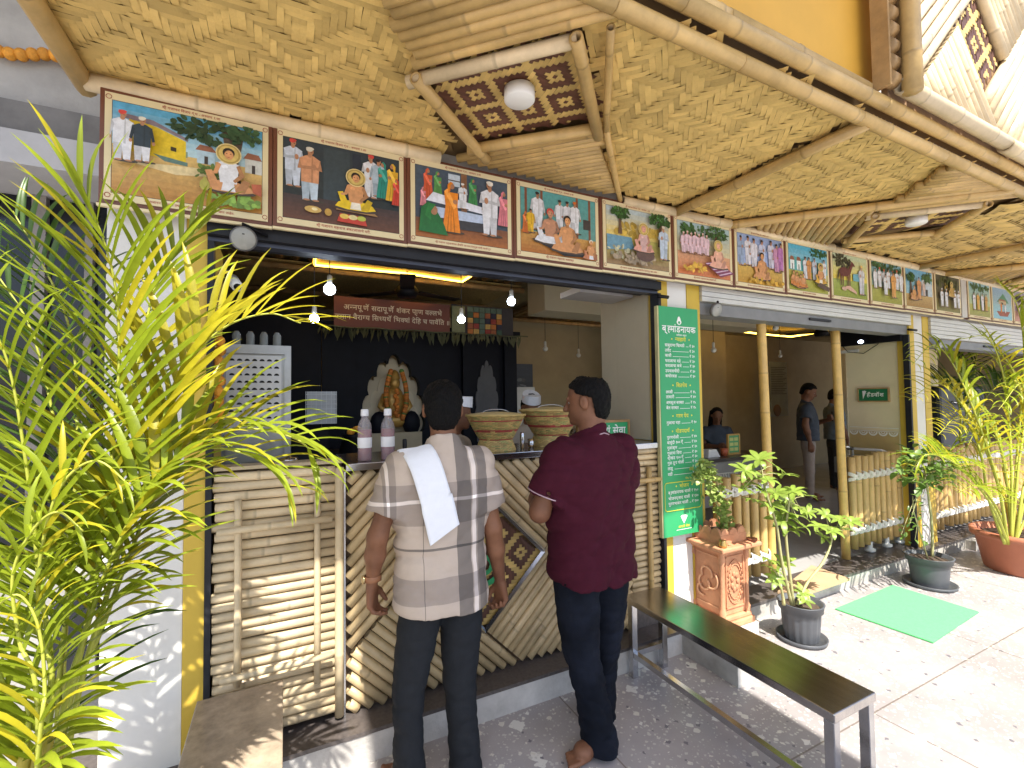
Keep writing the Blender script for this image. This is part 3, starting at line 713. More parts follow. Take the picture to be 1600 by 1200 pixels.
def scene3(p):
    p.grad(.8, 3, (.05, .07, .10), (.07, .10, .14)); p.grad(0, .8, (.35, .12, .03), (.2, .08, .04))
    p.poly([(1.35, 2.4), (1.85, 2.38), (1.85, 2.9), (1.35, 2.9)], (.55, .65, .75)); p.poly([(1.35, 2.6), (1.85, 2.6), (1.85, 2.65), (1.35, 2.65)], (.1, .08, .08)); p.poly([(1.9, 1.2), (2.15, 1.2), (2.15, 3), (1.9, 3)], (.25, .12, .06))
    p.woman(.5, 1.6, 1.35, (.6, .1, .04)); p.woman(.9, 1.7, 1.2, (.1, .3, .08)); p.woman(.3, 1.3, .8, (.7, .25, .3)); p.woman(2.4, 1.6, 1.3, (.05, .25, .08)); p.woman(3.8, 1.0, 1.6, (.65, .2, .25))
    p.poly([(.5, 1.35), (3.2, 1.3), (3.2, .95), (.9, .9)], (.5, .6, .8)); p.poly([(.4, 1.55), (3.1, 1.35), (3.3, 1.6), (2.6, 1.7), (.7, 1.95)], (.75, .78, .9)); p.poly([(1, .9), (3, .92), (3, .55), (1.1, .5)], (.05, .05, .06))
    p.ell(2.95, 1.6, .16, .12, (.5, .25, .12)); p.stand(1.95, 1.45, 1.1, WH, cap=(.75, .75, .7), arm=1); p.woman(1.45, .35, 2.2, ORA, 1)
    p.stand(3.15, .45, 2.4, WH, cap=(.75, .72, .65), arm=1, f=-1)
    p.poly([(.1, .2), (1.3, .15), (1.1, .7), (.8, 1.2), (.5, 1.5), (.2, 1.2)], (.02, .15, .04)); p.ell(.72, 1.15, .15, .2, (.4, .2, .11)); p.poly([(.35, .9), (.5, 1.42), (.8, 1.42), (.6, 1.1), (.6, .7)], (.03, .2, .05))
def scene4(p):
    p.grad(1, 3, (.12, .30, .28), (.10, .35, .35)); p.grad(0, 1, (.4, .15, .03), (.55, .3, .08))
    for x in (.2, 1.0, 2.9, 3.6): p.poly([(x, 1), (x+.12, 1), (x+.12, 3), (x, 3)], (.22, .08, .04))
    p.poly([(3.3, 1.5), (3.7, 1.5), (3.7, 2), (3.3, 2)], (.05, .04, .04))
    p.stand(.85, 1.1, 1.8, WH, skin=(.35, .18, .1)); p.stand(2.0, 1.3, 1.4, WH, cap=(.03, .03, .03)); p.stand(2.4, 1.3, 1.4, WH, cap=(.03, .03, .03)); p.stand(2.8, 1.2, 1.55, WH, cap=(.65, .15, .02))
    p.woman(.2, .85, 1.0, (.6, .15, .03)); p.stand(.45, .9, 1.1, (.75, .45, .03), skin=(.4, .2, .1)); p.poly([(.5, .6), (2.2, 0), (3.5, .1), (1.6, .85)], (.02, .02, .025))
    p.sit(1.45, .5, 1.7, cloth=WH, top=WH, halo=False, hair=TURB, skin=(.5, .25, .15)); p.sit(2.35, .2, 1.8, cloth=(.62, .30, .13), halo=False)
    p.sit(3.65, .0, 1.0, cloth=WH, halo=False, hair=(.7, .7, .6), top=(.5, .2, .1))
def scene5(p):
    p.grad(1.5, 3, (.75, .6, .2), (.45, .55, .6)); p.grad(0, 1.5, (.3, .2, .1), (.45, .42, .12)); p.blotch(2, 1.9, 1.8, .3, (.6, .42, .08), 40, .2)
    p.poly([(0, .7), (1.7, .9), (1.5, 1.5), (0, 1.5)], (.15, .32, .45)); p.blotch(.8, .7, .8, .3, (.5, .5, .35), 20, .12); p.tree(.8, 1.6, 1.1); p.tree(3.3, 1.2, 1.4)
    p.blotch(1.6, .35, 1.4, .25, (.35, .28, .2), 50, .15); p.ell(2.2, .6, .6, .35, (.12, .07, .06)); p.sit(2.1, .75, 1.4, skin=(.7, .35, .28), cloth=(.6, .4, .4), hair=(.6, .3, .25)); p.stand(3.4, .5, 1.8, (.5, .6, .75), skin=(.5, .25, .15), cap=(.6, .55, .45), arm=1, f=-1)
def scene6(p):
    p.grad(1.3, 3, (.6, .55, .35), (.35, .5, .55)); p.grad(0, 1.3, (.6, .2, .08), (.65, .35, .2)); p.blotch(1.3, 2.5, 1.2, .4, (.05, .14, .04), 60, .15); p.tree(2.9, .9, 1.7, (.04, .1, .03))
    for i in range(7): p.stand(.3+i*.27, 1.15+.08*(i % 2), 1.15, (.75, .55, .65), skin=(.5, .25, .2), cap=(.7, .5, .5))
    p.blotch(1, .35, .8, .25, (.75, .45, .06), 30, .15); p.poly([(1.7, .7), (2.9, .0), (4, .3), (2.6, .9)], (.2, .04, .1))
    for i in range(5): p.poly([(1.75+i*.25, .68-.14*i), (1.85+i*.25, .64-.14*i), (2.8+i*.25, .82-.12*i), (2.7+i*.25, .86-.12*i)], (.6, .45, .6))
    p.sit(2.75, .5, 1.5, skin=(.75, .4, .3), cloth=(.7, .4, .3), hair=(.6, .35, .25))
def scene7(p):
    p.grad(1.2, 3, (.35, .45, .75), (.3, .4, .65)); p.grad(0, 1.2, (.5, .28, .04), (.6, .4, .1))
    for x, c in ((.3, (.3, .4, .6)), (.9, (.7, .7, .8)), (1.4, (.7, .7, .8)), (2.1, (.55, .6, .8)), (2.9, (.6, .6, .75)), (3.4, (.6, .3, .5)), (3.8, (.5, .2, .5))): p.stand(x, 1.0+.1*sin(x*9), 1.8, c, skin=(.45, .22, .12), arm=int(x*10) % 2)
    p.sit(2.0, .3, 1.7, cloth=(.62, .30, .13), halo=False); p.blotch(2, .2, 1.9, .15, (.6, .35, .04), 30, .15)
def scene8(p):
    p.grad(1.3, 3, (.4, .65, .75), (.1, .45, .65)); p.grad(0, 1.3, (.35, .35, .05), (.5, .45, .1)); p.poly([(0, 1.3), (4, 1.3), (4, 2.0), (.5, 2.2), (0, 2.1)], (.1, .4, .42)); p.house(.15, 1.35, .4, .6, (.8, .85, .85)); p.house(.8, 1.35, .4, .6, (.8, .85, .85)); p.blotch(3, 2.7, 1, .25, (.04, .12, .04), 40, .15)
    for x, c in ((1.6, WH), (1.95, (.65, .3, .1)), (2.5, (.55, .6, .7)), (3.5, WH)): p.stand(x, .8, 1.5, c, arm=1)
    for x in (.3, .6, .95, 1.2): p.sit(x, .2+.1*sin(x*5), .95, top=(.6, .22, .05), cloth=(.6, .2, .04), halo=False)
    p.sit(3.0, .6, 1.3, top=(.7, .4, .05)); p.poly([(2.5, .4), (3.8, .1), (3.9, .4), (2.9, .65)], (.1, .06, .04))
def scene9(p):
    p.grad(1.2, 3, (.75, .6, .1), (.5, .6, .4)); p.grad(0, 1.2, (.25, .3, .03), (.35, .42, .1)); p.blotch(.8, 2.6, 1.1, .5, (.06, .06, .03), 70, .16); p.poly([(2.2, 1.2), (3.2, 1.2), (3.2, 1.8), (2.2, 1.7)], (.15, .4, .5))
    br = (.13, .03, .03); p.ell(1.2, 1.75, .65, .33, br); p.poly([(1.5, 1.8), (2.1, 2.55), (2.3, 2.45), (1.85, 1.6)], br); p.ell(2.2, 2.4, .28, .11, br, 10, -.6); p.poly([(1.55, 2.0), (2.0, 2.6), (1.9, 2.65), (1.4, 2.1)], (.02, .01, .01)); p.poly([(.6, 1.9), (.35, 1.4), (.35, .9), (.5, 1.3)], (.03, .01, .01))
    for x in (.7, .95, 1.5, 1.72): p.poly([(x, 1.6), (x+.16, 1.6), (x+.08, .75), (x, .75)], br)
    p.ell(1.1, .55, .3, .14, (.6, .4, .3)); p.poly([(1.2, .6), (2.6, .25), (2.5, .45), (1.8, .8), (1.3, .75)], (.65, .4, .3)); p.stand(3.2, .3, 2.1, (.6, .6, .65), skin=(.5, .28, .2), cap=(.8, .55, .15), arm=1, f=-1)
def scene10(p):
    p.grad(1.2, 3, (.35, .5, .4), (.2, .4, .5)); p.grad(0, 1.2, (.3, .3, .04), (.4, .4, .1)); p.blotch(2, 2.7, 2, .4, (.05, .13, .04), 80, .17)
    for i in range(7): p.stand(.3+i*.55, .95+.1*(i % 2), 1.5, WH, skin=(.5, .25, .15), cap=TURB if i % 3 else None, arm=i % 2)
    p.stand(2.5, .4, 2.0, (.7, .35, .1), skin=(.55, .28, .14), arm=1); p.stand(1.4, .5, 1.6, WH, arm=1)
def scene11(p):
    p.grad(1, 3, (.3, .5, .6), (.15, .4, .6)); p.grad(0, 1, (.35, .2, .05), (.5, .35, .15)); p.house(2.2, 1.0, 1.8, .9, (.5, .6, .7), (.55, .6, .65)); p.blotch(3.2, 2.5, .9, .4, (.07, .16, .05), 50, .16); p.tree(.6, 1, 1.3)
    p.sit(.9, .5, 1.2, halo=False, cloth=(.6, .3, .1)); p.stand(1.6, .6, 1.8, (.65, .3, .12), arm=1); p.stand(2.3, .9, 1.2, (.6, .45, .4))
def scene12(p):
    p.grad(1, 3, (.12, .10, .05), (.08, .08, .05)); p.grad(0, 1, (.2, .18, .05), (.2, .15, .05)); p.blotch(2, 2.4, 1.9, .5, (.07, .08, .02), 70, .2); p.blotch(2, 2.0, .8, .6, (.35, .25, .05), 20, .2); p.tree(2, 1.2, 1.2, (.05, .07, .02))
    for i, x in enumerate((.5, 1.2, 2.6, 3.2)): p.stand(x, .3, 1.5, WH, skin=(.45, .25, .15), cap=WH, arm=1)
    p.sit(2.0, 1.2, 1.2, cloth=(.5, .3, .08), skin=(.6, .4, .12))
def scene13(p):
    p.grad(1, 3, (.4, .5, .3), (.3, .5, .55)); p.grad(0, 1, (.3, .3, .08), (.4, .4, .1)); p.blotch(2, 2.6, 2, .3, (.08, .15, .05), 50, .2)
    for i, x in enumerate((.8, 1.5, 2.3, 3.0)): p.stand(x, .5, 1.6, (WH, (.7, .4, .08), WH, (.6, .35, .1))[i], arm=1)
def scene14(p):
    p.grad(1.4, 3, (.3, .45, .5), (.25, .4, .55)); p.grad(0, 1.4, (.25, .5, .6), (.3, .5, .55)); p.poly([(.8, 1.6), (2.2, 2.5), (3.4, 1.6)], (.08, .25, .15)); p.house(1.2, 1.4, 1.6, .35, (.5, .4, .25)); p.poly([(.7, .7), (3.6, .8), (3.0, .3), (1.3, .25)], (.3, .08, .05)); p.stand(1.7, .6, 1.0, ORA, arm=1); p.stand(2.5, .6, .9, WH)
def scene15(p):
    p.grad(1, 3, (.4, .3, .35), (.3, .3, .35)); p.grad(0, 1, (.5, .25, .2), (.5, .3, .2)); p.tree(1, 1, 1.3, (.05, .05, .04)); p.tree(3, 1, 1.2, (.06, .05, .04))
    for i in range(6): p.stand(.5+i*.6, .5, 1.2, (.65, .45, .5), cap=WH)
LAB = ['picture board of two turbaned men and a seated man with a halo under a tree', 'picture board of a seated man in yellow in a dark room with worshippers',
 'picture board of a sick person on a white bed with a woman in orange', 'picture board of two men sitting on a black rug before green pillars', 'picture board of a figure meditating on a boulder beside a pond',
 'picture board of a seated figure on a striped rug with a pale crowd', 'picture board of a bare chested seated man before a row of standing people', 'picture board of a gathering in front of a teal wall and white arches',
 'picture board of a brown horse standing over a lying man', 'picture board of a white clad crowd round a man in orange under dark trees', 'picture board of a long white house with a standing man in brown',
 'very dark picture board of men in white under a brown tree', 'picture board of four standing figures, just right of the narrow gap in the row', 'picture board of a red boat on blue water before a green roof', 'rightmost visible picture board, pinkish with two bare trees and a crowd']
CAP = ['श्री गजानन महाराज उष्ट्या पत्रावळीतील शिते वेचून खात आहेत.', 'श्री गजानन महाराज बंकटलालाचे घरी.', 'श्री गजानन महाराजांच्या तीर्थाने जानराव देशमुख यांची व्याधी दूर', 'श्री गजानन महाराज भक्तासह']
HD = 'श्री गजानन विजय ग्रंथ - अध्याय १ ला'
X0, PW = -.648, .5985
for i, fn in enumerate((scene1, scene2, scene3, scene4, scene5, scene6, scene7, scene8, scene9, scene10, scene11, scene12, scene13, scene14, scene15, scene7, scene10, scene5)):
    xa = X0+i*PW+(.14 if i > 11 else 0); zb = 2.405+.0035*i
    if i > 14: break
    t = empty('picture_board', (xa+PW/2, 2.27, zb+.22), LAB[i], 'picture', 'picture boards in the row under the canopy')
    fm = MB().box((xa+.001, 2.275, zb-.008), (xa+PW-.001, 2.30, zb+.455)); fm.box((xa, 2.262, zb-.016), (xa+PW, 2.285, zb-.004), 1.)
    fm.build('frame', FR, t, bevel=.002)
    MB().box((xa, 2.258, zb-.02), (xa+PW-.002, 2.2745, zb-.009)).build('bottom_trim', FRC, t)
    MB().box((xa+.018, 2.268, zb+.012), (xa+PW-.018, 2.2745, zb+.438)).build('mount', FRC, t)
    p = Pic(xa+.042, zb+.042, PW-.084, .366, 2.2675); p.k = 1
    p.mb.box((xa+.040, 2.2677, zb+.040), (xa+PW-.040, 2.2744, zb+.410), 1, (.03, .02, .02))
    fn(p); p.mb.build('print', PRN, t)
    L_ = MB(); s = HD.replace('१', '१२३४५६७८९'[min(i, 8)])
    text(L_, s, (xa+PW/2, 2.2672, zb+.419), (1, 0, 0), (0, 0, 1), .0105)
    cp_ = CAP[i % 4]; hh = .0115 if i != 1 and i != 3 else .0125
    sc0 = glyphs('क')[2]
    text(L_, cp_, (xa+PW/2, 2.2672, zb+.021), (1, 0, 0), (0, 0, 1), hh*(.82 if len(cp_) > 50 else 1))
    for cx, cz in ((.03, .03), (PW-.03, .03), (.03, .42), (PW-.03, .42)):
        L_.tube([(xa+cx+.009*cos(a*.6), 2.2668, zb+cz+.009*sin(a*.6)) for a in range(11)], .0012, 4)
    L_.build('lettering', RED, t)
bx('wall_strip', (X0+12*PW+.01, 2.27, 2.45), (X0+12*PW+.13, 2.3, 2.9), mat('shutter_slat', (.6, .6, .56)), None, kind='structure')

# ================================================================== COUNTER
ct = empty('food_counter', (1, 2.35, .15), 'long serving counter clad with split bamboo round a patterned diamond, under a steel top', 'counter')
bx('back_board', (.262, 2.375, .146), (2.246, 2.41, 1.288), mat('counter_board', (.12, .075, .04), .7), ct)
rect = (.275, 1.995, .155, 1.285)
pinwheel(ct, rect[0], rect[1], rect[2], rect[3], .975, .745, .255, .0225, 2.355, BAMC, 40, seedo=9)
cx, cz, s, q = .975, .745, .255, sqrt(.5)
fl = weave([(-s, -s), (s, -s), (s, s), (-s, s)], .0172, 3, (cx, 2.358, cz), (q, 0, q), (-q, 0, q), (0, -1, 0), rot=radians(45), motif=diamond_motif(14), seed=11)
wp = MB().add([(cx, 2.371, cz-s/q), (cx+s/q, 2.371, cz), (cx, 2.371, cz+s/q), (cx-s/q, 2.371, cz)], [(0, 1, 2, 3)]).build('woven_diamond', BACK, ct)
build_weave(fl, wp, MATTING, MATDARK, 150, near=(cx, 1, cz))
for a, b in (((0, -1), (1, 0)), ((1, 0), (0, 1)), ((0, 1), (-1, 0)), ((-1, 0), (0, -1))):
    e = s/q+.012; MB().tube([(cx+a[0]*e, 2.338, cz+a[1]*e), (cx+b[0]*e, 2.338, cz+b[1]*e)], .014, 4, smooth=False).build('aluminium_trim', STEEL, wp)
lg = MB(); 
for i in range(3): lg.lathe((cx+.02, 0, 0), [(0, 0)], 3)
# green round emblem in the middle of the diamond
em = MB()
for r0, r1 in ((.085, .115), (.03, .055)):
    V = []; n = 28
    for k in range(n): a = 2*pi*k/n; V += [(cx+r0*cos(a), 2.335, cz-.02+r0*sin(a)), (cx+r1*cos(a), 2.335, cz-.02+r1*sin(a))]
    em.add(V, [(2*k, 2*k+1, (2*k+3) % (2*n), (2*k+2) % (2*n)) for k in range(n)])
em.build('green_emblem', GREEN, wp)
# right-hand strip of horizontal poles with a lattice
for k in range(25):
    z = .30+k*.0405; pole((1.998+random.uniform(-.004, .004), 2.352, z), (2.235+random.uniform(-.006, .006), 2.352, z), .0195, ct, BAMC, seed=500+k, n=8)
pole((2.135, 2.318, .25), (2.135, 2.318, 1.17), .017, ct, BAM, seed=7); pole((1.995, 2.30, 1.09), (2.215, 2.30, 1.09), .015, ct, BAM, seed=8)
bx('skirting', (1.99, 2.34, .146), (2.246, 2.374, .275), GRAN, ct)
tp = MB().box((.262, 2.315, 1.29), (2.246, 2.80, 1.325)); tp.build('steel_top', STEEL, ct, bevel=.003)
bx('edge_trim', (.256, 2.33, .146), (.263, 2.36, 1.288), STEEL, ct)
# left gate panel
gt = empty('counter_gate', (0, 2.35, .15), 'gate panel of pale horizontal bamboo poles with a nailed lattice, left of the steel edge', 'gate')
bx('back_board', (-.262, 2.375, .20), (.25, 2.40, 1.33), _mc['counter_board'], gt)
for k in range(27):
    z = .195+k*.0425; r = random.Random(k)
    pole((-.272+r.uniform(-.006, .01), 2.352, z), (.216, 2.352+r.uniform(-.002, .002), z+r.uniform(-.002, .002)), .0205, gt, BAMP, seed=600+k, n=9, step=.34)
pole((.236, 2.335, .16), (.236, 2.335, 1.31), .021, gt, BAMP, seed=33)
pole((-.176, 2.312, .42), (-.176, 2.312, 1.205), .0145, gt, BAMP, seed=34); pole((.138, 2.312, .35), (.138, 2.312, 1.20), .0145, gt, BAMP, seed=35)
pole((-.25, 2.288, 1.08), (.20, 2.288, 1.085), .0145, gt, BAMP, seed=36); pole((-.235, 2.288, .47), (.20, 2.288, .47), .0145, gt, BAMP, seed=37)
bx('top_rail', (-.27, 2.335, 1.33), (.252, 2.44, 1.345), mat('wood_rail', (.45, .36, .22), .5, var=.2), gt)
bx('gate_post', (.2525, 2.34, .146), (.256, 2.37, 1.30), DARK, gt)
bt = empty('side_table', (-.05, 2.9, 1.2), 'steel topped worktable behind the bamboo gate panel', 'table')
bx('table_top', (-.48, 2.46, 1.18), (.25, 2.95, 1.215), STEEL, bt)
for x, y in ((-.42, 2.5), (.2, 2.5), (-.42, 2.9), (.2, 2.9)): bx('leg', (x-.015, y-.015, .1), (x+.015, y+.015, 1.178), STEEL, bt)

# ------------------------------------------------------------------ on the counter
def bottle(x, y, z, lab):
    t = empty('juice_bottle', (x, y, z), lab, 'bottle', 'juice bottles on the counter')
    MB().lathe((x, y, z), [(.0, .0), (.031, 0), (.034, .006), (.034, .165), (.030, .185), (.017, .212), (.0155, .225), (0, .225)], 22).build('bottle_shell', mat('clear_plastic', (.85, .8, .85), .12, var=0, trans=.55, alpha=.45), t)
    MB().lathe((x, y, z), [(0, .003), (.0325, .003), (.0325, .155), (.0, .155)], 20).build('juice', mat('kokum_juice', (.34, .12, .15), .35, var=.15, scale=30), t)
    MB().lathe((x, y, z), [(.0346, .065), (.0349, .066), (.0349, .115), (.0346, .116)], 22).build('label_band', mat('paper', (.85, .85, .88), .7, var=.03), t)
    MB().lathe((x, y, z), [(0, .222), (.0185, .222), (.0195, .226), (.0185, .252), (.016, .257), (0, .257)], 18).build('cap', mat('cap_white', (.85, .85, .87), .4, var=.02), t)
b1 = ony(570, 722, 2.40); b2 = ony(606, 718, 2.40)
bottle(b1[0], 2.40, 1.326, 'left of two bottles of pinkish juice with a blank white band'); bottle(b2[0], 2.40, 1.326, 'right of two bottles of pinkish juice with a blank white band')
BK = mat('basket_cane', (.52, .36, .12), .55, var=.25, scale=20, tone=True, vcol=True)
def basket(x, y, z, R, h, lab, seed=0):
    t = empty('cane_basket', (x, y, z), lab, 'basket', 'waisted cane baskets on the counter'); rr = random.Random(seed)
    prof = lambda f: R*(.68-.14*min(1, f/.30) if f < .30 else .54+.46*((f-.30)/.70)**.9)
    cane = (.52, .37, .13); redc = (.42, .05, .05); gr = (.36, .36, .12)
    n = 56; rows = 30; mb = MB()
    for j in range(rows):
        f0 = j/rows; f1 = (j+1)/rows; red = j in (9, 16, 17, 25)
        for k in range(n//2):
            a0 = 2*pi*(2*k+(j % 2))/n; a1 = a0+2*pi*2/n*.98; am = (a0+a1)/2
            col = redc if red and rr.random() < .85 else (gr if rr.random() < .2 else cane); tn = rr.uniform(.75, 1.2)
            V = []
            for a, d in ((a0, -.002), (am, .0045), (a1, -.002)):
                for f in (f0+.002, f1-.002):
                    r = prof(f)+d; V.append((x+r*cos(a), y+r*sin(a), z+h*f))
            mb.add(V, [(0, 2, 3, 1), (2, 4, 5, 3)], tn, col, True)
    mb.build('woven_side', BK, t)
    MB().lathe((x, y, z), [(prof(f/10)-.004, h*f/10) for f in range(11)], 32, (.2, .13, .05)).build('lining', BK, t)
    MB().tube([(x+(R+.004)*cos(a*pi/16), y+(R+.004)*sin(a*pi/16), z+h+.003*sin(a*3)) for a in range(33)], .006, 6, col=cane, flat=1).build('rim', BK, t)
    MB().lathe((x, y, z+h), [(R*.98, -.002), (R*1.03, .004), (R*.8, .010), (R*.4, .018), (0, .02)], 32, (.55, .42, .18)).build('lid', BK, t)
    MB().tube([(x+R*.5*cos(pi*a/12), y, z+h+.012+.022*sin(pi*a/12)) for a in range(13)], .003, 6, col=(.4, .4, .38)).build('wire_handle', STEEL, t)
basket(1.125, 2.50, 1.326, .172, .205, 'nearer cane basket with red bands, between the two men', 1)
basket(1.54, 2.56, 1.326, .195, .225, 'larger cane basket with red bands, partly behind the man in maroon', 2)
def tumbler(x, y, z, h, lab):
    t = MB().lathe((x, y, z), [(0, .002), (h*.30, 0), (h*.38, h), (h*.36, h), (h*.28, .006), (0, .006)], 18).build('steel_tumbler', STEEL, None, lab, 'tumbler', 'steel tumblers on the counter', loc=(x, y, z))
tumbler(1.345, 2.47, 1.326, .055, 'small flared steel tumbler in front of the larger basket')
MB().lathe((1.275, 2.45, 1.326), [(0, 0), (.013, 0), (.013, .095), (.009, .1), (0, .1)], 14).build('steel_cylinder', STEEL, None, 'slim upright steel canister between the two baskets', 'canister', loc=(1.275, 2.45, 1.326))
MB().lathe((.585, 2.5, 1.326), [(0, 0), (.012, 0), (.012, .085), (.008, .09), (0, .09)], 12).build('steel_cylinder', DARK, None, 'slim dark canister just right of the juice bottles', 'canister', loc=(.585, 2.5, 1.326))
sg = empty('counter_sign', (2.1, 2.52, 1.45), 'small green sign in a wooden frame reading सेवा, beside the man in maroon', 'sign')
bx('board', (1.76, 2.56, 1.345), (2.17, 2.572, 1.455), GREEN, sg)
fm = MB(); fm.box((1.745, 2.552, 1.455), (2.185, 2.578, 1.472)); fm.box((1.745, 2.552, 1.33), (2.185, 2.578, 1.3445)); fm.box((1.745, 2.552, 1.3449), (1.7595, 2.578, 1.4545)); fm.box((2.1705, 2.552, 1.3449), (2.185, 2.578, 1.4545)); fm.build('frame', BAMB, sg)
L_ = MB(); text(L_, 'स्वयं सेवा', (2.15, 2.557, 1.375), (1, 0, 0), (0, 0, 1), .052, center=False, right=True); L_.build('lettering', WTXT, sg)

# ================================================================== MENU BOARD
mb_ = empty('menu_board', (2.41, 2.30, 1.47), 'tall green menu board with white prices and yellow headings on the pillar', 'menu board')
x0, x1, z0, z1 = 2.235, 2.595, .70, 2.235
bx('panel', (x0, 2.300, z0), (x1, 2.318, z1), GREEN, mb_)
bx('edge_strip', (x0-.012, 2.302, z0), (x0-.001, 2.33, z1), mat('pale_edge', (.55, .5, .25), .5), mb_)
bx('mounting_batten', (x0+.1, 2.319, z0+.1), (x0+.2, 2.345, z1-.1), BAMB, mb_)
ux, uz = (1, 0, 0), (0, 0, 1); yt = 2.2985; cxm = (x0+x1)/2
Lw = MB(); Ly = MB()
def lrow(z, name, price, h=.0205):
    Lw = MB()
    w_ = text(Lw, name, (x0+.045, yt, z), ux, uz, h, center=False)
    pr_ = '₹ '+price; pw = text(Lw, pr_, (x1-.04, yt, z), ux, uz, h*.95, center=False, right=True)
    a, b = x0+.045+w_+.012, x1-.04-pw-.008
    if b > a: Lw.add([(a, yt, z+.002), (b, yt, z+.002), (b, yt, z+.0045), (a, yt, z+.0045)], [(0, 1, 2, 3)])
    Lw.build('price_row', WTXT, mb_)
def head(z, s):
    w_ = text(Ly, s, (cxm+.01, yt, z), ux, uz, .026)
    for q in (-1, 1): Ly.add([(cxm+.01+q*(w_/2+.03)+.006*cos(k*pi/3), yt, z+.012+.006*sin(k*pi/3)) for k in range(6)], [tuple(range(6))])
# drop shaped emblem
n = 20; V = [(cxm+.022*sin(2*pi*k/n)*(1 if cos(2*pi*k/n) < .2 else .75), yt, 2.138+.024*(-cos(2*pi*k/n+pi))*(1.5 if cos(2*pi*k/n) > 0 else .9)) for k in range(n)]
Lw.add(V, [tuple(range(n))]); MB().add([(cxm+.010*cos(2*pi*k/12), yt-.001, 2.132+.010*sin(2*pi*k/12)) for k in range(12)], [tuple(range(12))]).build('emblem_centre', GREEN, mb_)
text(Lw, 'ब्रह्मांडनायक', (cxm, yt, 2.065), ux, uz, .046); text(Lw, 'सात्विक आहार', (cxm+.02, yt, 2.040), ux, uz, .012)
PY = lambda v: float(ony(1065, 470+v/3.077, 2.3)[2])-.011
head(PY(187), 'न्याहारी')
for v, nm, pr_ in ((215, 'साबुदाणा खिचडी', '३०'), (240, 'उपीट', '३०'), (264, 'काशी', '३०'), (289, 'फराळाचा वडे', '३०'), (312, 'फराळाचा कचे', '३०'), (337, 'उपवासचीदी', '३०'), (361, 'कचोरवडा', '३०')): lrow(PY(v), nm, pr_)
head(PY(407), 'शितपेय')
for v, nm, pr_ in ((437, 'लस्सी', '१५'), (460, 'ताकारी', '४०'), (487, 'अमसूल सरबत', '१५'), (512, 'बेल सरबत', '१५')): lrow(PY(v), nm, pr_)
head(PY(553), 'गरम पेय'); lrow(PY(583), 'गुळाचा चहा', '१०')
head(PY(626), 'गोडपदार्थ')
for v, nm, pr_ in ((652, 'पुरणपोळी', '४०'), (677, 'बासुंदी १०० ग्रॅ', '४०'), (702, 'गुळाब्राम', '३०'), (727, 'गुळाचा शिरा', '३०'), (750, 'श्रीखंड १०० ग्रॅ', '३०'), (774, 'गुळ तूप पोळी', '३०'), (800, 'लाडू', '१०'), (827, 'वडी', '१०')): lrow(PY(v), nm, pr_)
zt_ = PY(868)+.01; head(PY(889), 'भोजन')
for v, nm, pr_ in ((915, 'ब्रह्मांडनायक थाळी', '१५०'), (943, 'भोजनप्रसाद थाळी', '१२०'), (968, 'पुरणभाकर थाळी', '१००')): lrow(PY(v), nm, pr_)
z = PY(975)
zb_ = z-.028; rp = []
for (px_, pz_, a0) in ((x1-.035, zt_-.02, 0), (x0+.035, zt_-.02, 90), (x0+.035, zb_+.02, 180), (x1-.035, zb_+.02, 270)):
    for k in range(5): a = radians(a0+k*22.5); rp.append((px_+.02*cos(a), yt, pz_+.02*sin(a)))
Ly.tube(rp+[rp[0]], .0028, 4, cap=False)
zc_ = zb_-.075                                      # folded hands emblem with a line under it
for a in (-.5, -.2, .2, .5): Lw.add([(cxm, yt, zc_-.02), (cxm+.045*sin(a)-.008, yt, zc_+.035*cos(a)), (cxm+.05*sin(a)+.003, yt, zc_+.042*cos(a)), (cxm+.045*sin(a)+.010, yt, zc_+.03*cos(a))], [(0, 1, 2, 3)])
text(Ly, 'आपली सेवा', (cxm, yt, zc_-.045), ux, uz, .017); Lw.box((cxm-.07, yt-.0005, zc_-.058), (cxm+.07, yt, zc_-.055))
Lw.build('white_lettering', WTXT, mb_); Ly.build('yellow_lettering', YTXT, mb_)

# ================================================================== BENCH
be = empty('steel_bench', (1.95, 1.6, 0), 'long narrow stainless steel bench standing between the men and the green mat', 'bench')
BST = mat('bench_steel', (.55, .52, .50), .2, metal=1., var=.18, scale=2.5, bump=.03, bscale=90, stretch=(8, .6, 1), var2=(.54, .52, .50))
bz = .455
MB().box((1.805, 1.03, bz-.035), (2.085, 2.20, bz)).build('seat', BST, be, bevel=.004)
for x, y in ((1.83, 1.055), (2.06, 1.055), (1.83, 2.15), (2.06, 2.15)): MB().box((x-.019, y-.019, 0), (x+.019, y+.019, bz-.036)).build('leg', STEEL, be, bevel=.003)
MB().box((1.815, 1.075, .12), (1.845, 2.13, .15)).build('rail', STEEL, be)
MB().box((1.85, 1.04, .12), (2.04, 1.07, .15)).build('rail', STEEL, be); MB().box((1.85, 2.135, .12), (2.04, 2.165, .15)).build('rail', STEEL, be)
# green mat
mm = [onz(*p, .004) for p in ((1305, 952), (1395, 915), (1530, 957), (1458, 1005))]
MB().prism([(p[0], p[1]) for p in mm], .003, .010).build('green_mat', mat('green_mat', (.13, .62, .20), .85, var=.1, scale=60, bump=.4, bscale=300), None, 'bright green rectangular floor mat lying on the sunny terrazzo', 'mat', loc=(4.2, 1.85, 0))

# ================================================================== INSIDE THE KITCHEN
SHR = mat('shrine_black', (.005, .006, .012), .6, var=.3, scale=8, spec=.2)
t = empty('shrine', (1.25, 4.4, 0), 'black shrine with a cream scalloped arch niche behind the counter', 'shrine')
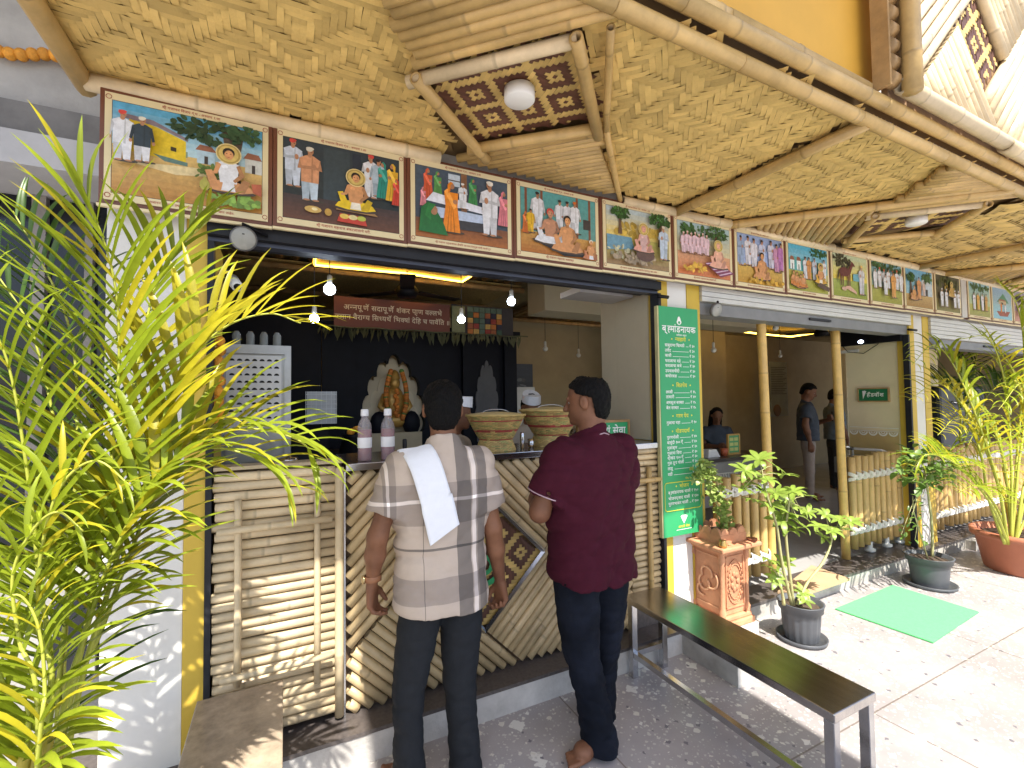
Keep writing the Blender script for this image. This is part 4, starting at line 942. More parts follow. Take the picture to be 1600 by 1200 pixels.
# wall with a cusped opening, built as quads around the arch outline
def arch(cx, zb, w, h, n=72):
    """multifoil arch outline from lower left over the top to lower right; star shaped about (cx, zb+.42h)"""
    pts = [(cx-w*.86, zb)]; cz = zb+.42*h
    for i in range(n+1):
        a = pi*1.13-pi*1.26*i/n; lob = abs(sin((a+pi*.13)/(1.26*pi)*pi*9))
        r = .88+.12*lob**.6
        pts.append((cx+w*r*cos(a), cz+(.56*h if sin(a) > 0 else .42*h)*r*sin(a)*(1+.10*max(0, sin(a))**6)))
    pts.append((cx+w*.86, zb)); return pts
def arch_wall(parent, cx, zb, w, h, X0, X1, Z0, Z1, y, m):
    A = arch(cx, zb, w, h); mb = MB(); n = len(A); cz = zb+.42*h
    def outp(p):                                    # push the point out to the rectangle of the wall
        dx, dz = p[0]-cx, p[1]-cz
        k = min((cx+w*1.15-cx)/abs(dx) if abs(dx) > 1e-6 else 1e9, ((Z1-cz)/dz if dz > 1e-6 else (zb-cz)/dz if dz < -1e-6 else 1e9)); k = max(k, 1)
        return (cx+dx*k, cz+dz*k)
    V = [(p[0], y, p[1]) for p in A]+[(outp(p)[0], y, outp(p)[1]) for p in A]
    mb.add(V, [(i, i+1, n+i+1, n+i) for i in range(n-1)])
    for sx in (-1, 1): mb.add([(cx+sx*w*.3, y+.001, Z1-.3), (cx+sx*w*1.15, y+.001, Z1-.3), (cx+sx*w*1.15, y+.001, Z1), (cx+sx*w*.3, y+.001, Z1)], [(0, 1, 2, 3)])
    mb.box((X0, y, Z0), (cx-w*1.14, y+.04, Z1)); mb.box((cx+w*1.14, y, Z0), (X1, y+.04, Z1)); mb.box((cx-w*1.14, y, Z0), (cx+w*1.14, y+.04, zb))
    V = [(p[0], y, p[1]) for p in A]+[(p[0], y+.10, p[1]) for p in A]
    mb.add(V, [(i, i+1, n+i+1, n+i) for i in range(n-1)])
    return mb.build('front_wall', m, parent)
arch_wall(t, .935, 1.05, .30, .98, .30, 1.62, .1, 2.28, 4.4, SHR)
NC = mat('niche_cream', (.62, .53, .38), .6, var=.12, scale=4)
MB().prism(arch(.935, 1.0, .325, 1.0), 4.50, 4.52, 'y').build('niche_back', NC, t)
MB().prism([(p[0], p[1]) for p in arch(.935, 1.02, .255, .85)], 4.49, 4.499, 'y').build('niche_inner_panel', mat('niche_inner', (.72, .62, .45), .6, var=.08), t)
bx('niche_shelf', (.62, 4.30, .98), (1.25, 4.39, 1.045), NC, t)
bx('side_wall', (1.62, 4.38, .1), (2.10, 4.46, 2.28), SHR, t)
bx('pilaster', (1.60, 4.33, .1), (1.68, 4.379, 2.28), SHR, t); bx('pilaster', (2.06, 4.33, .1), (2.20, 4.379, 2.28), SHR, t)
MB().prism([(p[0], p[1]) for p in arch(1.87, 1.2, .13, .8)], 4.365, 4.379, 'y').build('false_niche', mat('niche_dim', (.09, .09, .10), .6, var=.2), t)
bx('left_wall', (-.5, 4.42, .1), (.296, 4.5, 2.4), SHR, t)
bx('cornice', (.28, 4.28, 2.281), (2.22, 4.46, 2.33), SHR, t)
# garlanded idol
t = empty('garlanded_idol', (.935, 4.40, 1.05), 'small seated idol covered in marigold garlands inside the cream arch', 'statue')
BRS = mat('idol_gold', (.55, .32, .08), .4, metal=.3, var=.3, scale=30)
B_ = .30
mb = MB(); mb.ball((.935, 4.41, 1.30+B_), (.10, .06, .17)).ball((.935, 4.40, 1.14+B_), (.15, .08, .07)).ball((.935, 4.39, 1.49+B_), (.05, .045, .065)); mb.lathe((.935, 4.39, 1.53+B_), [(.055, 0), (.045, .04), (.03, .07), (0, .09)], 12)
for sx in (-1, 1): mb.tube([(.935+sx*.09, 4.40, 1.38+B_), (.935+sx*.14, 4.37, 1.27+B_), (.935+sx*.08, 4.33, 1.21+B_)], [.03, .027, .02], 8)
mb.build('figure', BRS, t)
bx('plinth', (.70, 4.30, 1.046), (1.17, 4.48, 1.33), mat('idol_plinth', (.50, .42, .28), .6, var=.1), t)
gm = mat('idol_marigold', (.62, .20, .03), .7, var=.4, scale=60, rnd=.4)
gr_ = mat('idol_leaf_green', (.08, .2, .04), .7, rnd=.3)
for k in range(64):
    a = (k//2)/31; sx = -1 if k % 2 else 1
    MB().ball((.935+sx*(.05+.045*sin(pi*a*.95)), 4.32, 1.60+B_-.44*a), (.024, .02, .024), 7, 5).build('garland_flower', gm if k % 7 else gr_, t)
for k in range(10): MB().ball((.935+.012*sin(k*2.2), 4.31, 1.42+B_-.026*k), (.022, .016, .02), 7, 5).build('garland_flower', gm, t)
for sx in (-1, 1): MB().ball((.935+sx*.15, 4.36, 1.17+B_-.06), (.085, .06, .12)).build('black_side_cushion', SHR, t)
# banner
t = empty('shrine_banner', (.9, 4.2, 2.4), 'maroon banner with two lines of pale Devanagari prayer above the shrine', 'banner')
bx('panel', (.38, 4.20, 2.265), (1.42, 4.215, 2.535), mat('maroon_print', (.17, .055, .04), .6, var=.05), t)
for k, s_ in enumerate(('अन्नपूर्णे सदापूर्णे शंकर प्राण वल्लभे', 'ज्ञान वैराग्य सिध्यर्थ भिक्षां देहि च पार्वति ॥')):
    L_ = MB(); text(L_, s_, (.90, 4.198, 2.425-.085*k), (1, 0, 0), (0, 0, 1), .047 if k == 0 else .045); L_.build('text_line', mat('pale_lettering', (.75, .66, .5), .6, var=0), t)
# leaf toran
t = empty('leaf_toran', (1.2, 4.18, 2.26), 'string of drooping dry green leaves hanging below the maroon banner', 'garland')
LF = mat('toran_leaf', (.09, .10, .05), .6, var=.3, rnd=.4)
rr = random.Random(4)
MB().tube([(.25+.1*i, 4.17, 2.265+.006*sin(i*1.7)) for i in range(21)], .006, 5).build('string', LF, t)
for k in range(70):
    x = .27+k*.0275; l = rr.uniform(.06, .14); a = rr.uniform(-.35, .35); w = rr.uniform(.008, .014); y = 4.165+rr.uniform(-.015, .01)
    MB().add([(x-w*.3, y, 2.265), (x+w*.3, y, 2.265), (x+w+sin(a)*l*.5, y-.01, 2.265-l*.5), (x-w+sin(a)*l*.5, y+.01, 2.265-l*.5), (x+sin(a)*l, y-.012, 2.265-l)], [(0, 1, 2, 3), (3, 2, 4)]).build('leaf', LF, t)
# patchwork hanging beside the banner
t = empty('patchwork_hanging', (1.75, 4.2, 2.4), 'patchwork cloth of small coloured squares hanging right of the maroon banner', 'wall hanging')
cols = [(.45, .16, .04), (.05, .10, .07), (.28, .05, .04), (.5, .33, .1), (.03, .03, .06), (.32, .11, .05), (.10, .16, .13)]
for i in range(6):
    for j in range(5):
        MB().box((1.60+i*.062, 4.19, 2.27+j*.054), (1.655+i*.062, 4.20, 2.318+j*.054), 1, cols[(i*3+j*5+i*j) % 7]).build('cloth_square', PRN, t)
bx('backing_cloth', (1.44, 4.205, 2.26), (2.1, 4.212, 2.55), mat('dark_cloth', (.05, .045, .05), .8), t)
pf = MB(); pf.box((1.44, 4.19, 2.28), (1.57, 4.20, 2.53), 1, (.2, .22, .12)); pf.build('printed_strip', PRN, t)
# hanging bulbs (lit)
BULB = mat('lit_bulb', (1, 1, 1), .3, var=0, emit=(.75, .86, 1), estr=14)
BOFF = mat('unlit_bulb', (.62, .62, .58), .3, var=0); CORD = mat('cord', (.02, .02, .02), .6)
def bulb(px, py, y, top, lit, lab, group, r=.03):
    c = ony(px, py, y); t = empty('hanging_bulb', tuple(c), lab, 'bulb', group)
    MB().tube([(c[0], c[1], c[2]+.08), (c[0], c[1], top)], .003, 5).build('cord', CORD, t)
    MB().lathe((c[0], c[1], c[2]+.018), [(.013, 0), (.015, .02), (.015, .06), (.008, .07), (0, .07)], 12).build('socket', BOFF, t)
    MB().ball((c[0], c[1], c[2]), (r, r, r), 14, 10).build('globe', BULB if lit else BOFF, t)
bulb(515, 452, 2.95, 2.84, 1, 'largest lit white bulb, at the upper left of the kitchen opening', 'lit bulbs in the kitchen', .034)
bulb(491, 498, 3.3, 2.84, 1, 'lowest lit bulb at the left edge of the maroon banner', 'lit bulbs in the kitchen')
bulb(721, 499, 3.3, 2.84, 1, 'lit bulb just right of the maroon banner', 'lit bulbs in the kitchen')
bulb(799, 471, 3.0, 2.84, 1, 'rightmost lit bulb above the baskets', 'lit bulbs in the kitchen')
bulb(852, 545, 4.6, 2.84, 0, 'unlit bulb under the bent yellow strip light', 'unlit bulbs in the dining room')
bulb(904, 555, 5.2, 2.84, 0, 'small unlit bulb right of the bent yellow strip light', 'unlit bulbs in the dining room')
bulb(1115, 547, 3.6, 2.84, 0, 'unlit bulb just right of the green menu board', 'unlit bulbs in the dining room')
bulb(1212, 512, 3.0, 2.84, 0, 'unlit bulb beside the left bamboo post top', 'unlit bulbs in the dining room')
bulb(1219, 556, 4.6, 2.84, 0, 'small unlit bulb between the two bamboo posts', 'unlit bulbs in the dining room')
# LED strips in the ceiling mats
LED = mat('led_strip', (1, .7, .2), .4, var=0, emit=(1, .60, .08), estr=4.5)
def led(pts, z, lab, r=.010, mat_under=True):
    Q = [tuple(onz(x, y, z)) for x, y in pts]; c = sum((Vector(q) for q in Q), Vector())/len(Q)
    t = empty('strip_light', tuple(c), lab, 'strip light', 'yellow strip lights inside the shop')
    for a, b in zip(Q[:-1], Q[1:]): MB().tube([a, b], r, 6).build('light_tube', LED, t)
led([(492, 403), (492, 414), (634, 427), (722, 440), (742, 427)], 2.74, 'long bent yellow strip light over the kitchen')
led([(803, 541), (846, 542), (882, 532), (902, 525)], 2.70, 'bent yellow strip light seen past the shrine', .016)
led([(899, 495), (950, 498)], 2.72, 'short straight yellow strip light beside the return wall', .014)
led([(1118, 513), (1190, 522), (1236, 526), (1302, 516)], 2.74, 'yellow strip light behind the bamboo posts of the dining room', .014)
# slatted mats on the kitchen ceiling
t = empty('ceiling_mats', (1, 4, 2.8), 'dim cane matting and bamboo rails fixed under the shop ceiling', 'ceiling mat')
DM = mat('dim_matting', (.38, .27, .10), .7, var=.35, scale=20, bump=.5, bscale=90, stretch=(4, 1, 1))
for i in range(22): pole((-.4+i*.12, 2.75, 2.815), (-.4+i*.12, 4.15, 2.815), .03, t, BAMB, name='cane', n=6, hollow=False, seed=i, step=2)
for i in range(26): pole((2.8+i*.11, 2.75, 2.815), (2.8+i*.11, 5.9, 2.815), .03, t, BAMB, name='cane', n=6, hollow=False, seed=i, step=2)
bx('mat_panel', (-.4, 4.2, 2.79), (2.2, 6.2, 2.80), DM, t); bx('mat_panel', (.2, 3.75, 2.755), (1.55, 4.12, 2.765), mat('lit_matting', (.6, .4, .1), .6, var=.3, scale=40, bump=.5), t)  # second panel is a paler matting copy, lamp light put into its colour
for y in (3.3, 4.25, 5.2): pole((-.45, y, 2.76), (2.25, y, 2.76), .028, t, BAMB, name='rail', n=6, hollow=False, seed=int(y*10), step=2)
for y in (3.3, 4.6, 5.8): pole((2.75, y, 2.76), (5.6, y, 2.76), .028, t, BAMB, name='rail', n=6, hollow=False, seed=int(y*13), step=2)
# ceiling fans
for (px, py, y, lab) in ((636, 455, 4.0, 'dark ceiling fan above the maroon banner'), (1283, 520, 4.2, 'dark ceiling fan between the bamboo posts')):
    c = ony(px, py, y); t = empty('ceiling_fan', tuple(c), lab, 'fan')
    MB().lathe(tuple(c), [(0, -.05), (.08, -.05), (.10, 0), (.07, .05), (0, .05)], 18).build('motor', BLK, t)
    MB().tube([tuple(c), (c[0], c[1], 2.84)], .012, 6).build('rod', BLK, t)
    for k in range(3):
        a = k*2.094+.3; MB().box((c[0]+.1, c[1]-.06, c[2]-.004), (c[0]+.55, c[1]+.06, c[2]+.004), rz=a, piv=(c[0], c[1])).build('blade', BLK, t)
# shop security cameras and lamps with round mirrors
def spot(px, py, y, lab):
    c = ony(px, py, y); t = empty('round_lamp', tuple(c), lab, 'lamp', 'round clip lamps on the shutter boxes')
    V = MB(); V.tube([(c[0], c[1], c[2]), (c[0], c[1]-.018, c[2]-.006)], [.052, .052], 24); V.build('disc', mat('lamp_disc', (.16, .16, .17), .4, metal=.3), t)
    V = MB(); V.tube([(c[0], c[1]-.0185, c[2]-.006), (c[0], c[1]-.021, c[2]-.007)], [.047, .045], 24); V.build('lens', mat('lamp_lens', (.30, .30, .28), .25), t)
    V = MB(); V.tube([(c[0], c[1]-.022, c[2]+.01), (c[0], c[1]-.026, c[2]+.055), (c[0]+.03, c[1]+.0, c[2]+.05), (c[0]+.09, c[1]+.02, c[2]+.03)], .008, 6); V.build('clip', BLK, t)
spot(381, 373, 2.27, 'round grey lamp on the black shutter box near the palm'); spot(1117, 484, 2.31, 'round lamp right of the top of the menu board'); spot(1465, 540, 2.31, 'round lamp at the left end of the far right opening')
c = ony(372, 447, 2.45); t = empty('security_camera', tuple(c), 'small white security camera pointing down at the upper left of the kitchen opening', 'camera')
MB().tube([(c[0]-.03, 2.5, c[2]+.04), (c[0], 2.42, c[2]-.01)], [.028, .024], 12).build('body', mat('white_plastic', (.8, .8, .8), .4), t)
MB().tube([(c[0], 2.419, c[2]-.0105), (c[0]+.0003, 2.414, c[2]-.014)], [.016, .015], 12).build('lens', BLK, t); MB().tube([(c[0]-.02, 2.5, c[2]+.03), (c[0]-.05, 2.52, c[2]+.08)], .012, 8).build('mount', _mc['white_plastic'], t)

# steel oven cabinet with a perforated door
t = empty('perforated_cabinet', (-.13, 3.0, 1.6), 'steel cabinet with rows of half round holes at the left of the kitchen', 'cabinet')
CS = mat('cabinet_steel', (.38, .385, .40), .4, metal=.6, var=.2, scale=5)
bx('case', (-.34, 3.0, 1.22), (.03, 3.35, 1.95), CS, t)
fm = MB(); fm.box((-.345, 2.975, 1.22), (-.30, 2.999, 1.95)).box((.0, 2.975, 1.22), (.035, 2.999, 1.95)).box((-.299, 2.975, 1.90), (-.001, 2.999, 1.95)).box((-.299, 2.975, 1.22), (-.001, 2.999, 1.27)); fm.build('door_frame', CS, t)
hl = MB()
for i in range(7):
    for j in range(9):
        x = -.262+i*.037; z = 1.53+j*.041
        hl.add([(x+.0135*cos(pi*k/6), 2.985, z+.013*sin(pi*k/6)) for k in range(7)], [tuple(range(7))])
bx('perforated_sheet', (-.29, 2.986, 1.48), (-.015, 2.999, 1.89), mat('sheet_pale', (.55, .55, .57), .4, metal=.3), t)
o = hl.build('louvre_hole', mat('hole_black', (.005, .005, .006), .8, var=0), t, kind='stuff')
bx('drawer', (-.29, 2.98, 1.29), (-.015, 2.999, 1.45), CS, t)
bx('leg', (-.34, 3.0, .1), (-.31, 3.03, 1.219), CS, t); bx('leg', (.0, 3.0, .1), (.03, 3.03, 1.219), CS, t)
for k in range(4): MB().lathe((-.25+k*.07, 3.1, 1.951), [(.02, 0), (.022, .01), (.022, .07), (.012, .09), (0, .09)], 12).build('glass_jar', mat('glass_jar', (.4, .42, .42), .15, alpha=.6), None, ('leftmost', 'second', 'third', 'rightmost')[k]+' glass jar on top of the perforated cabinet', 'jar', 'jars on the cabinet', loc=(-.25+k*.07, 3.1, 1.951))
# marigold string on the left jamb
t = empty('marigold_garland', (-.262, 2.42, 1.7), 'short vertical marigold string hanging at the left jamb of the kitchen', 'garland')
for k in range(9): MB().ball((-.262+.004*sin(k*2), 2.42, 1.90-k*.045), (.024, .022, .024), 8, 6).build('marigold', GAR, t)
# crockery rack, boxes and dark equipment at the back
t = empty('kitchen_rack', (.25, 3.8, 1.5), 'dark kitchen equipment stand with a white wire grille', 'rack')
bx('shelf', (.02, 3.7, 1.2), (.48, 4.0, 1.24), DARK, t); bx('machine', (.05, 3.72, 1.241), (.30, 3.98, 1.42), BLK, t)
for i in range(7): MB().box((.14+i*.035, 3.69, 1.46), (.144+i*.035, 3.694, 1.70)).build('wire', mat('white_wire', (.65, .66, .68), .4), t)
for i in range(7): MB().box((.14, 3.688, 1.46+i*.036), (.354, 3.692, 1.464+i*.036)).build('wire', _mc['white_wire'], t)
bx('back_sheet', (.15, 3.72, 1.46), (.35, 3.73, 1.70), mat('sheet_white', (.55, .56, .58), .6), t); bx('leg', (.03, 3.72, .1), (.06, 3.75, 1.199), DARK, t); bx('leg', (.44, 3.72, .1), (.47, 3.75, 1.199), DARK, t)
t = empty('brass_pot', (.47, 3.6, 1.25), 'black pot with orange flowers left of the juice bottles', 'pot')
MB().lathe((.47, 3.6, 1.18), [(0, 0), (.07, 0), (.11, .08), (.08, .18), (.09, .2), (0, .2)], 18).build('pot', BLK, t)
for k in range(5): MB().ball((.47+.035*cos(k*1.3), 3.58, 1.405+.012*sin(k*2)), (.03, .03, .025), 8, 5).build('marigold', GAR, t)
# white cooler box and service window beyond the shrine
t = empty('white_cabinet', (1.95, 4.8, 1.5), 'white box cabinet with a slim lid beyond the worker in the paper cap', 'cabinet')
bx('case', (2.22, 4.9, .1), (2.70, 5.3, 1.72), mat('white_laminate', (.62, .61, .60), .5, var=.04), t); bx('lid', (2.20, 4.88, 1.722), (2.72, 5.32, 1.77), _mc['white_laminate'], t)
t = empty('wall_photo', (3.0, 6.28, 1.9), 'dark bluish group photograph on the far cream wall', 'picture')
pc = Pic(2.42, 1.62, 1.05, .55, 6.285); pc.grad(0, 3, (.02, .03, .05), (.06, .08, .13)); pc.blotch(2.6, 1.4, .9, .8, (.12, .14, .18), 26, .25); pc.blotch(.8, 1.4, .6, .8, (.08, .10, .14), 16, .3)
pc.mb.build('print', PRN, t)
t = empty('wall_emblem', (4.2, 6.28, 1.7), 'round black lotus petal motif painted on the dining room wall', 'wall painting')
c = ony(1100, 600, 6.28); em = MB()
for k in range(28):
    a = 2*pi*k/28; r0, r1 = .30, .42; w = .022; ca, sa = cos(a), sin(a)
    MB().add([(c[0]+r0*ca, 6.28, c[2]+r0*sa), (c[0]+(r0+.06)*ca-w*sa, 6.28, c[2]+(r0+.06)*sa+w*ca), (c[0]+r1*ca, 6.28, c[2]+r1*sa), (c[0]+(r0+.06)*ca+w*sa, 6.28, c[2]+(r0+.06)*sa-w*ca)], [(0, 1, 2, 3)]).build('petal', BLK, t)
MB().add([(c[0]+.07*cos(k*pi/8), 6.28, c[2]+.07*sin(k*pi/8)) for k in range(16)], [tuple(range(16))]).build('centre', BLK, t)
# dining room: column, poster, table with reflected lettering, sign, television, steel sink unit
struct('pillar', MB().box((4.95, 5.2, .1), (5.02, 5.3, 2.84)), RW)
a = ony(1202, 565, 5.9); b = ony(1227, 650, 5.9)
t = empty('wall_poster', (a[0]+.3, 5.9, 1.7), 'tall grey poster of small lines of text behind the left bamboo post', 'poster')
struct('interior_wall', MB().box((4.8, 5.93, .1), (7.4, 6.0, 2.84)), CREAM)
bx('sheet', (a[0], 5.9, b[2]), (b[0]+.1, 5.925, a[2]), mat('poster_grey', (.28, .30, .29), .6), t)
for k in range(16):
    z = a[2]-.12-k*.035; bx('text_line', (a[0]+.04, 5.893, z), (b[0]+.06-.05*(k*7 % 3), 5.899, z+.012), mat('poster_ink', (.10, .10, .10), .7), t)
MB().ball((a[0]+.2, 5.9, b[2]+.12), (.12, .02, .12), 12, 8).build('portrait_patch', mat('poster_brown', (.2, .12, .08), .6), t)
# cash table
t = empty('cash_table', (4.8, 3.8, .1), 'dark topped table whose grey front shows a modelled pale reflection of Devanagari lettering', 'table')
bx('table_top', (4.1, 3.78, .86), (5.55, 4.5, .90), mat('table_dark', (.07, .06, .055), .3, var=.2), t)
bx('front_panel', (4.14, 3.80, .35), (5.48, 3.84, .859), mat('table_front', (.23, .22, .21), .4, var=.1), t); bx('side_panel', (5.44, 3.841, .35), (5.48, 4.46, .859), _mc['table_front'], t)
for x in (4.16, 5.42): bx('leg', (x, 3.9, .1), (x+.05, 3.95, .349), DARK, t)
L_ = MB(); text(L_, 'ब्रह्मांडनायक', (4.85, 3.797, .64), (-1, 0, 0), (0, 0, 1), .10); L_.add([(5.35+.045*cos(k*pi/8), 3.797, .70+.055*sin(k*pi/8)) for k in range(16)], [tuple(range(16))]); L_.build('lettering', mat('reflected_lettering', (.50, .48, .42), .5, var=0), t)  # reflection of a sign built as flat mirrored shapes on the front
t = empty('table_menu', (5.05, 3.95, .9), 'small green menu card in an orange wooden stand on the cash table', 'menu')
bx('card', (4.94, 3.95, .93), (5.12, 3.965, 1.14), mat('card_green', (.10, .38, .15), .5), t); fm = MB(); fm.box((4.92, 3.945, .902), (5.14, 3.97, .929)).box((4.92, 3.945, 1.141), (5.14, 3.97, 1.16)).box((4.92, 3.945, .93), (4.939, 3.97, 1.14)).box((5.121, 3.945, .93), (5.14, 3.97, 1.14)); fm.build('frame', mat('orange_wood', (.55, .32, .08), .5), t)
for i in range(3):
    for j in range(2): bx('print_patch', (4.955+j*.08, 3.9475, .95+i*.062), (5.02+j*.08, 3.9495, .99+i*.062), mat('patch_yellow', (.6, .6, .2), .5), t)
t = empty('tissue_box', (4.5, 3.95, .9), 'white tapered tissue box on the cash table', 'box')
MB().add([(4.52, 3.9, .901), (4.72, 3.9, .901), (4.72, 4.05, .901), (4.52, 4.05, .901), (4.56, 3.93, .99), (4.69, 3.93, .99), (4.69, 4.02, .99), (4.56, 4.02, .99)], [(0, 3, 2, 1), (4, 5, 6, 7), (0, 1, 5, 4), (1, 2, 6, 5), (2, 3, 7, 6), (3, 0, 4, 7)]).build('box', mat('tissue_white', (.75, .74, .72), .6), t)
MB().lathe((4.85, 3.95, .901), [(0, 0), (.035, 0), (.045, .09), (0, .09)], 12).build('orange_cup', mat('cup_orange', (.5, .12, .05), .5), None, 'small orange red cup beside the table menu', 'cup', loc=(4.85, 3.95, .9))
# wash sign on the right wall, television and wires
ya, yb = onx(1342, 615, 5.597)[1], onx(1391, 615, 5.597)[1]; zt1 = onx(1365, 606, 5.597)[2]; zb1 = onx(1365, 628, 5.597)[2]
t = empty('hand_wash_sign', (5.59, (ya+yb)/2, zt1), 'small green sign with folded hands and हँडवॉश on the cream side wall', 'sign')
y0, y1 = min(ya, yb), max(ya, yb)
bx('board', (5.575, y0+.01, zb1+.012), (5.592, y1-.01, zt1-.012), mat('sign_green', (.015, .16, .06), .5, var=.05), t)
fm = MB(); fm.box((5.567, y0, zb1), (5.594, y1, zb1+.0118)).box((5.567, y0, zt1-.0118), (5.594, y1, zt1)).box((5.567, y0, zb1+.012), (5.594, y0+.0098, zt1-.012)).box((5.567, y1-.0098, zb1+.012), (5.594, y1, zt1-.012)); fm.build('frame', BAMB, t)
L_ = MB(); text(L_, 'हँडवॉश', (5.573, (y0+y1)/2-.02, (zb1+zt1)/2-.018), (0, -1, 0), (0, 0, 1), .040)
for k in range(3): L_.add([(5.573, y1-.05, zb1+.03), (5.573, y1-.06-.012*k, zt1-.035+.008*(k % 2)), (5.573, y1-.045-.012*k, zt1-.03)], [(0, 1, 2)])
L_.build('lettering', WTXT, t)
t = empty('television', (5.5, 2.9, 2.3), 'black wall television high on the cream side wall, with loose white wires', 'television')
pv = [onx(x, y, 5.50) for x, y in ((1313, 515), (1406, 513), (1313, 546), (1404, 552))]
yA, yB = pv[0][1], pv[1][1]
bx('screen_case', (5.50, min(yA, yB), 2.16), (5.56, max(yA, yB), 2.42), BLK, t); bx('wall_mount', (5.561, 2.75, 2.2), (5.598, 2.95, 2.35), DARK, t)
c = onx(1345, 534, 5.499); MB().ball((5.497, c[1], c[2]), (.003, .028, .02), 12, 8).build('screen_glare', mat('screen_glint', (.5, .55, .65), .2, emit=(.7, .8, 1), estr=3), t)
MB().tube([(5.57, 2.95, 2.17), (5.57, 2.9, 2.10), (5.58, 2.75, 2.07), (5.58, 2.62, 2.15), (5.58, 2.58, 2.2)], .004, 5).build('wire', CORD, t); bx('adapter', (5.57, 2.8, 2.09), (5.598, 3.05, 2.12), mat('adapter_white', (.6, .6, .6), .5), t)
t = empty('steel_sink', (5.2, 3.1, .1), 'steel wash counter with a raised tap pipe behind the bamboo railing', 'sink')
bx('basin', (5.17, 2.60, .82), (5.58, 2.86, .98), mat('sink_steel', (.30, .29, .28), .35, metal=.7, var=.2), t); bx('cabinet', (5.20, 2.62, .3), (5.56, 2.84, .819), mat('sink_panel', (.18, .17, .16), .5, metal=.3), t)
for y in (2.61, 2.82): bx('leg', (5.17, y, .1), (5.199, y+.02, .819), STEEL, t)
MB().tube([(5.4, 2.8, .97), (5.4, 2.8, 1.06), (5.42, 2.55, 1.06), (5.43, 2.5, 1.04)], .014, 8).build('pipe', mat('pipe_white', (.62, .6, .58), .4), t)
MB().tube([(5.4, 2.8, 1.06), (5.3, 2.82, 1.08)], .02, 8).build('tap', STEEL, t)
# third opening: dark tank and wall scroll
t = empty('water_tank', (10, 3.6, .1), 'large black water container in the far right room', 'tank')
MB().box((9.2, 3.5, .6), (10.8, 4.1, 1.75)).build('body', mat('tank_black', (.02, .025, .035), .35, var=.3), t, bevel=.05)
MB().tube([(9.5, 3.47, 1.50), (9.8, 3.44, 1.46), (10.0, 3.47, 1.42)], .012, 6).build('handle', STEEL, t); bx('stand', (9.25, 3.55, .1), (10.7, 4.05, .6), DARK, t)
t = empty('iron_scroll', (9, 4.18, 2.1), 'black scrolled ironwork on the cream wall at the right edge', 'ironwork')
for k in range(6):
    cx_, cz_ = 8.45+.28*(k % 3), 2.15+.22*(k//3); MB().tube([(cx_+(.12-.012*a*.5)*cos(a*.6), 4.18, cz_+(.12-.006*a)*sin(a*.6)) for a in range(14)], .008, 5).build('scroll', BLK, t)

# ================================================================== POSTS AND FENCES
for (px, bot, lab) in ((1196, 900, 'left'), (1314, 885, 'right')):
    x = 3.58 if px < 1250 else 4.63
    t = empty('bamboo_post', (x, 2.5, .12), lab+' of the two tall bamboo posts standing in the dining room entrance', 'post', 'tall bamboo posts in the entrance')
    pole((x+.02, 2.5, .118), (x-.03, 2.5, 2.45), .036, t, mat('bamboo_golden', (.62, .40, .12), .4, var=.25, scale=8, tone=True), name='pole', seed=px, n=14, step=.42)
ROPE = mat('white_rope', (.74, .72, .66), .85, var=.2, scale=80, bump=.4, bscale=200)
def fence(xa, xb, y, zb, zt, n, rz, lab, loc, dy=0):
    t = empty('bamboo_fence', loc, lab, 'fence', 'rope tied bamboo railings')
    for k in range(n):
        f = k/(n-1); r = random.Random(k*3+int(xa*10)); x = xa+(xb-xa)*f
        pole((x, y+dy*f, zb+r.uniform(-.03, .02)), (x+r.uniform(-.008, .008), y+dy*f, zt+r.uniform(-.02, .02)), .034+r.uniform(-.003, .003), t, BAM, seed=k+int(xa*7), n=12, step=.36)
    for z in rz:
        pole((xa-.08, y+.045, z), (xb+.05, y+.045+dy, z), .022, t, BAMB, name='rail', seed=int(z*50), n=8)
        for k in range(n):                                   # criss-cross lashing round every upright
            f = k/(n-1); x = xa+(xb-xa)*f; yy = y+dy*f; mb = MB()
            for q in range(3):
                for s_ in (-1, 1):
                    w = .06; o = (q-1)*.011
                    mb.tube([(x-w, yy+.0, z+o-s_*.03), (x-.03, yy-.036, z+o-s_*.016), (x+.0, yy-.044, z+o), (x+.03, yy-.036, z+o+s_*.016), (x+w, yy, z+o+s_*.03)], .0065, 5)
            mb.build('rope_lashing', ROPE, t)
fence(2.98, 3.50, 2.50, .20, 1.00, 6, (.88, .33), 'short railing of bamboo uprights left of the left bamboo post', (3.3, 2.5, .12))
fence(4.79, 5.70, 2.50, .20, 1.04, 10, (.86, .36), 'railing of bamboo uprights between the right bamboo post and the pillar', (5.3, 2.5, .12))
fence(6.10, 8.6, 2.45, .20, 1.04, 24, (.88, .34), 'long railing of bamboo uprights behind the palm in the terracotta pot', (7, 2.5, .12))
for x in (5.05, 5.35, 5.6): MB().lathe((x, 2.50, .118), [(.03, 0), (.045, .01), (.045, .03), (.022, .04), (.022, .10)], 12).build('leg_cap', mat('white_foot', (.7, .7, .66), .5), None, {5.05: 'left', 5.35: 'middle', 5.6: 'right'}[x]+' pale foot under the bamboo railing beside the pillar', 'foot', 'pale feet under the railing', loc=(x, 2.5, .12))

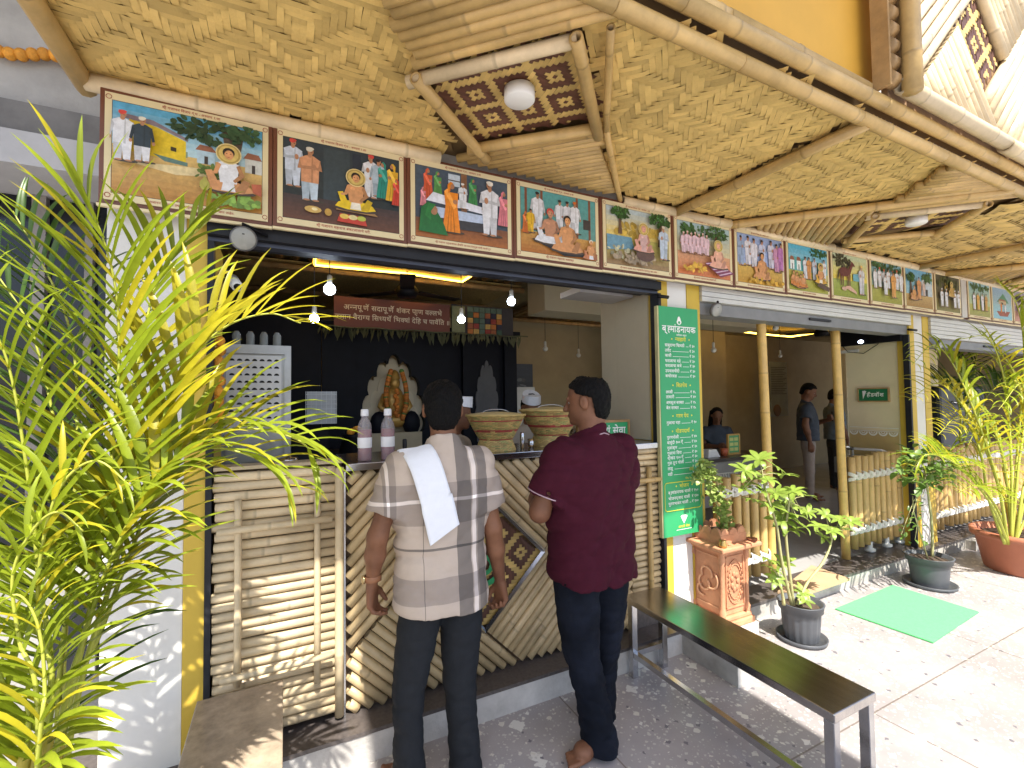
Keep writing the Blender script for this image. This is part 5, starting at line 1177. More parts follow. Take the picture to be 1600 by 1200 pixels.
# more kitchen clutter on the worktops
for (x, y, z, r, h, lab) in ((-.36, 2.62, 1.216, .06, .14, 'tall steel canister on the worktable behind the bamboo gate'), (-.2, 2.7, 1.216, .075, .09, 'squat steel pot on the worktable behind the bamboo gate'), (.02, 2.66, 1.216, .05, .12, 'narrow steel canister near the right end of the worktable')):
    MB().lathe((x, y, z), [(0, 0), (r, 0), (r*1.02, h*.8), (r*.98, h*.82), (r*1.04, h*.84), (r*.9, h), (r*.2, h*1.03), (r*.18, h*1.12), (0, h*1.14)], 20).build('steel_canister', STEEL, None, lab, 'canister', loc=(x, y, z))
t = empty('plate_stack', (1.78, 2.66, 1.326), 'stack of steel plates on the counter behind the larger basket', 'plates')
for k in range(9): MB().lathe((1.86+.003*(k % 2), 2.68, 1.327+.009*k), [(0, 0), (.07, 0), (.09, .008), (.088, .009), (.068, .003), (0, .003)], 22).build('plate', STEEL, t)

# ================================================================== TERRACOTTA PEDESTAL PLANTER
TC = mat('terracotta', (.50, .23, .12), .75, var=.18, scale=12, bump=.25, bscale=60, var2=(.62, .30, .16))
TCD = mat('terracotta_dark', (.42, .15, .07), .75, var=.18, scale=12, bump=.25)  # darker, redder clay for the lamp dish
k0 = onz(1131, 985, .121)
X, Y = k0[0]+.02, k0[1]+.02
S_ = .235; t = empty('pedestal_planter', (X+S_/2, Y+S_/2, .12), 'terracotta pedestal planter with relief panels and a scalloped rim, beside the menu board', 'planter')
mb = MB().box((X-.035, Y-.035, .121), (X+S_+.035, Y+S_+.035, .16)); mb.build('foot', TC, t, bevel=.006)
MB().box((X-.02, Y-.02, .161), (X+S_+.02, Y+S_+.02, .19)).build('moulding', TC, t, bevel=.006)
MB().box((X, Y, .191), (X+S_, Y+S_, .60)).build('shaft', TC, t, bevel=.004)
for dx in (0, S_):
    for dy in (0, S_): MB().lathe((X+dx, Y+dy, .191), [(.02, 0), (.024, .03), (.014, .05), (.014, .33), (.024, .36), (.02, .409)], 10).build('corner_column', TC, t)
MB().box((X-.03, Y-.03, .601), (X+S_+.03, Y+S_+.03, .625)).build('moulding', TC, t, bevel=.006)
MB().box((X-.075, Y-.075, .626), (X+S_+.075, Y+S_+.075, .655)).build('cap_slab', TC, t, bevel=.008)
fr = MB()                                                        # raised frames and ornament on the two visible faces
for k in range(24):
    a0, a1 = 2*pi*k/24, 2*pi*(k+1)/24
    for r in (.075, .06): fr.tube([(X+S_/2+r*cos(a0), Y-.004, .40+r*1.9*sin(a0)), (X+S_/2+r*cos(a1), Y-.004, .40+r*1.9*sin(a1))], .004, 5)
for k in range(7):
    a = k*.9; fr.ball((X+S_/2+.028*cos(a), Y-.004, .40+.05*sin(a)), (.016, .008, .02), 7, 5)
for z in (.235, .565): fr.box((X+.03, Y-.008, z), (X+S_-.03, Y-.001, z+.008))
for x in (.03, S_-.038): fr.box((X+x, Y-.008, .24), (X+x+.008, Y-.001, .57))
fr.build('front_relief', TC, t)
fr = MB()
def sp(cy, cz, r0, r1, a0, a1, n=14): fr.tube([(X-.008, Y+cy+(r0+(r1-r0)*i/n)*cos(a0+(a1-a0)*i/n), cz+(r0+(r1-r0)*i/n)*sin(a0+(a1-a0)*i/n)) for i in range(n+1)], .007, 6)
sp(.12, .44, .035, .05, -.5, 3.6); sp(.13, .37, .055, .03, 1.2, -4.2); sp(.09, .40, .07, .05, 2.2, 4.9); sp(.16, .33, .05, .02, -2, 1.5)
for z in (.235, .565): fr.box((X-.006, Y+.03, z), (X-.001, Y+S_-.03, z+.006))
fr.build('side_relief', mat('terracotta_pale', (.66, .36, .2), .7, var=.1), t)
bw = MB(); bw.box((X-.005, Y-.005, .656), (X+S_+.005, Y+.02, .71)); bw.box((X-.005, Y+S_-.02, .656), (X+S_+.005, Y+S_+.005, .71)); bw.box((X-.005, Y+.0201, .656), (X+.02, Y+S_-.0201, .71)); bw.box((X+S_-.02, Y+.0201, .656), (X+S_+.005, Y+S_-.0201, .71)); bw.build('trough', TC, t)
bx('soil', (X+.021, Y+.021, .656), (X+S_-.021, Y+S_-.021, .70), mat('soil', (.09, .06, .04), .9, var=.4, scale=60, bump=1), t)
for sd in range(4):                                               # petal crests on each side
    for k in range(3):
        f = (k+.5)/3; n = 9; R_ = .040
        P_ = [(R_*cos(pi*i/n), .708+R_*1.15*sin(pi*i/n)) for i in range(n+1)]
        mb = MB()
        if sd % 2 == 0:
            yy = Y-.004 if sd == 0 else Y+S_-.018; mb.prism([(X+S_*f+p[0], p[1]) for p in P_], yy, yy+.022, 'y')
        else:
            xx = X-.004 if sd == 1 else X+S_-.018; mb.prism([(Y+S_*f+p[0], p[1]) for p in P_], xx, xx+.022, 'x')
        mb.build('rim_petal', TC, t, bevel=.004)
MB().lathe((X-.03, Y-.04, .656), [(0, 0), (.022, 0), (.028, .018), (.018, .034), (.022, .044), (0, .044)], 14).build('brass_pot', mat('brass', (.6, .42, .15), .3, metal=.9), None, 'tiny brass pot standing on the near corner of the terracotta planter', 'pot', loc=(X-.03, Y-.04, .656))
MB().lathe((X+S_+.03, Y-.03, .656), [(0, 0), (.02, 0), (.036, .012), (.034, .014), (0, .004)], 14).build('lamp_dish', TCD, None, 'small clay lamp dish on the right corner of the terracotta planter', 'dish', loc=(X+S_+.03, Y-.03, .656))
PLX, PLY = X+S_/2, Y+S_/2

# ================================================================== PLANTS
def leafmat(name, col, tr=.35, rnd=.3): return mat(name, col, .38, var=.14, scale=14, rnd=rnd, tone=True, transl=tr, spec=.5)
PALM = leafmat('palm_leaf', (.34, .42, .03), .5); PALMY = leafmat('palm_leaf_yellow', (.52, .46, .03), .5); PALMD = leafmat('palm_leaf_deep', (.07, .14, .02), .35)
STEM = mat('palm_cane', (.55, .42, .05), .45, var=.2, scale=14, tone=True); STEMG = mat('rachis', (.40, .42, .06), .45, var=.15)
def leaf_canon(w=.05, droop=.35, n=7, fold=.4, seed=0, shape='blade'):
    """leaf of length 1 along +Y, rising in +Z, bending down towards its tip"""
    V = []; T = []; rr = random.Random(seed); ang = .15; y = z = 0.; x = 0; tw = rr.uniform(-.05, .05)
    for i in range(n+1):
        f = i/n
        wd = w*(sin(pi*min(1, f*.9+.12))**.7)*(1 if f < .98 else .05) if shape == 'blade' else w*sin(pi*(f*.93+.04))**.8
        V += [(x-wd, y, z+wd*fold), (x, y, z), (x+wd, y, z+wd*fold)]
        t_ = 1-.12*f if f < .85 else 1.1; T += [t_*.92, t_*1.1, t_]
        ang -= droop*2*f/n*1.6; y += cos(ang)/n; z += sin(ang)/n; x += tw/n
    Fa = []
    for i in range(n): a = i*3; Fa += [(a, a+1, a+4, a+3), (a+1, a+2, a+5, a+4)]
    return V, Fa, T
def canon_meshes(name, m, variants):
    out = []
    for V, Fa, T in variants:
        o = MB().add(V, Fa, T, None, True).build(name, m); me = o.data; bpy.data.objects.remove(o); out.append((me, V, Fa, T))
    return out
def basis(p, d, up, s):
    d = Vector(d).normalized(); u = Vector(up); x = d.cross(u)
    x = x.normalized() if x.length > 1e-4 else d.orthogonal().normalized(); z = x.cross(d)
    return Matrix(((x.x*s, d.x*s, z.x*s, p[0]), (x.y*s, d.y*s, z.y*s, p[1]), (x.z*s, d.z*s, z.z*s, p[2]), (0, 0, 0, 1)))
class Leaves:
    def __init__(s, parent, name, cap=300): s.parent, s.name, s.cap, s.L = parent, name, cap, []
    def add(s, cm, p, d, up, size, m): s.L.append((cm, Vector(p), basis(p, d, up, size), m, size))
    def finish(s):
        e = Vector((0, 0, 1.62)); s.L.sort(key=lambda q: -q[4]/max(.3, (q[1]-e).length))
        w = WO[s.parent]; T = Matrix.Translation(-w)
        for (me, V, Fa, Tn), p, M_, m, sz in s.L[:s.cap]:
            if me.materials[0] != m:
                k = (me.name, m.name)
                if k not in _tc: c = me.copy(); c.materials[0] = m; _tc[k] = c
                me = _tc[k]
            o = bpy.data.objects.new(s.name, me); C.objects.link(o); o.parent = s.parent; o.matrix_local = T@M_
        rest = {}
        for (me, V, Fa, Tn), p, M_, m, sz in s.L[s.cap:]:
            rr = random.Random(p.x*99+p.z*31); t = rr.uniform(.75, 1.2)
            rest.setdefault(m.name, (m, MB()))[1].add([M_@Vector(v) for v in V], Fa, [q*t for q in Tn], None, True)
        for m, mb in rest.values(): mb.build('small_leaves', m, s.parent, kind='stuff')
CL = canon_meshes('leaflet', PALM, [leaf_canon(.034+.004*(k % 3), .22+.16*k, 7, .45, k) for k in range(5)])
def spline(P, n):
    P = [Vector(p) for p in P]; Q = [P[0]*2-P[1]]+P+[P[-1]*2-P[-2]]; out = []
    for i in range(1, len(Q)-2):
        for k in range(n):
            t = k/n; a, b, c, d = Q[i-1:i+3]
            out.append(.5*((2*b)+(-a+c)*t+(2*a-5*b+4*c-d)*t*t+(-a+3*b-3*c+d)*t**3))
    out.append(P[-1]); return out
def frond(parent, LV, pts, start=.3, ll=.30, n=30, m=PALM, up=(0, -.5, .85), r=.008, seed=0, drp=0, v=.3):
    rr = random.Random(seed); S = spline(pts, 8); N = len(S)
    tot = [0]; 
    for i in range(1, N): tot.append(tot[-1]+(S[i]-S[i-1]).length)
    MB().tube(S, [r*(1.15-.95*t/tot[-1]) for t in tot], 6).build('rachis', STEMG, parent)
    up = Vector(up)
    for k in range(n):
        f = start+(1-start)*(k+.5)/n; d = f*tot[-1]; i = max(1, next((j for j in range(N) if tot[j] >= d), N-1)); q = (d-tot[i-1])/max(1e-6, tot[i]-tot[i-1])
        p = S[i-1].lerp(S[i], q); T = (S[i]-S[i-1]).normalized(); side = T.cross(up).normalized(); u2 = side.cross(T)
        g = (f-start)/(1-start); L = ll*(.55+.75*sin(pi*min(1, g*.85+.12)))*(1-.25*g)
        for s_ in (-1, 1):
            ang = radians(58-30*g+rr.uniform(-6, 6))
            D = T*cos(ang)+side*s_*sin(ang)+u2*(v+rr.uniform(-.12, .12))
            cm = CL[min(4, max(0, int(drp+rr.uniform(0, 3))))]
            mm = m if rr.random() > .2 else (PALMY if m is not PALMD else PALM)
            LV.add(cm, p, D, (0, -.2, 1), L*rr.uniform(.85, 1.1), mm)
def W_(pts, y): return [ony(px, py, yy) for (px, py), yy in zip(pts, y if hasattr(y, '__len__') else [y]*len(pts))]
# left palm, in front of the white pillar
t = empty('areca_palm', (-.52, 1.45, 0), 'tall sunlit yellow green areca palm filling the left edge before the white pillar', 'palm')
LV = Leaves(t, 'leaflet', 300)
bases = [(-.60, 1.40), (-.52, 1.48), (-.47, 1.38), (-.56, 1.52), (-.66, 1.48), (-.44, 1.5)]
FR_ = [
 ([(95, 1150), (150, 900), (182, 640), (184, 480), (160, 370), (120, 290)], (1.45, 1.45, 1.45, 1.42, 1.38, 1.34), .38, .36, PALM, 0, 34),
 ([(110, 1150), (170, 920), (232, 700), (290, 575), (350, 512), (420, 490), (470, 505)], (1.48, 1.46, 1.44, 1.42, 1.4, 1.38, 1.36), .42, .31, PALMY, 0, 30),
 ([(100, 1160), (160, 980), (240, 780), (310, 690), (390, 670), (470, 690), (500, 735)], (1.5, 1.5, 1.48, 1.45, 1.42, 1.4, 1.38), .50, .27, PALM, 2, 28),
 ([(90, 1160), (130, 1000), (180, 860), (250, 740), (330, 700), (420, 725), (455, 765)], (1.4, 1.4, 1.38, 1.36, 1.34, 1.32, 1.3), .52, .24, PALM, 2, 24),
 ([(70, 1150), (60, 900), (40, 720), (10, 560), (-40, 470)], (1.4, 1.4, 1.38, 1.36, 1.34), .3, .30, PALM, 1, 26),
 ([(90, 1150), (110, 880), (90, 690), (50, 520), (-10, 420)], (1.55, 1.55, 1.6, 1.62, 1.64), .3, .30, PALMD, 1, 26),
 ([(75, 1150), (60, 980), (65, 860), (95, 760), (150, 720), (205, 760)], (1.3, 1.3, 1.28, 1.26, 1.24, 1.22), .36, .19, PALM, 3, 24),
 ([(60, 1150), (30, 1000), (20, 900), (50, 830), (90, 800), (130, 830)], (1.25, 1.25, 1.24, 1.22, 1.2, 1.2), .34, .17, PALM, 3, 22),
 ([(100, 1150), (140, 960), (150, 800), (200, 640), (250, 430), (330, 340)], (1.6, 1.6, 1.62, 1.64, 1.66, 1.68), .62, .30, PALM, 1, 18),
 ([(60, 1180), (70, 1080), (60, 980), (30, 930), (-10, 950)], 1.2, .15, .2, PALM, 3, 22),
 ([(40, 1180), (10, 1080), (-20, 1000), (-30, 900), (0, 760)], 1.3, .2, .26, PALM, 2, 24),
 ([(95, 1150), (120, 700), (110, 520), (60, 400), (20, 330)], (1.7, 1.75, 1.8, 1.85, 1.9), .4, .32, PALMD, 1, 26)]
for i, (pp, yy, st, ll, m, dr, n) in enumerate(FR_):
    W3 = [Vector(p) for p in W_(pp, yy)]; b = bases[i % 6]
    W3 = [Vector((b[0], b[1], .02))]+W3
    frond(t, LV, W3, st+.1, ll, n, m, seed=i, drp=dr-1, r=.009)
    if i % 2 == 0: MB().tube([W3[0], W3[0].lerp(W3[1], .5), W3[1]], [.020, .018, .011], 8, tone=[.8, 1, 1]).build('cane', STEM, t)
for k in range(4):
    b = (-.74+.045*k, 1.36+.03*(k % 3)); z = .02; P3 = []; T3 = []; R3 = []
    for j in range(22): zz = .05*j; P3.append((b[0]+.02*sin(k+zz*2)+zz*(k-3)*.02, b[1]+.01*k*zz, zz)); T3.append(.6 if j % 3 == 0 else 1); R3.append(.021-.0005*j+(.002 if j % 3 == 0 else 0))
    MB().tube(P3, R3, 8, tone=T3).build('cane', STEM, t)
LV.finish()
# right palm in terracotta pot
t = empty('areca_palm', (6.07, 1.75, .02), 'bushy areca palm with bright arching fronds growing in the terracotta tub', 'palm')
LV = Leaves(t, 'leaflet', 300); rr = random.Random(5)
RP = [((1575, 850), (1560, 760), (1520, 660), (1470, 600), (1420, 625)), ((1575, 850), (1555, 740), (1500, 590), (1460, 540), (1425, 570)), ((1580, 850), (1580, 720), (1570, 600), (1545, 530), (1500, 530)),
 ((1580, 850), (1590, 740), (1600, 640), (1570, 560), (1530, 575)), ((1575, 850), (1550, 790), (1500, 730), (1450, 710), (1420, 740)), ((1585, 850), (1600, 760), (1620, 680), (1600, 600), (1560, 640)),
 ((1570, 850), (1545, 780), (1530, 700), (1500, 650), (1465, 680)), ((1585, 850), (1610, 740), (1640, 600), (1660, 540)), ((1580, 850), (1590, 700), (1600, 560), (1590, 480), (1560, 440)),
 ((1585, 850), (1615, 780), (1640, 720), (1620, 690)), ((1575, 850), (1560, 800), (1530, 760), (1495, 770)), ((1580, 850), (1575, 770), (1560, 690), (1535, 660), (1500, 720))]
for i, pp in enumerate(RP):
    y0 = 1.75; yy = [y0+(rr.uniform(-.25, .25))*k/len(pp) for k in range(len(pp))]
    frond(t, LV, W_(pp, yy), .34, .28, 20, PALMY if i % 3 == 0 else PALM, seed=50+i, drp=1+i % 2, r=.011)
for k in range(12):
    a = k*.9; MB().tube([(6.07+.08*cos(a), 1.75+.08*sin(a), .36), (6.07+.10*cos(a), 1.75+.1*sin(a), .6), (6.07+.17*cos(a), 1.75+.17*sin(a), .95)], [.018, .015, .010], 7).build('cane', STEM, t)
LV.finish()
t = empty('terracotta_tub', (6.07, 1.75, 0), 'large reddish terracotta plant tub at the right edge of the picture', 'pot')
MB().lathe((6.07, 1.75, 0), [(0, 0), (.26, 0), (.275, .01), (.33, .30), (.36, .30), (.365, .355), (.33, .36), (.31, .30), (0, .30)], 32).build('tub', mat('tub_plastic', (.42, .15, .085), .5, var=.12, scale=5, bump=.03), t)
MB().lathe((6.07, 1.75, .305), [(0, .012), (.2, .006), (.312, 0)], 24).build('soil', _mc['soil'], t)
# dark palm behind the railing
t = empty('potted_palm', (7.6, 3.0, .1), 'dark shaded palm arching behind the long railing in the far right opening', 'palm')
LV = Leaves(t, 'leaflet', 300)
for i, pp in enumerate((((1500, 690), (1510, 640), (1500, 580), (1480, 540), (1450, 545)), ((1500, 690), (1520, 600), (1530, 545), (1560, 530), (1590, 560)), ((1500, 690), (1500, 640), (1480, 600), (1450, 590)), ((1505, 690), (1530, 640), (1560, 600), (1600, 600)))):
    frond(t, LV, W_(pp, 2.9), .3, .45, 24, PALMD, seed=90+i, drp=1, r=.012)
c = ony(1502, 690, 2.9); MB().tube([(c[0], 2.9, .3), tuple(c)], [.03, .02], 7).build('cane', STEM, t)
MB().lathe((c[0], 2.9, .1), [(0, 0), (.14, 0), (.17, .25), (.15, .25), (0, .24)], 18).build('pot', mat('pot_black', (.05, .05, .055), .5), t)
LV.finish()
# two dark ribbed pots
PB = mat('pot_grey', (.085, .09, .10), .45, var=.15, scale=8)
def pot(x, y, r, h, lab, rib=True):
    t = empty('plant_pot', (x, y, 0), lab, 'pot', 'dark grey pots on the terrazzo')
    MB().lathe((x, y, 0), [(0, 0), (r*1.02, 0), (r*1.18, .006), (r*1.22, .028), (r*1.16, .03), (r*1.1, .01), (0, .008)], 30).build('saucer', PB, t)
    n = 64; V = []; prof = [(r*.78, .012), (r*.84, h*.25), (r*.90, h*.62), (r*.93, h*.80), (r*1.04, h*.81), (r*1.08, h*.98), (r*1.12, h), (r*1.0, h), (r*.95, h*.86), (0, h*.86)]
    for j, (q, z) in enumerate(prof):
        for k in range(n):
            a = 2*pi*k/n; d = 1+(.022*(1 if (k//2) % 2 else -1) if rib and j in (0, 1, 2) else 0); V.append((x+q*d*cos(a), y+q*d*sin(a), z))
    MB().add(V, [(j*n+k, j*n+(k+1) % n, (j+1)*n+(k+1) % n, (j+1)*n+k) for j in range(len(prof)-1) for k in range(n)], 1, None, True).build('pot_body', PB, t)
    MB().lathe((x, y, h*.87), [(0, .012), (r*.5, .008), (r*.95, 0)], 20).build('soil', _mc['soil'], t)
    rr = random.Random(int(x*10))
    for k in range(14): a = rr.uniform(0, 6.3); q = rr.uniform(0, r*.8); MB().add([(x+q*cos(a)+.02*cos(b), y+q*sin(a)+.012*sin(b), h*.885+.006*sin(b*2)) for b in (0, 1.5, 3, 4.6)], [(0, 1, 2, 3)]).build('dry_leaf', mat('dry_leaf', (.35, .2, .08), .7, rnd=.4), t)
p1x, p1y = 3.10, 1.96
pot(p1x, p1y, .125, .25, 'dark ribbed pot with the umbrella plant, next to the terracotta pedestal')
pot(4.93, 2.0, .15, .25, 'dark smooth pot with the thin tree, between the green mat and the fence', False)
SCH = leafmat('umbrella_leaf', (.30, .42, .07), .35)
CS_ = canon_meshes('leaf', SCH, [leaf_canon(.19, .25+.2*k, 6, .2, k, 'oval') for k in range(4)])
t = empty('umbrella_plant', (p1x, p1y, .22), 'potted umbrella plant with star shaped leaf whorls on crooked pale stems', 'plant')
LV = Leaves(t, 'leaf', 300); BARK = mat('green_bark', (.38, .36, .16), .6, var=.2, scale=30); rr = random.Random(12)
def stem(px, y=p1y, r0=.011, r1=.006, parent=None):
    P_ = spline(W_(px, y), 5); MB().tube(P_, [r0+(r1-r0)*i/(len(P_)-1) for i in range(len(P_))], 7).build('stem', BARK, parent); return P_
def whorl(c, R_, n, LV, cms, m, tilt=0, seed=0):
    r = random.Random(seed); a0 = r.uniform(0, 6); ax = Vector((r.uniform(-.5, .5), r.uniform(-.8, .1), 1)).normalized(); e1 = ax.orthogonal().normalized(); e2 = ax.cross(e1)
    for k in range(n):
        a = a0+2*pi*k/n+r.uniform(-.15, .15); d = e1*cos(a)+e2*sin(a)+ax*r.uniform(-.1, .25)
        LV.add(r.choice(cms), c, d, ax, R_*r.uniform(.8, 1.1), m)
sA = stem([(1237, 945), (1222, 880), (1213, 820), (1197, 770), (1190, 735)], parent=t); sB = stem([(1240, 945), (1232, 880), (1228, 830), (1232, 790), (1235, 765)], parent=t)
sC = stem([(1245, 945), (1262, 910), (1285, 880), (1298, 850), (1300, 825)], parent=t); sD = stem([(1225, 945), (1222, 925), (1215, 895)], parent=t)
def crown(P_, targets, R_, y=p1y, seed=0):
    for i, (px, py) in enumerate(targets):
        r = random.Random(seed+i); c = Vector(ony(px, py, y+r.uniform(-.07, .07))); a = P_[min(len(P_)-1, int(len(P_)*r.uniform(.75, .98)))]
        mid = a.lerp(c, .5)+Vector((0, 0, .01)); MB().tube([a, mid, c], [.003, .0025, .002], 5).build('petiole', BARK, t)
        whorl(c, R_*r.uniform(1.15, 1.55), r.choice((7, 8, 9)), LV, CS_, SCH, seed=seed*7+i)
crown(sA, [(1186, 718), (1210, 728), (1165, 735), (1200, 750), (1222, 742), (1172, 755), (1190, 768), (1160, 765), (1213, 770), (1205, 790), (1183, 785)], .075, seed=1)
crown(sB, [(1240, 768), (1258, 775), (1225, 785), (1250, 795), (1238, 805), (1262, 800), (1222, 812), (1250, 820), (1232, 830)], .070, seed=21)
crown(sC, [(1290, 805), (1312, 812), (1278, 822), (1300, 830), (1322, 828), (1285, 840), (1330, 815)], .066, seed=41)
crown(sD, [(1207, 890), (1225, 880), (1213, 905), (1255, 925), (1200, 875)], .055, seed=61)
whorl(ony(1258, 938, p1y-.06), .06, 6, LV, CS_, SCH, seed=99)
LV.finish()
# slim tree in the second pot
FIC = leafmat('glossy_leaf', (.16, .27, .05), .3); CF = canon_meshes('leaf', FIC, [leaf_canon(.24, .3+.2*k, 5, .15, k, 'oval') for k in range(3)])
t = empty('young_tree', (4.93, 2.0, .22), 'slim young tree with small glossy leaves in the smooth dark pot', 'tree'); LV = Leaves(t, 'leaf', 300); rr = random.Random(3)
P_ = stem([(1457, 875), (1456, 820), (1450, 770), (1445, 735)], 2.0, .012, .006, t); stem([(1450, 875), (1440, 840), (1428, 800), (1426, 775)], 2.0, .006, .003, t)
for k in range(260):
    a = rr.uniform(0, 6.28); q = sqrt(rr.random()); px = 1448+48*q*cos(a); py = 728+34*q*sin(a)
    if k > 215: px = rr.uniform(1405, 1445); py = rr.uniform(770, 850)
    c = Vector(ony(px, py, 2.0+rr.uniform(-.15, .15))); LV.add(rr.choice(CF), c, (rr.uniform(-1, 1), rr.uniform(-1, .4), rr.uniform(-.5, .5)), (0, -.2, 1), rr.uniform(.07, .11) if k <= 215 else .045, FIC)
    if k % 9 == 0: MB().tube([P_[int(len(P_)*.8)], P_[-1].lerp(c, .5), c], .0025, 5).build('twig', BARK, t)
LV.finish()
# leafy herb climbing from the pedestal planter
t = empty('trailing_herb', (PLX, PLY, .7), 'small leaved herb rising from the terracotta pedestal in front of the menu board', 'plant'); LV = Leaves(t, 'leaf', 300)
HB = leafmat('herb_leaf', (.36, .46, .12), .3); CH = canon_meshes('leaf', HB, [leaf_canon(.34, .3, 4, .1, k, 'oval') for k in range(2)])
for pp in (((1135, 835), (1125, 800), (1112, 770), (1105, 745), (1085, 745)), ((1138, 835), (1130, 790), (1118, 750), (1100, 725), (1090, 738))):
    P_ = spline(W_(pp, PLY-.05), 8); MB().tube(P_, .004, 5).build('stem', BARK, t)
    for q in P_:
        for k in range(6):
            c = q+Vector((rr.gauss(0, .022), rr.gauss(0, .022), rr.gauss(0, .018))); LV.add(rr.choice(CH), c, (rr.uniform(-1, 1), rr.uniform(-1, .2), rr.uniform(-.6, .6)), (0, -.6, 1), rr.uniform(.028, .045), HB)
LV.finish()

# ================================================================== PEOPLE
def surface_nets(fn, lo, hi, res, D=None):
    lo = np.array(lo, float); n = np.ceil((np.array(hi)-lo)/res).astype(int)+1
    ax = [lo[i]+res*np.arange(n[i]) for i in range(3)]
    G = np.stack(np.meshgrid(*ax, indexing='ij'), -1).reshape(-1, 3)
    D = fn(G).reshape(n) if D is None else D; G = G.reshape(*n, 3); c = n-1
    acc = np.zeros((*c, 3)); cnt = np.zeros(c); Q = []
    for a in range(3):
        s0 = [slice(None)]*3; s1 = [slice(None)]*3; s0[a] = slice(0, -1); s1[a] = slice(1, None)
        d0, d1 = D[tuple(s0)], D[tuple(s1)]; m = (d0 < 0) != (d1 < 0); t = np.where(m, d0/(d0-d1+1e-12), 0)
        P_ = (G[tuple(s0)]+(G[tuple(s1)]-G[tuple(s0)])*t[..., None])*m[..., None]
        b, e = [q for q in range(3) if q != a]
        for ob in (0, 1):
            for oe in (0, 1):
                sl_ = [slice(None)]*3; sl_[b] = slice(ob, c[b]+ob); sl_[e] = slice(oe, c[e]+oe); acc += P_[tuple(sl_)]; cnt += m[tuple(sl_)]
        I = np.argwhere(m); I = I[(I[:, b] > 0) & (I[:, b] < c[b]) & (I[:, e] > 0) & (I[:, e] < c[e])]
        neg = (d0 < 0)[tuple(I.T)]
        if a == 1: neg = ~neg
        ub = np.zeros(3, int); ub[b] = 1; ue = np.zeros(3, int); ue[e] = 1
        q4 = np.stack([I-ub-ue, I-ue, I, I-ub], 1); q4[~neg] = q4[~neg][:, ::-1]; Q.append(q4)
    ok = cnt > 0; idx = -np.ones(c, int); idx[ok] = np.arange(ok.sum()); V = acc[ok]/cnt[ok][:, None]
    Q = np.concatenate(Q); F_ = idx[Q[..., 0], Q[..., 1], Q[..., 2]]; return V, F_[(F_ >= 0).all(1)]
def sm(a, b, k):
    h = np.clip(.5+.5*(b-a)/k, 0, 1); return b*(1-h)+a*h-k*h*(1-h)
def cap(P_, a, b, ra, rb):
    a = np.array(a, float); b = np.array(b, float); ab = b-a; h = np.clip(((P_-a)@ab)/(ab@ab), 0, 1)
    return np.linalg.norm(P_-a-h[:, None]*ab, axis=1)-(ra+(rb-ra)*h)
def ell(P_, c, r):
    r = np.array(r, float); q = (P_-np.array(c))/r; l = np.linalg.norm(q, axis=1); return (l-1)*l/np.maximum(np.linalg.norm(q/r, axis=1), 1e-6)
def loft(P_, tb, ex=2.3):
    """rows z, cx, cy, rx, ry"""
    tb = np.array(tb, float); tb = tb[np.argsort(tb[:, 0])]; z = P_[:, 2]; f = [np.interp(z, tb[:, 0], tb[:, i]) for i in range(1, 5)]
    q = (np.abs((P_[:, 0]-f[0])/f[2])**ex+np.abs((P_[:, 1]-f[1])/f[3])**ex)**(1/ex)
    d = (q-1)*np.minimum(f[2], f[3]); return np.maximum(d, np.maximum(tb[0, 0]-z, z-tb[-1, 0]))
def wrinkle(P_, A, dirs, seed):
    r = np.random.RandomState(seed); o = 0
    for (k, w) in dirs:
        k = np.array(k, float); ph = r.rand()*6; k2 = r.randn(3)*6
        s_ = np.sin(P_@k+ph+1.3*np.sin(P_@k2+r.rand()*6)); o = o+w*(1-np.abs(s_))**1.6*(.4+.6*np.sin(P_@(r.randn(3)*5)+r.rand()*6)**2)
    return A*o
def rotz(v, a): return np.array([v[0]*cos(a)-v[1]*sin(a), v[0]*sin(a)+v[1]*cos(a), v[2]])
def hand_fn(W, d, across, n, curl, s=1.):
    """hand with palm, four fingers and a thumb. W wrist, d direction, across towards the thumb side, n palm normal"""
    W, d, across, n = [np.array(v, float) for v in (W, d, across, n)]; d /= np.linalg.norm(d); across -= d*(across@d); across /= np.linalg.norm(across); n = np.cross(d, across)*np.sign(np.cross(d, across)@n or 1)
    segs = []; palm = []
    for i, (o, L1) in enumerate(((.030, .074), (.010, .082), (-.010, .077), (-.029, .062))):
        o *= s; L1 *= s; base = W+d*(.088-.004*abs(i-1))*s+across*o; palm.append((W+across*o*.55+d*.01*s, base, .017*s, .0135*s))
        c = curl*(1+.12*i); p = base; ang = c*.5; seg = []
        for l, r0 in ((.45, .0105), (.30, .0095), (.25, .0085)):
            dd = d*cos(ang)+n*sin(ang); q = p+dd*L1*l; seg.append((p, q, r0*s, (r0-.001)*s)); p = q; ang += c*.8
        segs.append(seg)
    tb = W+d*.022*s+across*.020*s; t1 = tb+(d*.6+across*.55+n*.35)*.045*s; t2 = t1+(d*.85+across*.12+n*.45)*.030*s; t3 = t2+(d*.8-across*.05+n*.6)*.022*s
    segs.append([(tb, t1, .0155*s, .0125*s), (t1, t2, .0115*s, .0105*s), (t2, t3, .0105*s, .0085*s)])
    def f(P_):
        o = None
        for a, b, ra, rb in palm: v = cap(P_, a, b, ra, rb); o = v if o is None else sm(o, v, .014*s)
        for seg in segs:
            v = None
            for a, b, ra, rb in seg: w = cap(P_, a, b, ra, rb); v = w if v is None else sm(v, w, .004*s)
            o = sm(o, v, .006*s)
        return o
    return f
def addmesh(mb, VF, tr, tone=1.):
    V, F_ = VF; mb.add([tuple(q) for q in tr(V)], [tuple(map(int, f)) for f in F_], tone, None, True)
SKIN = mat('skin_brown', (.22, .098, .052), .5, var=.14, scale=24, bump=.12, bscale=220, var2=(.165, .072, .040), spec=.3)
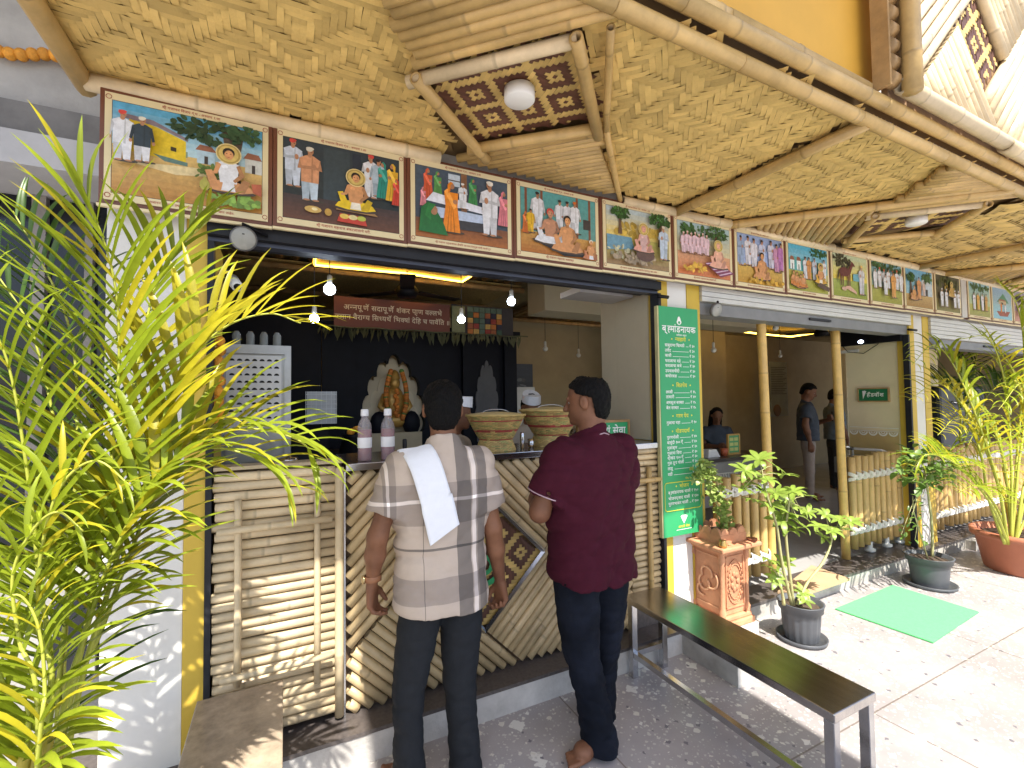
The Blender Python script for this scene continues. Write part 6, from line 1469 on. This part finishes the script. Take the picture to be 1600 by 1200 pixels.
HAIR = mat('black_hair', (.005, .0045, .0045), .65, var=.3, scale=120, bump=1, bscale=240, stretch=(1, 1, .25), spec=.15)
EYEM = mat('eye_white', (.6, .58, .55), .3, var=0); IRIS = mat('iris', (.02, .012, .008), .2, var=0)
def person(loc, H, yaw, label, spec, group=None):
    """spec in metres for a 1.70 m body facing +Y; scaled to H"""
    t = empty('person', tuple(loc), label, 'person', group); s = H/1.70; ca, sa = cos(yaw), sin(yaw)
    def tr(V): V = np.asarray(V)*s; return np.stack([loc[0]+V[:, 0]*ca-V[:, 1]*sa, loc[1]+V[:, 0]*sa+V[:, 1]*ca, loc[2]+V[:, 2]], 1)
    R1 = spec.get('res', .008); hc = np.array(spec.get('head', (0, .01, 1.585))); hy = spec.get('headyaw', 0); hp = spec.get('headpitch', 0)
    cy_, sy_ = cos(hy), sin(hy); cp_, sp_ = cos(hp), sin(hp)
    def toh(P_):                                    # world-of-body -> head frame
        q = P_-hc; x = q[:, 0]*cy_+q[:, 1]*sy_; y = -q[:, 0]*sy_+q[:, 1]*cy_; z = q[:, 2]
        return np.stack([x, y*cp_+z*sp_, -y*sp_+z*cp_], 1)
    def frh(p): y = p[1]*cp_-p[2]*sp_; z = p[1]*sp_+p[2]*cp_; return np.array([p[0]*cy_-y*sy_, p[0]*sy_+y*cy_, z])+hc
    hw = spec.get('hw', 1.)
    def headf(P_):
        q = toh(P_); o = ell(q, (0, -.008, .025), (.076*hw, .095, .088)); o = sm(o, ell(q, (0, .022, -.045), (.060*hw, .070, .068)), .03)
        o = sm(o, ell(q, (0, .075, -.088), (.025, .020, .020)), .02)
        nose = cap(q, (0, .088, .012), (0, .108, -.028), .008, .0135); o = sm(o, nose, .012)
        o = sm(o, ell(q, (0, .090, -.060), (.024, .012, .008)), .008)
        for sx in (-1, 1):
            o = sm(o, ell(q, (sx*.030, .082, .022), (.02, .010, .006)), .010); o = np.maximum(o, -(ell(q, (sx*.030, .100, .002), (.015, .010, .009))))
            e = ell(q, (sx*.080*hw, -.005, -.008), (.012, .022, .034)); e = np.maximum(e, -ell(q, (sx*.093*hw, .002, -.004), (.008, .012, .02))); o = sm(o, e, .008)
        nb = np.array(spec.get('neck', (0, -.015, 1.40))); o = sm(o, cap(P_, nb, frh((0, -.02, -.06)), .060*spec.get('nk', 1), .054*spec.get('nk', 1)), .03)
        return o
    T_ = np.array(spec['torso'], float); parts = []
    parts.append((headf, hc-[.14, .15, .30], hc+[.14, .15, .15], .01))
    core = [(z, x, y, rx*.72, ry*.62) for z, x, y, rx, ry in T_ if z < 1.40]
    parts.append((lambda P_: loft(P_, core), (-.3, -.25, T_[:, 0].min()-.05), (.3, .25, 1.45), .02))
    nb_ = np.array(spec.get('neck', (0, -.015, 1.40))); parts.append((lambda P_: cap(P_, (nb_[0], nb_[1], 1.25), nb_, .06, .05), (-.15, -.2, 1.1), (.15, .2, 1.5), .02))
    for arm in spec['arms']:
        S0, E, W = [np.array(v, float) for v in arm[:3]]; d = np.array(arm[3], float); r = spec.get('ar', 1.); d /= np.linalg.norm(d)
        hf = hand_fn(W+(W-E)/np.linalg.norm(W-E)*.012, d, arm[4], arm[5], arm[6])
        def armf(P_, S0=S0, E=E, W=W):
            o = sm(cap(P_, S0*[.5, 1, 1], S0, .04, .04), cap(P_, S0, E, .050*r, .041*r), .02); o = sm(o, cap(P_, E, E*.6+W*.4, .043*r, .043*r), .02); return sm(o, cap(P_, E*.6+W*.4, W, .042*r, .026*r), .02)
        q = np.array([S0*[.5, 1, 1], S0, E, W]); parts.append((armf, q.min(0)-.08, q.max(0)+.08, .012))
        q = np.array([W-d*.03, W+d*.2]); parts.append((hf, q.min(0)-.09, q.max(0)+.09, .012))
    for lg_, ft in zip(spec['legs'], spec['feet']):
        A = np.array(lg_[2], float); td = np.array(ft, float); td /= np.linalg.norm(td); sd = np.array([-td[1], td[0], 0]); h0, k0_ = np.array(lg_[0], float), np.array(lg_[1], float)
        def legc(P_, h0=h0, k0_=k0_, A=A): return sm(cap(P_, np.array([h0[0]*.6, h0[1], T_[:, 0].min()+.02]), h0, .05, .05), sm(cap(P_, h0, k0_, .05, .042), cap(P_, k0_, A+[0, 0, .05], .042, .034), .02), .02)
        q = np.array([h0, k0_, A, [h0[0]*.6, h0[1], T_[:, 0].min()+.02]]); parts.append((legc, q.min(0)-.08, q.max(0)+.08, .02))
        def footf(P_, A=A, td=td, sd=sd):
            o = cap(P_, A+[0, 0, .10], A+[0, 0, .03], .038, .036); o = sm(o, cap(P_, A-td*.03+[0, 0, .0], A+td*.10+[0, 0, -.015], .034, .028), .03)
            o = sm(o, cap(P_, A+td*.08+sd*.02+[0, 0, -.018], A+td*.08-sd*.02+[0, 0, -.018], .026, .026), .03)
            for k in range(5):
                b = A+td*.13+sd*(.034-.017*k)+[0, 0, -.032]; o = sm(o, cap(P_, b-td*.03, b+td*(.042-.007*k), .010, .0105 if k else .013), .006)
            return np.maximum(o, -(P_[:, 2]-.002-(A[2]-.06)*(A[2] > .1)))
        parts.append((footf, A-[.24, .24, .1], A+[.24, .24, .16], .01))
    lo_ = np.min([p_[1] for p_ in parts], 0); hi_ = np.max([p_[2] for p_ in parts], 0); rb = spec.get('bres', .0065)
    n_ = np.ceil((hi_-lo_)/rb).astype(int)+1; axs = [lo_[i]+rb*np.arange(n_[i]) for i in range(3)]; D_ = np.full(n_, .5)
    for f_, a_, b_, k_ in parts:
        sl3 = tuple(slice(max(0, int((a_[i]-lo_[i])/rb)), int((b_[i]-lo_[i])/rb)+2) for i in range(3))
        G_ = np.stack(np.meshgrid(*[axs[i][sl3[i]] for i in range(3)], indexing='ij'), -1); sh_ = G_.shape[:3]
        D_[sl3] = sm(D_[sl3], f_(G_.reshape(-1, 3)).reshape(sh_), k_)
    D_[0] = D_[-1] = .5; D_[:, 0] = D_[:, -1] = .5; D_[:, :, 0] = D_[:, :, -1] = .5
    body = MB(); addmesh(body, surface_nets(None, lo_, hi_, rb, D_), tr)
    body.build('body', spec.get('skin', SKIN), t)
    for sx in (-1, 1):
        e = frh((sx*.030, .0705, .002)); m_ = MB(); m_.ball((0, 0, 0), (.0125*s, .0125*s, .0125*s), 10, 8); p = tr([e])[0]
        MB().ball(tuple(p), .0100*s, 10, 8).build('eye', EYEM, t); p2 = tr([frh((sx*.030, .0775, .001))])[0]; MB().ball(tuple(p2), .0055*s, 8, 6).build('iris', IRIS, t)
    # hair
    hm = spec.get('hair', 'short')
    def hairf(P_):
        q = toh(P_); o = ell(q, (0, -.014, .032), (.089*hw, .104, .096)); o = sm(o, ell(q, (0, -.048, -.025), (.074*hw, .062, .085)), .03)
        cut = np.maximum(q[:, 1]-.045-.5*np.maximum(q[:, 2]-.02, 0)*2.2, -1); front = q[:, 1]-.03-np.maximum(q[:, 2]-.055, 0)*2.2
        o = np.maximum(o, np.minimum(front, 1)); 
        low = -(q[:, 2]+spec.get('nape', .075)-.9*np.maximum(q[:, 1]+.035, 0)*1.0); side = np.where(q[:, 1] > -.045, -(q[:, 2]-.012-.35*(q[:, 1]+.045)), -1)
        low = low+.005*np.sin(q[:, 0]*150+2*np.sin(q[:, 0]*61))+.003*np.sin(q[:, 0]*390); o = np.maximum(o, low); o = np.maximum(o, side*.9)
        if hm == 'thin': o = np.maximum(o, -(ell(q, (0, -.045, .118), (.045, .055, .028))))
        if hm == 'long': o = sm(o, loft(P_, [(1.15, 0, -.05, .09, .05), (1.35, 0, -.06, .11, .06), (1.5, 0, -.05, .10, .08), (1.66, 0, -.01, .085, .09)]), .02); o = np.maximum(o, np.where(q[:, 1] > .04, 1, o))
        return o+.0032*np.sin(P_[:, 0]*170+5*np.sin(P_[:, 2]*33+P_[:, 1]*40))*np.sin(P_[:, 1]*150+4*np.sin(P_[:, 2]*47))+.0020*np.sin(P_[:, 0]*310+4*np.sin(P_[:, 2]*40))*np.sin(P_[:, 1]*290+3*np.sin(P_[:, 2]*60))
    hb = MB(); zl_ = -.48 if hm == 'long' else -.16
    addmesh(hb, surface_nets(hairf, hc+[-.15, -.16, zl_], hc+[.15, .15, .16], R1*.75), tr); hb.build('hair', HAIR, t)
    # shirt
    seed = spec.get('seed', 1); sl_ = spec.get('sl', .62); W0 = spec.get('wr', 1.)
    def shirtf(P_):
        o = loft(P_, T_, 2.4)
        for arm in spec['arms']:
            S0, E = np.array(arm[0], float), np.array(arm[1], float); u = (E-S0)/np.linalg.norm(E-S0); L_ = np.linalg.norm(E-S0)
            sv = cap(P_, S0*[.92, 1, 1], S0+u*(L_*sl_+.10), .074*spec.get('sw', 1), .076*spec.get('sw', 1)); sv = np.maximum(sv, ((P_-S0)@u)-L_*sl_); inn = cap(P_, S0, S0+u*(L_*sl_+.2), .055, .060*spec.get('sw', 1)); sv = np.maximum(sv, -np.maximum(inn, -(((P_-S0)@u)-L_*sl_+.03)))
            o = sm(o, sv, .055)
        nk_ = np.array(spec.get('neck', (0, -.015, 1.40))); up_ = hc-nk_; up_ = up_/np.linalg.norm(up_)
        col = cap(P_, nk_-up_*.02, nk_+up_*.045, .078, .070); h_ = (P_-nk_)@up_; col = np.maximum(col, h_-.045-.35*(-(P_[:, 1]-nk_[1]))); o = sm(o, col, .012)
        zb = T_[:, 0].min(); o = np.maximum(o, -(P_[:, 2]-zb-.012*np.sin(P_[:, 0]*9+seed)))
        o = np.maximum(o, -np.maximum(loft(P_, [(r_[0]-.02, r_[1], r_[2], r_[3]-.016, r_[4]-.016) for r_ in T_[:3]], 2.4), P_[:, 2]-zb-.03))
        return o-.006*W0+wrinkle(P_, .0055*W0, [((14, 6, 22), 1), ((-20, 5, 16), .9), ((9, 0, -34), .7), ((33, 8, -13), .6), ((3, 2, 52), .35)], seed)
    mx = np.max([np.abs(np.array(a[1]))[0] for a in spec['arms']])+.12
    ylo = min([min(a[0][1], a[1][1]) for a in spec['arms']]+[T_[:, 2].min()-.17])-.06
    yhi = max([max(a[0][1], a[1][1]) for a in spec['arms']]+[T_[:, 2].max()+.17])+.06
    sb = MB(); addmesh(sb, surface_nets(shirtf, (-mx, ylo, T_[:, 0].min()-.02), (mx, yhi, 1.50), R1*.85), tr); sh_o = sb.build('shirt', spec['shirt'], t)
    # trousers
    def legf(P_):
        z = P_[:, 2]; o = loft(P_, spec.get('hips', [(.74, 0, -.005, .150, .090), (.82, 0, -.005, .155, .096), (.93, 0, 0, .150, .09), (1.0, 0, 0, .140, .085)]), 2.4)
        for lg_ in spec['legs']:
            o = sm(o, loft(P_, lg_[3], 2.2) if len(lg_) > 3 else sm(cap(P_, lg_[0], lg_[1], .088, .066), cap(P_, lg_[1], np.array(lg_[2])+[0, 0, .0], .066, .056), .03), .03)
        return np.maximum(o, -(z-spec.get('hem', .025)))+wrinkle(P_, .0045*spec.get('lw', 1), [((8, 4, 26), 1), ((-12, 6, 30), .9), ((4, 3, 60), .5), ((30, 5, 3), .5)], seed+5)*np.clip(1.25-z, .3, 1)
    lp = np.array([p for lg_ in spec['legs'] for p in lg_[:3]])
    tb_ = MB(); addmesh(tb_, surface_nets(legf, (lp[:, 0].min()-.14, min(lp[:, 1].min(), -.03)-.17, -.01), (lp[:, 0].max()+.14, max(lp[:, 1].max(), .03)+.17, 1.02), R1*.95), tr); tb_.build('trousers', spec['trousers'], t)
    return t, tr, frh
def legloft(p, w):
    """leg as a stack of ellipses: p = [(z, x, y)], w = [(z, r)]"""
    zs = [1.0-.02*k for k in range(50)]; zs = [z for z in zs if z <= p[0][0]]+[-.02]
    P_ = sorted(p); Wd = sorted(w); return [(z, np.interp(z, [q[0] for q in P_], [q[1] for q in P_]), np.interp(z, [q[0] for q in P_], [q[2] for q in P_]), np.interp(z, [q[0] for q in Wd], [q[1] for q in Wd]), np.interp(z, [q[0] for q in Wd], [q[1]*1.08 for q in Wd])) for z in zs]
# ---- plaid shirt material
def plaid():
    m = mat('plaid_cotton', (.50, .41, .34), .8, var=.05, scale=20, bump=.25, bscale=400); nt = m.node_tree; N = nt.nodes; L = nt.links; b = N['Principled BSDF']; cur = b.inputs['Base Color'].links[0].from_socket
    tc = N.new('ShaderNodeTexCoord'); sp_ = N.new('ShaderNodeSeparateXYZ'); L.new(tc.outputs['Object'], sp_.inputs[0])
    def ramp(sock, lo, hi, stops):
        mr = N.new('ShaderNodeMapRange'); mr.inputs[1].default_value = lo; mr.inputs[2].default_value = hi; L.new(sock, mr.inputs[0])
        r = N.new('ShaderNodeValToRGB'); r.color_ramp.interpolation = 'CONSTANT'; e = r.color_ramp.elements
        for i, (p, c) in enumerate(stops):
            x = (p-lo)/(hi-lo); el = e[i] if i < 2 else e.new(x)
            el.position = x; el.color = (*c, 1)
        L.new(mr.outputs[0], r.inputs[0]); return r.outputs[0]
    O = (1, 1, 1); G = (.40, .41, .43); LG = (.66, .66, .68); D = (.36, .37, .39); Wt = (1.5, 1.6, 1.75)
    vx_ = ramp(sp_.outputs[0], -.35, .35, [(-.35, O), (-.262, LG), (-.250, Wt), (-.240, LG), (-.215, O), (-.112, G), (-.108, O), (.030, G), (.094, O), (.100, Wt), (.120, LG), (.128, G), (.172, O)])
    vz_ = ramp(sp_.outputs[2], .6, 1.5, [(.6, O), (.805, LG), (.905, O), (1.012, D), (1.024, O), (1.115, LG), (1.205, Wt), (1.222, LG), (1.285, O)])
    for v in (vx_, vz_):
        mx = N.new('ShaderNodeMix'); mx.data_type = 'RGBA'; mx.blend_type = 'MULTIPLY'; mx.inputs[0].default_value = 1; mx.clamp_result = False; L.new(cur, mx.inputs[6]); L.new(v, mx.inputs[7]); cur = mx.outputs[2]
    L.new(cur, b.inputs['Base Color']); return m
PLAID = plaid(); GTR = mat('charcoal_trousers', (.021, .023, .027), .85, var=.14, scale=30, bump=.25, bscale=300, spec=.15)
MAROON = mat('maroon_polo', (.055, .007, .017), .85, var=.14, scale=25, bump=.3, bscale=450, spec=.15); JEANS = mat('dark_jeans', (.006, .008, .014), .85, var=.25, scale=14, bump=.35, bscale=350, var2=(.011, .014, .024), spec=.15)
# ---- man in the plaid shirt
LLEG = [(.78, -.085, 0), (.40, -.145, .01), (0, -.145, 0)]; RLEG = [(.78, .095, 0), (.40, .085, .01), (0, .105, -.01)]
man1 = dict(res=.008, hres=.0042, head=(.018, .015, 1.605), headyaw=-.25, headpitch=-.10, neck=(.012, -.02, 1.425), hair='short', nape=.108, seed=3, ar=.95, sl=.66, sw=1.06, wr=1.15, lw=1.4,
    torso=[(.755, 0, -.005, .205, .150), (.87, 0, -.005, .199, .142), (1.0, .0, 0, .192, .128), (1.13, 0, -.005, .200, .125), (1.27, 0, -.012, .205, .122), (1.36, 0, -.015, .185, .102), (1.42, .005, -.018, .118, .080), (1.45, .01, -.02, .07, .065)],
    arms=[((-.185, -.015, 1.355), (-.275, -.03, 1.09), (-.285, .045, .885), (.05, .12, -1), (.6, 1, .0), (1, .0, .1), .75),
          ((.185, -.015, 1.355), (.232, -.04, 1.06), (.292, .02, .80), (.12, .15, -1), (-.4, 1, 0), (-1, 0, .1), 1.15)],
    legs=[((-.085, 0, .78), (-.14, .01, .42), (-.145, 0, .06), legloft([(.95, -.075, -.005)]+LLEG, [(.95, .078), (.78, .094), (.6, .086), (.42, .070), (.25, .062), (.06, .072), (-.02, .078)])),
          ((.095, 0, .78), (.085, .01, .42), (.105, -.01, .06), legloft([(.95, .085, -.005)]+RLEG, [(.95, .078), (.78, .096), (.6, .090), (.42, .076), (.25, .068), (.06, .072), (-.02, .078)]))],
    feet=[(-.25, 1, 0), (.35, 1, 0)], shirt=PLAID, trousers=GTR)
t1, tr1, _ = person((.61, 1.95, 0), 1.68, 0, 'man seen from behind in a beige plaid short sleeved shirt and charcoal trousers', man1)
wr_ = MB(); c = tr1([(-.284, .035, .905)])[0]; wr_.lathe((c[0], c[1], c[2]), [(.034, -.012), (.036, -.011), (.036, .011), (.034, .012)], 20, sy=.9); wr_.build('watch_strap', mat('tan_strap', (.30, .13, .06), .5), t1)
MB().tube([(c[0]-.034, c[1]-.004, c[2]), (c[0]-.042, c[1]-.005, c[2])], .017, 16).build('watch_case', mat('watch_gold', (.5, .38, .2), .25, metal=.9), t1)
ft = tr1([(.13, .06, .0)])[0]; sl2 = MB(); sl2.prism([(ft[0]+.050*cos(a*pi/10)+.018*sin(a*pi/10), ft[1]+.14*sin(a*pi/10)) for a in range(20)], .001, .022); sl2.tube([(ft[0]-.045, ft[1]+.03, .02), (ft[0]-.03, ft[1]+.04, .075), (ft[0]+.04, ft[1]+.045, .08), (ft[0]+.065, ft[1]+.03, .02)], .018, 8); sl2.build('slipper', mat('slipper_white', (.78, .8, .86), .6), t1)
# towel folded over the left shoulder
TW = mat('white_towel', (.80, .82, .88), .9, var=.04, scale=30, bump=.3, bscale=500)
prof = [(.055, 1.30, .155), (.055, 1.37, .13), (.035, 1.425, .105), (.0, 1.450, .02+.05), (-.035, 1.437, .012), (-.080, 1.40, -.03), (-.127, 1.34, -.06), (-.146, 1.24, -.10), (-.150, 1.13, -.13), (-.148, 1.085, -.145)]
rows = [(-.118, .055, 1.30), (-.120, .04, 1.36), (-.126, .012, 1.408), (-.130, -.03, 1.442), (-.120, -.066, 1.438), (-.112, -.100, 1.415), (-.095, -.132, 1.36), (-.075, -.151, 1.28), (-.055, -.160, 1.20), (-.038, -.160, 1.125), (-.030, -.158, 1.095)]
S_r = spline(rows, 6); mbt = MB(); V = []; N_ = 10
for side in (0, 1):
    for i, p in enumerate(S_r):
        T_d = (S_r[min(i+1, len(S_r)-1)]-S_r[max(0, i-1)]).normalized(); ac = Vector((1, .0, .28 if i > 20 else .05)).normalized(); nr = T_d.cross(ac).normalized()
        for k in range(N_+1):
            u = (k/N_-.5)*.128; drop = -.55*max(0, abs(u)-.02)**1.4 if i < 30 else 0
            q = p+ac*u+Vector((0, 0, .018*(u/.064) if i > 45 else 0))+nr*(-1)*(.006*side)+Vector((0, 0, drop*.4)); V.append(q)
M1 = len(S_r)*(N_+1); Fa = []
for i in range(len(S_r)-1):
    for k in range(N_):
        a = i*(N_+1)+k; Fa += [(a, a+1, a+N_+2, a+N_+1), (M1+a, M1+a+N_+1, M1+a+N_+2, M1+a+1)]
for i in range(len(S_r)-1):
    for k in (0, N_): a = i*(N_+1)+k; Fa.append((a, a+N_+1, M1+a+N_+1, M1+a) if k == 0 else (a, M1+a, M1+a+N_+1, a+N_+1))
for k in range(N_):
    for i in (0, len(S_r)-1): a = i*(N_+1)+k; Fa.append((a, M1+a, M1+a+1, a+1))
mbt.add([tuple(q) for q in tr1(np.array([tuple(v) for v in V])*np.array([1, 1, 1]))], Fa, 1, None, True)
mbt.build('shoulder_towel', TW, None, 'folded white towel hanging down the back from the left shoulder of the man in plaid', 'towel', loc=(.5, 1.8, 1.2))
# ---- man in the maroon polo
man2 = dict(res=.008, hres=.005, head=(.005, .02, 1.59), headyaw=.62, headpitch=-.12, hw=1.04, nk=1.12, neck=(0, -.02, 1.405), hair='thin', nape=.105, seed=11, ar=1.08, sl=.70, sw=1.13, wr=1.9, lw=1.7, hem=.02,
    torso=[(.775, 0, -.005, .216, .158), (.88, 0, -.005, .210, .152), (1.0, 0, 0, .215, .150), (1.12, 0, -.0, .225, .150), (1.25, 0, -.012, .222, .138), (1.35, 0, -.018, .188, .112), (1.41, 0, -.02, .125, .088), (1.44, 0, -.02, .075, .07)],
    arms=[((-.195, -.02, 1.345), (-.275, .03, 1.10), (-.13, .24, 1.18), (1, .5, .15), (0, .2, 1), (0, -1, .2), .7),
          ((.195, -.02, 1.345), (.265, .05, 1.10), (.10, .25, 1.16), (-1, .4, .1), (0, .2, 1), (0, -1, .2), .7)],
    legs=[((-.09, 0, .80), (-.075, .01, .42), (-.02, -.04, .06), legloft([(.95, -.075, -.005), (.8, -.10, 0), (.45, -.065, .015), (.2, -.03, -.03), (0, -.015, -.06)], [(.95, .082), (.8, .102), (.6, .096), (.42, .082), (.25, .074), (.06, .082), (-.02, .088)])),
          ((.10, .0, .80), (.125, .06, .42), (.125, .10, .06), legloft([(.95, .085, -.005), (.8, .10, 0), (.45, .125, .05), (.2, .13, .085), (0, .13, .10)], [(.95, .082), (.8, .102), (.6, .096), (.42, .080), (.25, .070), (.06, .072), (-.02, .076)]))],
    feet=[(-1, .12, 0), (.5, 1, 0)], shirt=MAROON, trousers=JEANS)
man2['legs'][0] = man2['legs'][0][:2]+((-.03, -.055, .055),)+man2['legs'][0][3:]
t2, tr2, _ = person((1.315, 1.83, 0), 1.72, .12, 'man seen from behind in a maroon polo shirt and dark jeans, standing barefoot', man2)
pc_ = MB(); pts = []
for k in range(-8, 9): a = -pi/2+k*.20; pts.append((.076*cos(a), -.022+.078*sin(a), 1.432-.028*abs(k/8)+.012))
pc_.tube([tuple(q) for q in tr2(pts)], .0028, 5).build('collar_stripe', mat('pink_trim', (.5, .35, .4), .7), t2)
for arm in man2['arms']:
    S0, E = np.array(arm[0]), np.array(arm[1]); u = (E-S0)/np.linalg.norm(E-S0); c = S0+u*(np.linalg.norm(E-S0)*.70-.004); e1 = np.cross(u, [0, 1, 0]); e1 /= np.linalg.norm(e1); e2 = np.cross(u, e1)
    pc_ = MB(); pc_.tube([tuple(q) for q in tr2([c+(e1*cos(k*pi/12)+e2*sin(k*pi/12))*.0865 for k in range(25)])], .0028, 5, cap=False); pc_.build('sleeve_stripe', _mc['pink_trim'], t2)
# ---- people inside
def simple(loc, H, yaw, lab, shirt, trousers, arms, hy=0, hp=-.15, cap_=False, hair='short', legs=None, feet=None, hips=None, torso=None, **k):
    sp_ = dict(res=.013, hres=.009, bres=.011, head=(0, .03, 1.585), headyaw=hy, headpitch=hp, neck=(0, -.015, 1.40), hair=hair, seed=7,
        torso=torso or [(.86, 0, 0, .190, .145), (1.0, 0, 0, .188, .14), (1.15, 0, 0, .20, .14), (1.3, 0, -.01, .20, .122), (1.38, 0, -.015, .15, .095), (1.43, 0, -.015, .07, .065)],
        arms=arms, legs=legs or [((-.09, 0, .8), (-.10, 0, .44), (-.10, 0, .06)), ((.09, 0, .8), (.10, 0, .44), (.11, 0, .06))], feet=feet or [(-.2, 1, 0), (.25, 1, 0)], shirt=shirt, trousers=trousers, **k)
    if hips: sp_['hips'] = hips
    t, tr, frh = person(loc, H, yaw, lab, sp_)
    if cap_:
        P0 = []; n = 20; V = []
        for z, q in ((.055, 1.0), (.115, .93)):
            for i in range(n): a = 2*pi*i/n; V.append(frh((.086*q*cos(a), -.01+.108*q*sin(a), z+.02*abs(sin(a))*(z > .1))))
        V.append(frh((0, -.01, .125))); Fa = [(i, (i+1) % n, n+(i+1) % n, n+i) for i in range(n)]+[(n+i, n+(i+1) % n, 2*n) for i in range(n)]
        MB().add([tuple(q) for q in tr(V)], Fa, 1, None, False).build('paper_cap', mat('cap_cloth_white', (.78, .78, .82), .8), t)
    return t, tr
AD = lambda sx: ((sx*.18, -.01, 1.34), (sx*.25, .0, 1.09), (sx*.25, .08, .86), (0, .2, -1), (-sx*.3, 1, 0), (-sx, 0, 0), .6)
AF = lambda sx: ((sx*.18, -.01, 1.34), (sx*.24, .06, 1.10), (sx*.10, .28, 1.12), (-sx*.5, 1, .1), (0, 0, 1), (-sx, 0, 0), .8)
BEI = mat('beige_uniform', (.42, .36, .29), .8, var=.1); DKB = mat('dark_blue_shirt', (.045, .055, .075), .75, var=.15, scale=20); KHA = mat('khaki_trousers', (.36, .29, .24), .8, var=.1, scale=20); DKT = mat('dark_trousers', (.03, .03, .035), .8)
c = ony(716, 640, 2.98); simple((c[0]-.03, 2.98, .06), 1.58, pi+.9, 'kitchen worker in a white cap and beige uniform, mostly hidden behind the man in plaid', BEI, DKT, [AF(-1), AF(1)], hy=.3, cap_=True)
c = ony(828, 640, 3.5); simple((c[0], 3.5, .03), 1.63, pi-.2, 'kitchen worker in a white cap whose head shows above the two baskets', BEI, DKT, [AD(-1), AD(1)], hp=-.35, cap_=True)
# man with a phone
pA = [((-.18, -.01, 1.34), (-.24, .04, 1.09), (-.06, .24, 1.16), (.5, .5, .4), (0, 0, 1), (1, 0, 0), 1.1), ((.18, -.01, 1.34), (.27, -.03, 1.10), (.28, .02, .86), (0, .1, -1), (-.3, 1, 0), (-1, 0, 0), .6)]
c = onz(1266, 780, .10); tp_, trp = simple((c[0], c[1], .10), 1.70, pi+.55, 'man in a dark blue shirt and khaki trousers looking down at his phone inside', DKB, KHA, pA, hy=-.1, hp=-.45)
q = trp([(-.03, .30, 1.22)])[0]; MB().box((q[0]-.04, q[1]-.006, q[2]-.07), (q[0]+.04, q[1]+.006, q[2]+.07), rz=.6).build('mobile_phone', BLK, None, 'black mobile phone held up by the man in the dark blue shirt', 'phone', loc=tuple(q))
bl = MB(); bl.lathe(tuple(trp([(0, 0, .895)])[0]), [(.172, -.02), (.174, -.019), (.174, .019), (.172, .02)], 28, sy=.68); bl.build('belt', mat('belt_leather', (.03, .015, .01), .4), tp_)
# second person partly behind the right post
simple((c[0]+.95, c[1]+.15, .10), 1.62, pi+.9, 'person in a grey blue shirt half hidden behind the right bamboo post', mat('grey_blue_shirt', (.14, .17, .20), .8), DKT, [AF(-1), AD(1)], hp=-.3)
# seated woman at the cash table
sit_legs = [((-.09, 0, .50), (-.11, .40, .50), (-.11, .42, .06)), ((.09, 0, .50), (.11, .40, .50), (.11, .42, .06))]
tw = [(x[0], x[1], x[2], x[3], x[4]) for x in [(.86, 0, 0, .165, .11), (1.0, 0, 0, .15, .105), (1.15, 0, 0, .165, .11), (1.3, 0, -.01, .175, .105), (1.38, 0, -.015, .13, .085), (1.43, 0, -.015, .06, .06)]]
c = ony(1122, 665, 4.75)
ch = empty('stool', (c[0], 4.78, .1), 'dark stool under the seated woman at the cash table', 'stool')
MB().lathe((c[0], 4.78, .62), [(0, 0), (.17, 0), (.17, .04), (0, .04)], 18).build('seat', BLK, ch)
for k in range(4): a = k*pi/2+.7; MB().tube([(c[0]+.1*cos(a), 4.78+.1*sin(a), .62), (c[0]+.17*cos(a), 4.78+.17*sin(a), .1)], .013, 6).build('leg', DARK, ch)
simple((c[0], 4.78, -.12), 1.58, pi-.5, 'woman with long dark hair sitting behind the cash table, looking down', DKB, DKT, [AF(-1), AF(1)], hy=-.2, hp=-.5, hair='long', torso=tw,
    legs=[((-.08, 0, .88), (-.11, .34, .84), (-.11, .36, .42)), ((.08, 0, .88), (.11, .34, .84), (.11, .36, .42))], hips=[(.80, 0, 0, .15, .11), (.95, 0, 0, .155, .11), (1.0, 0, 0, .14, .1)], hem=.3)
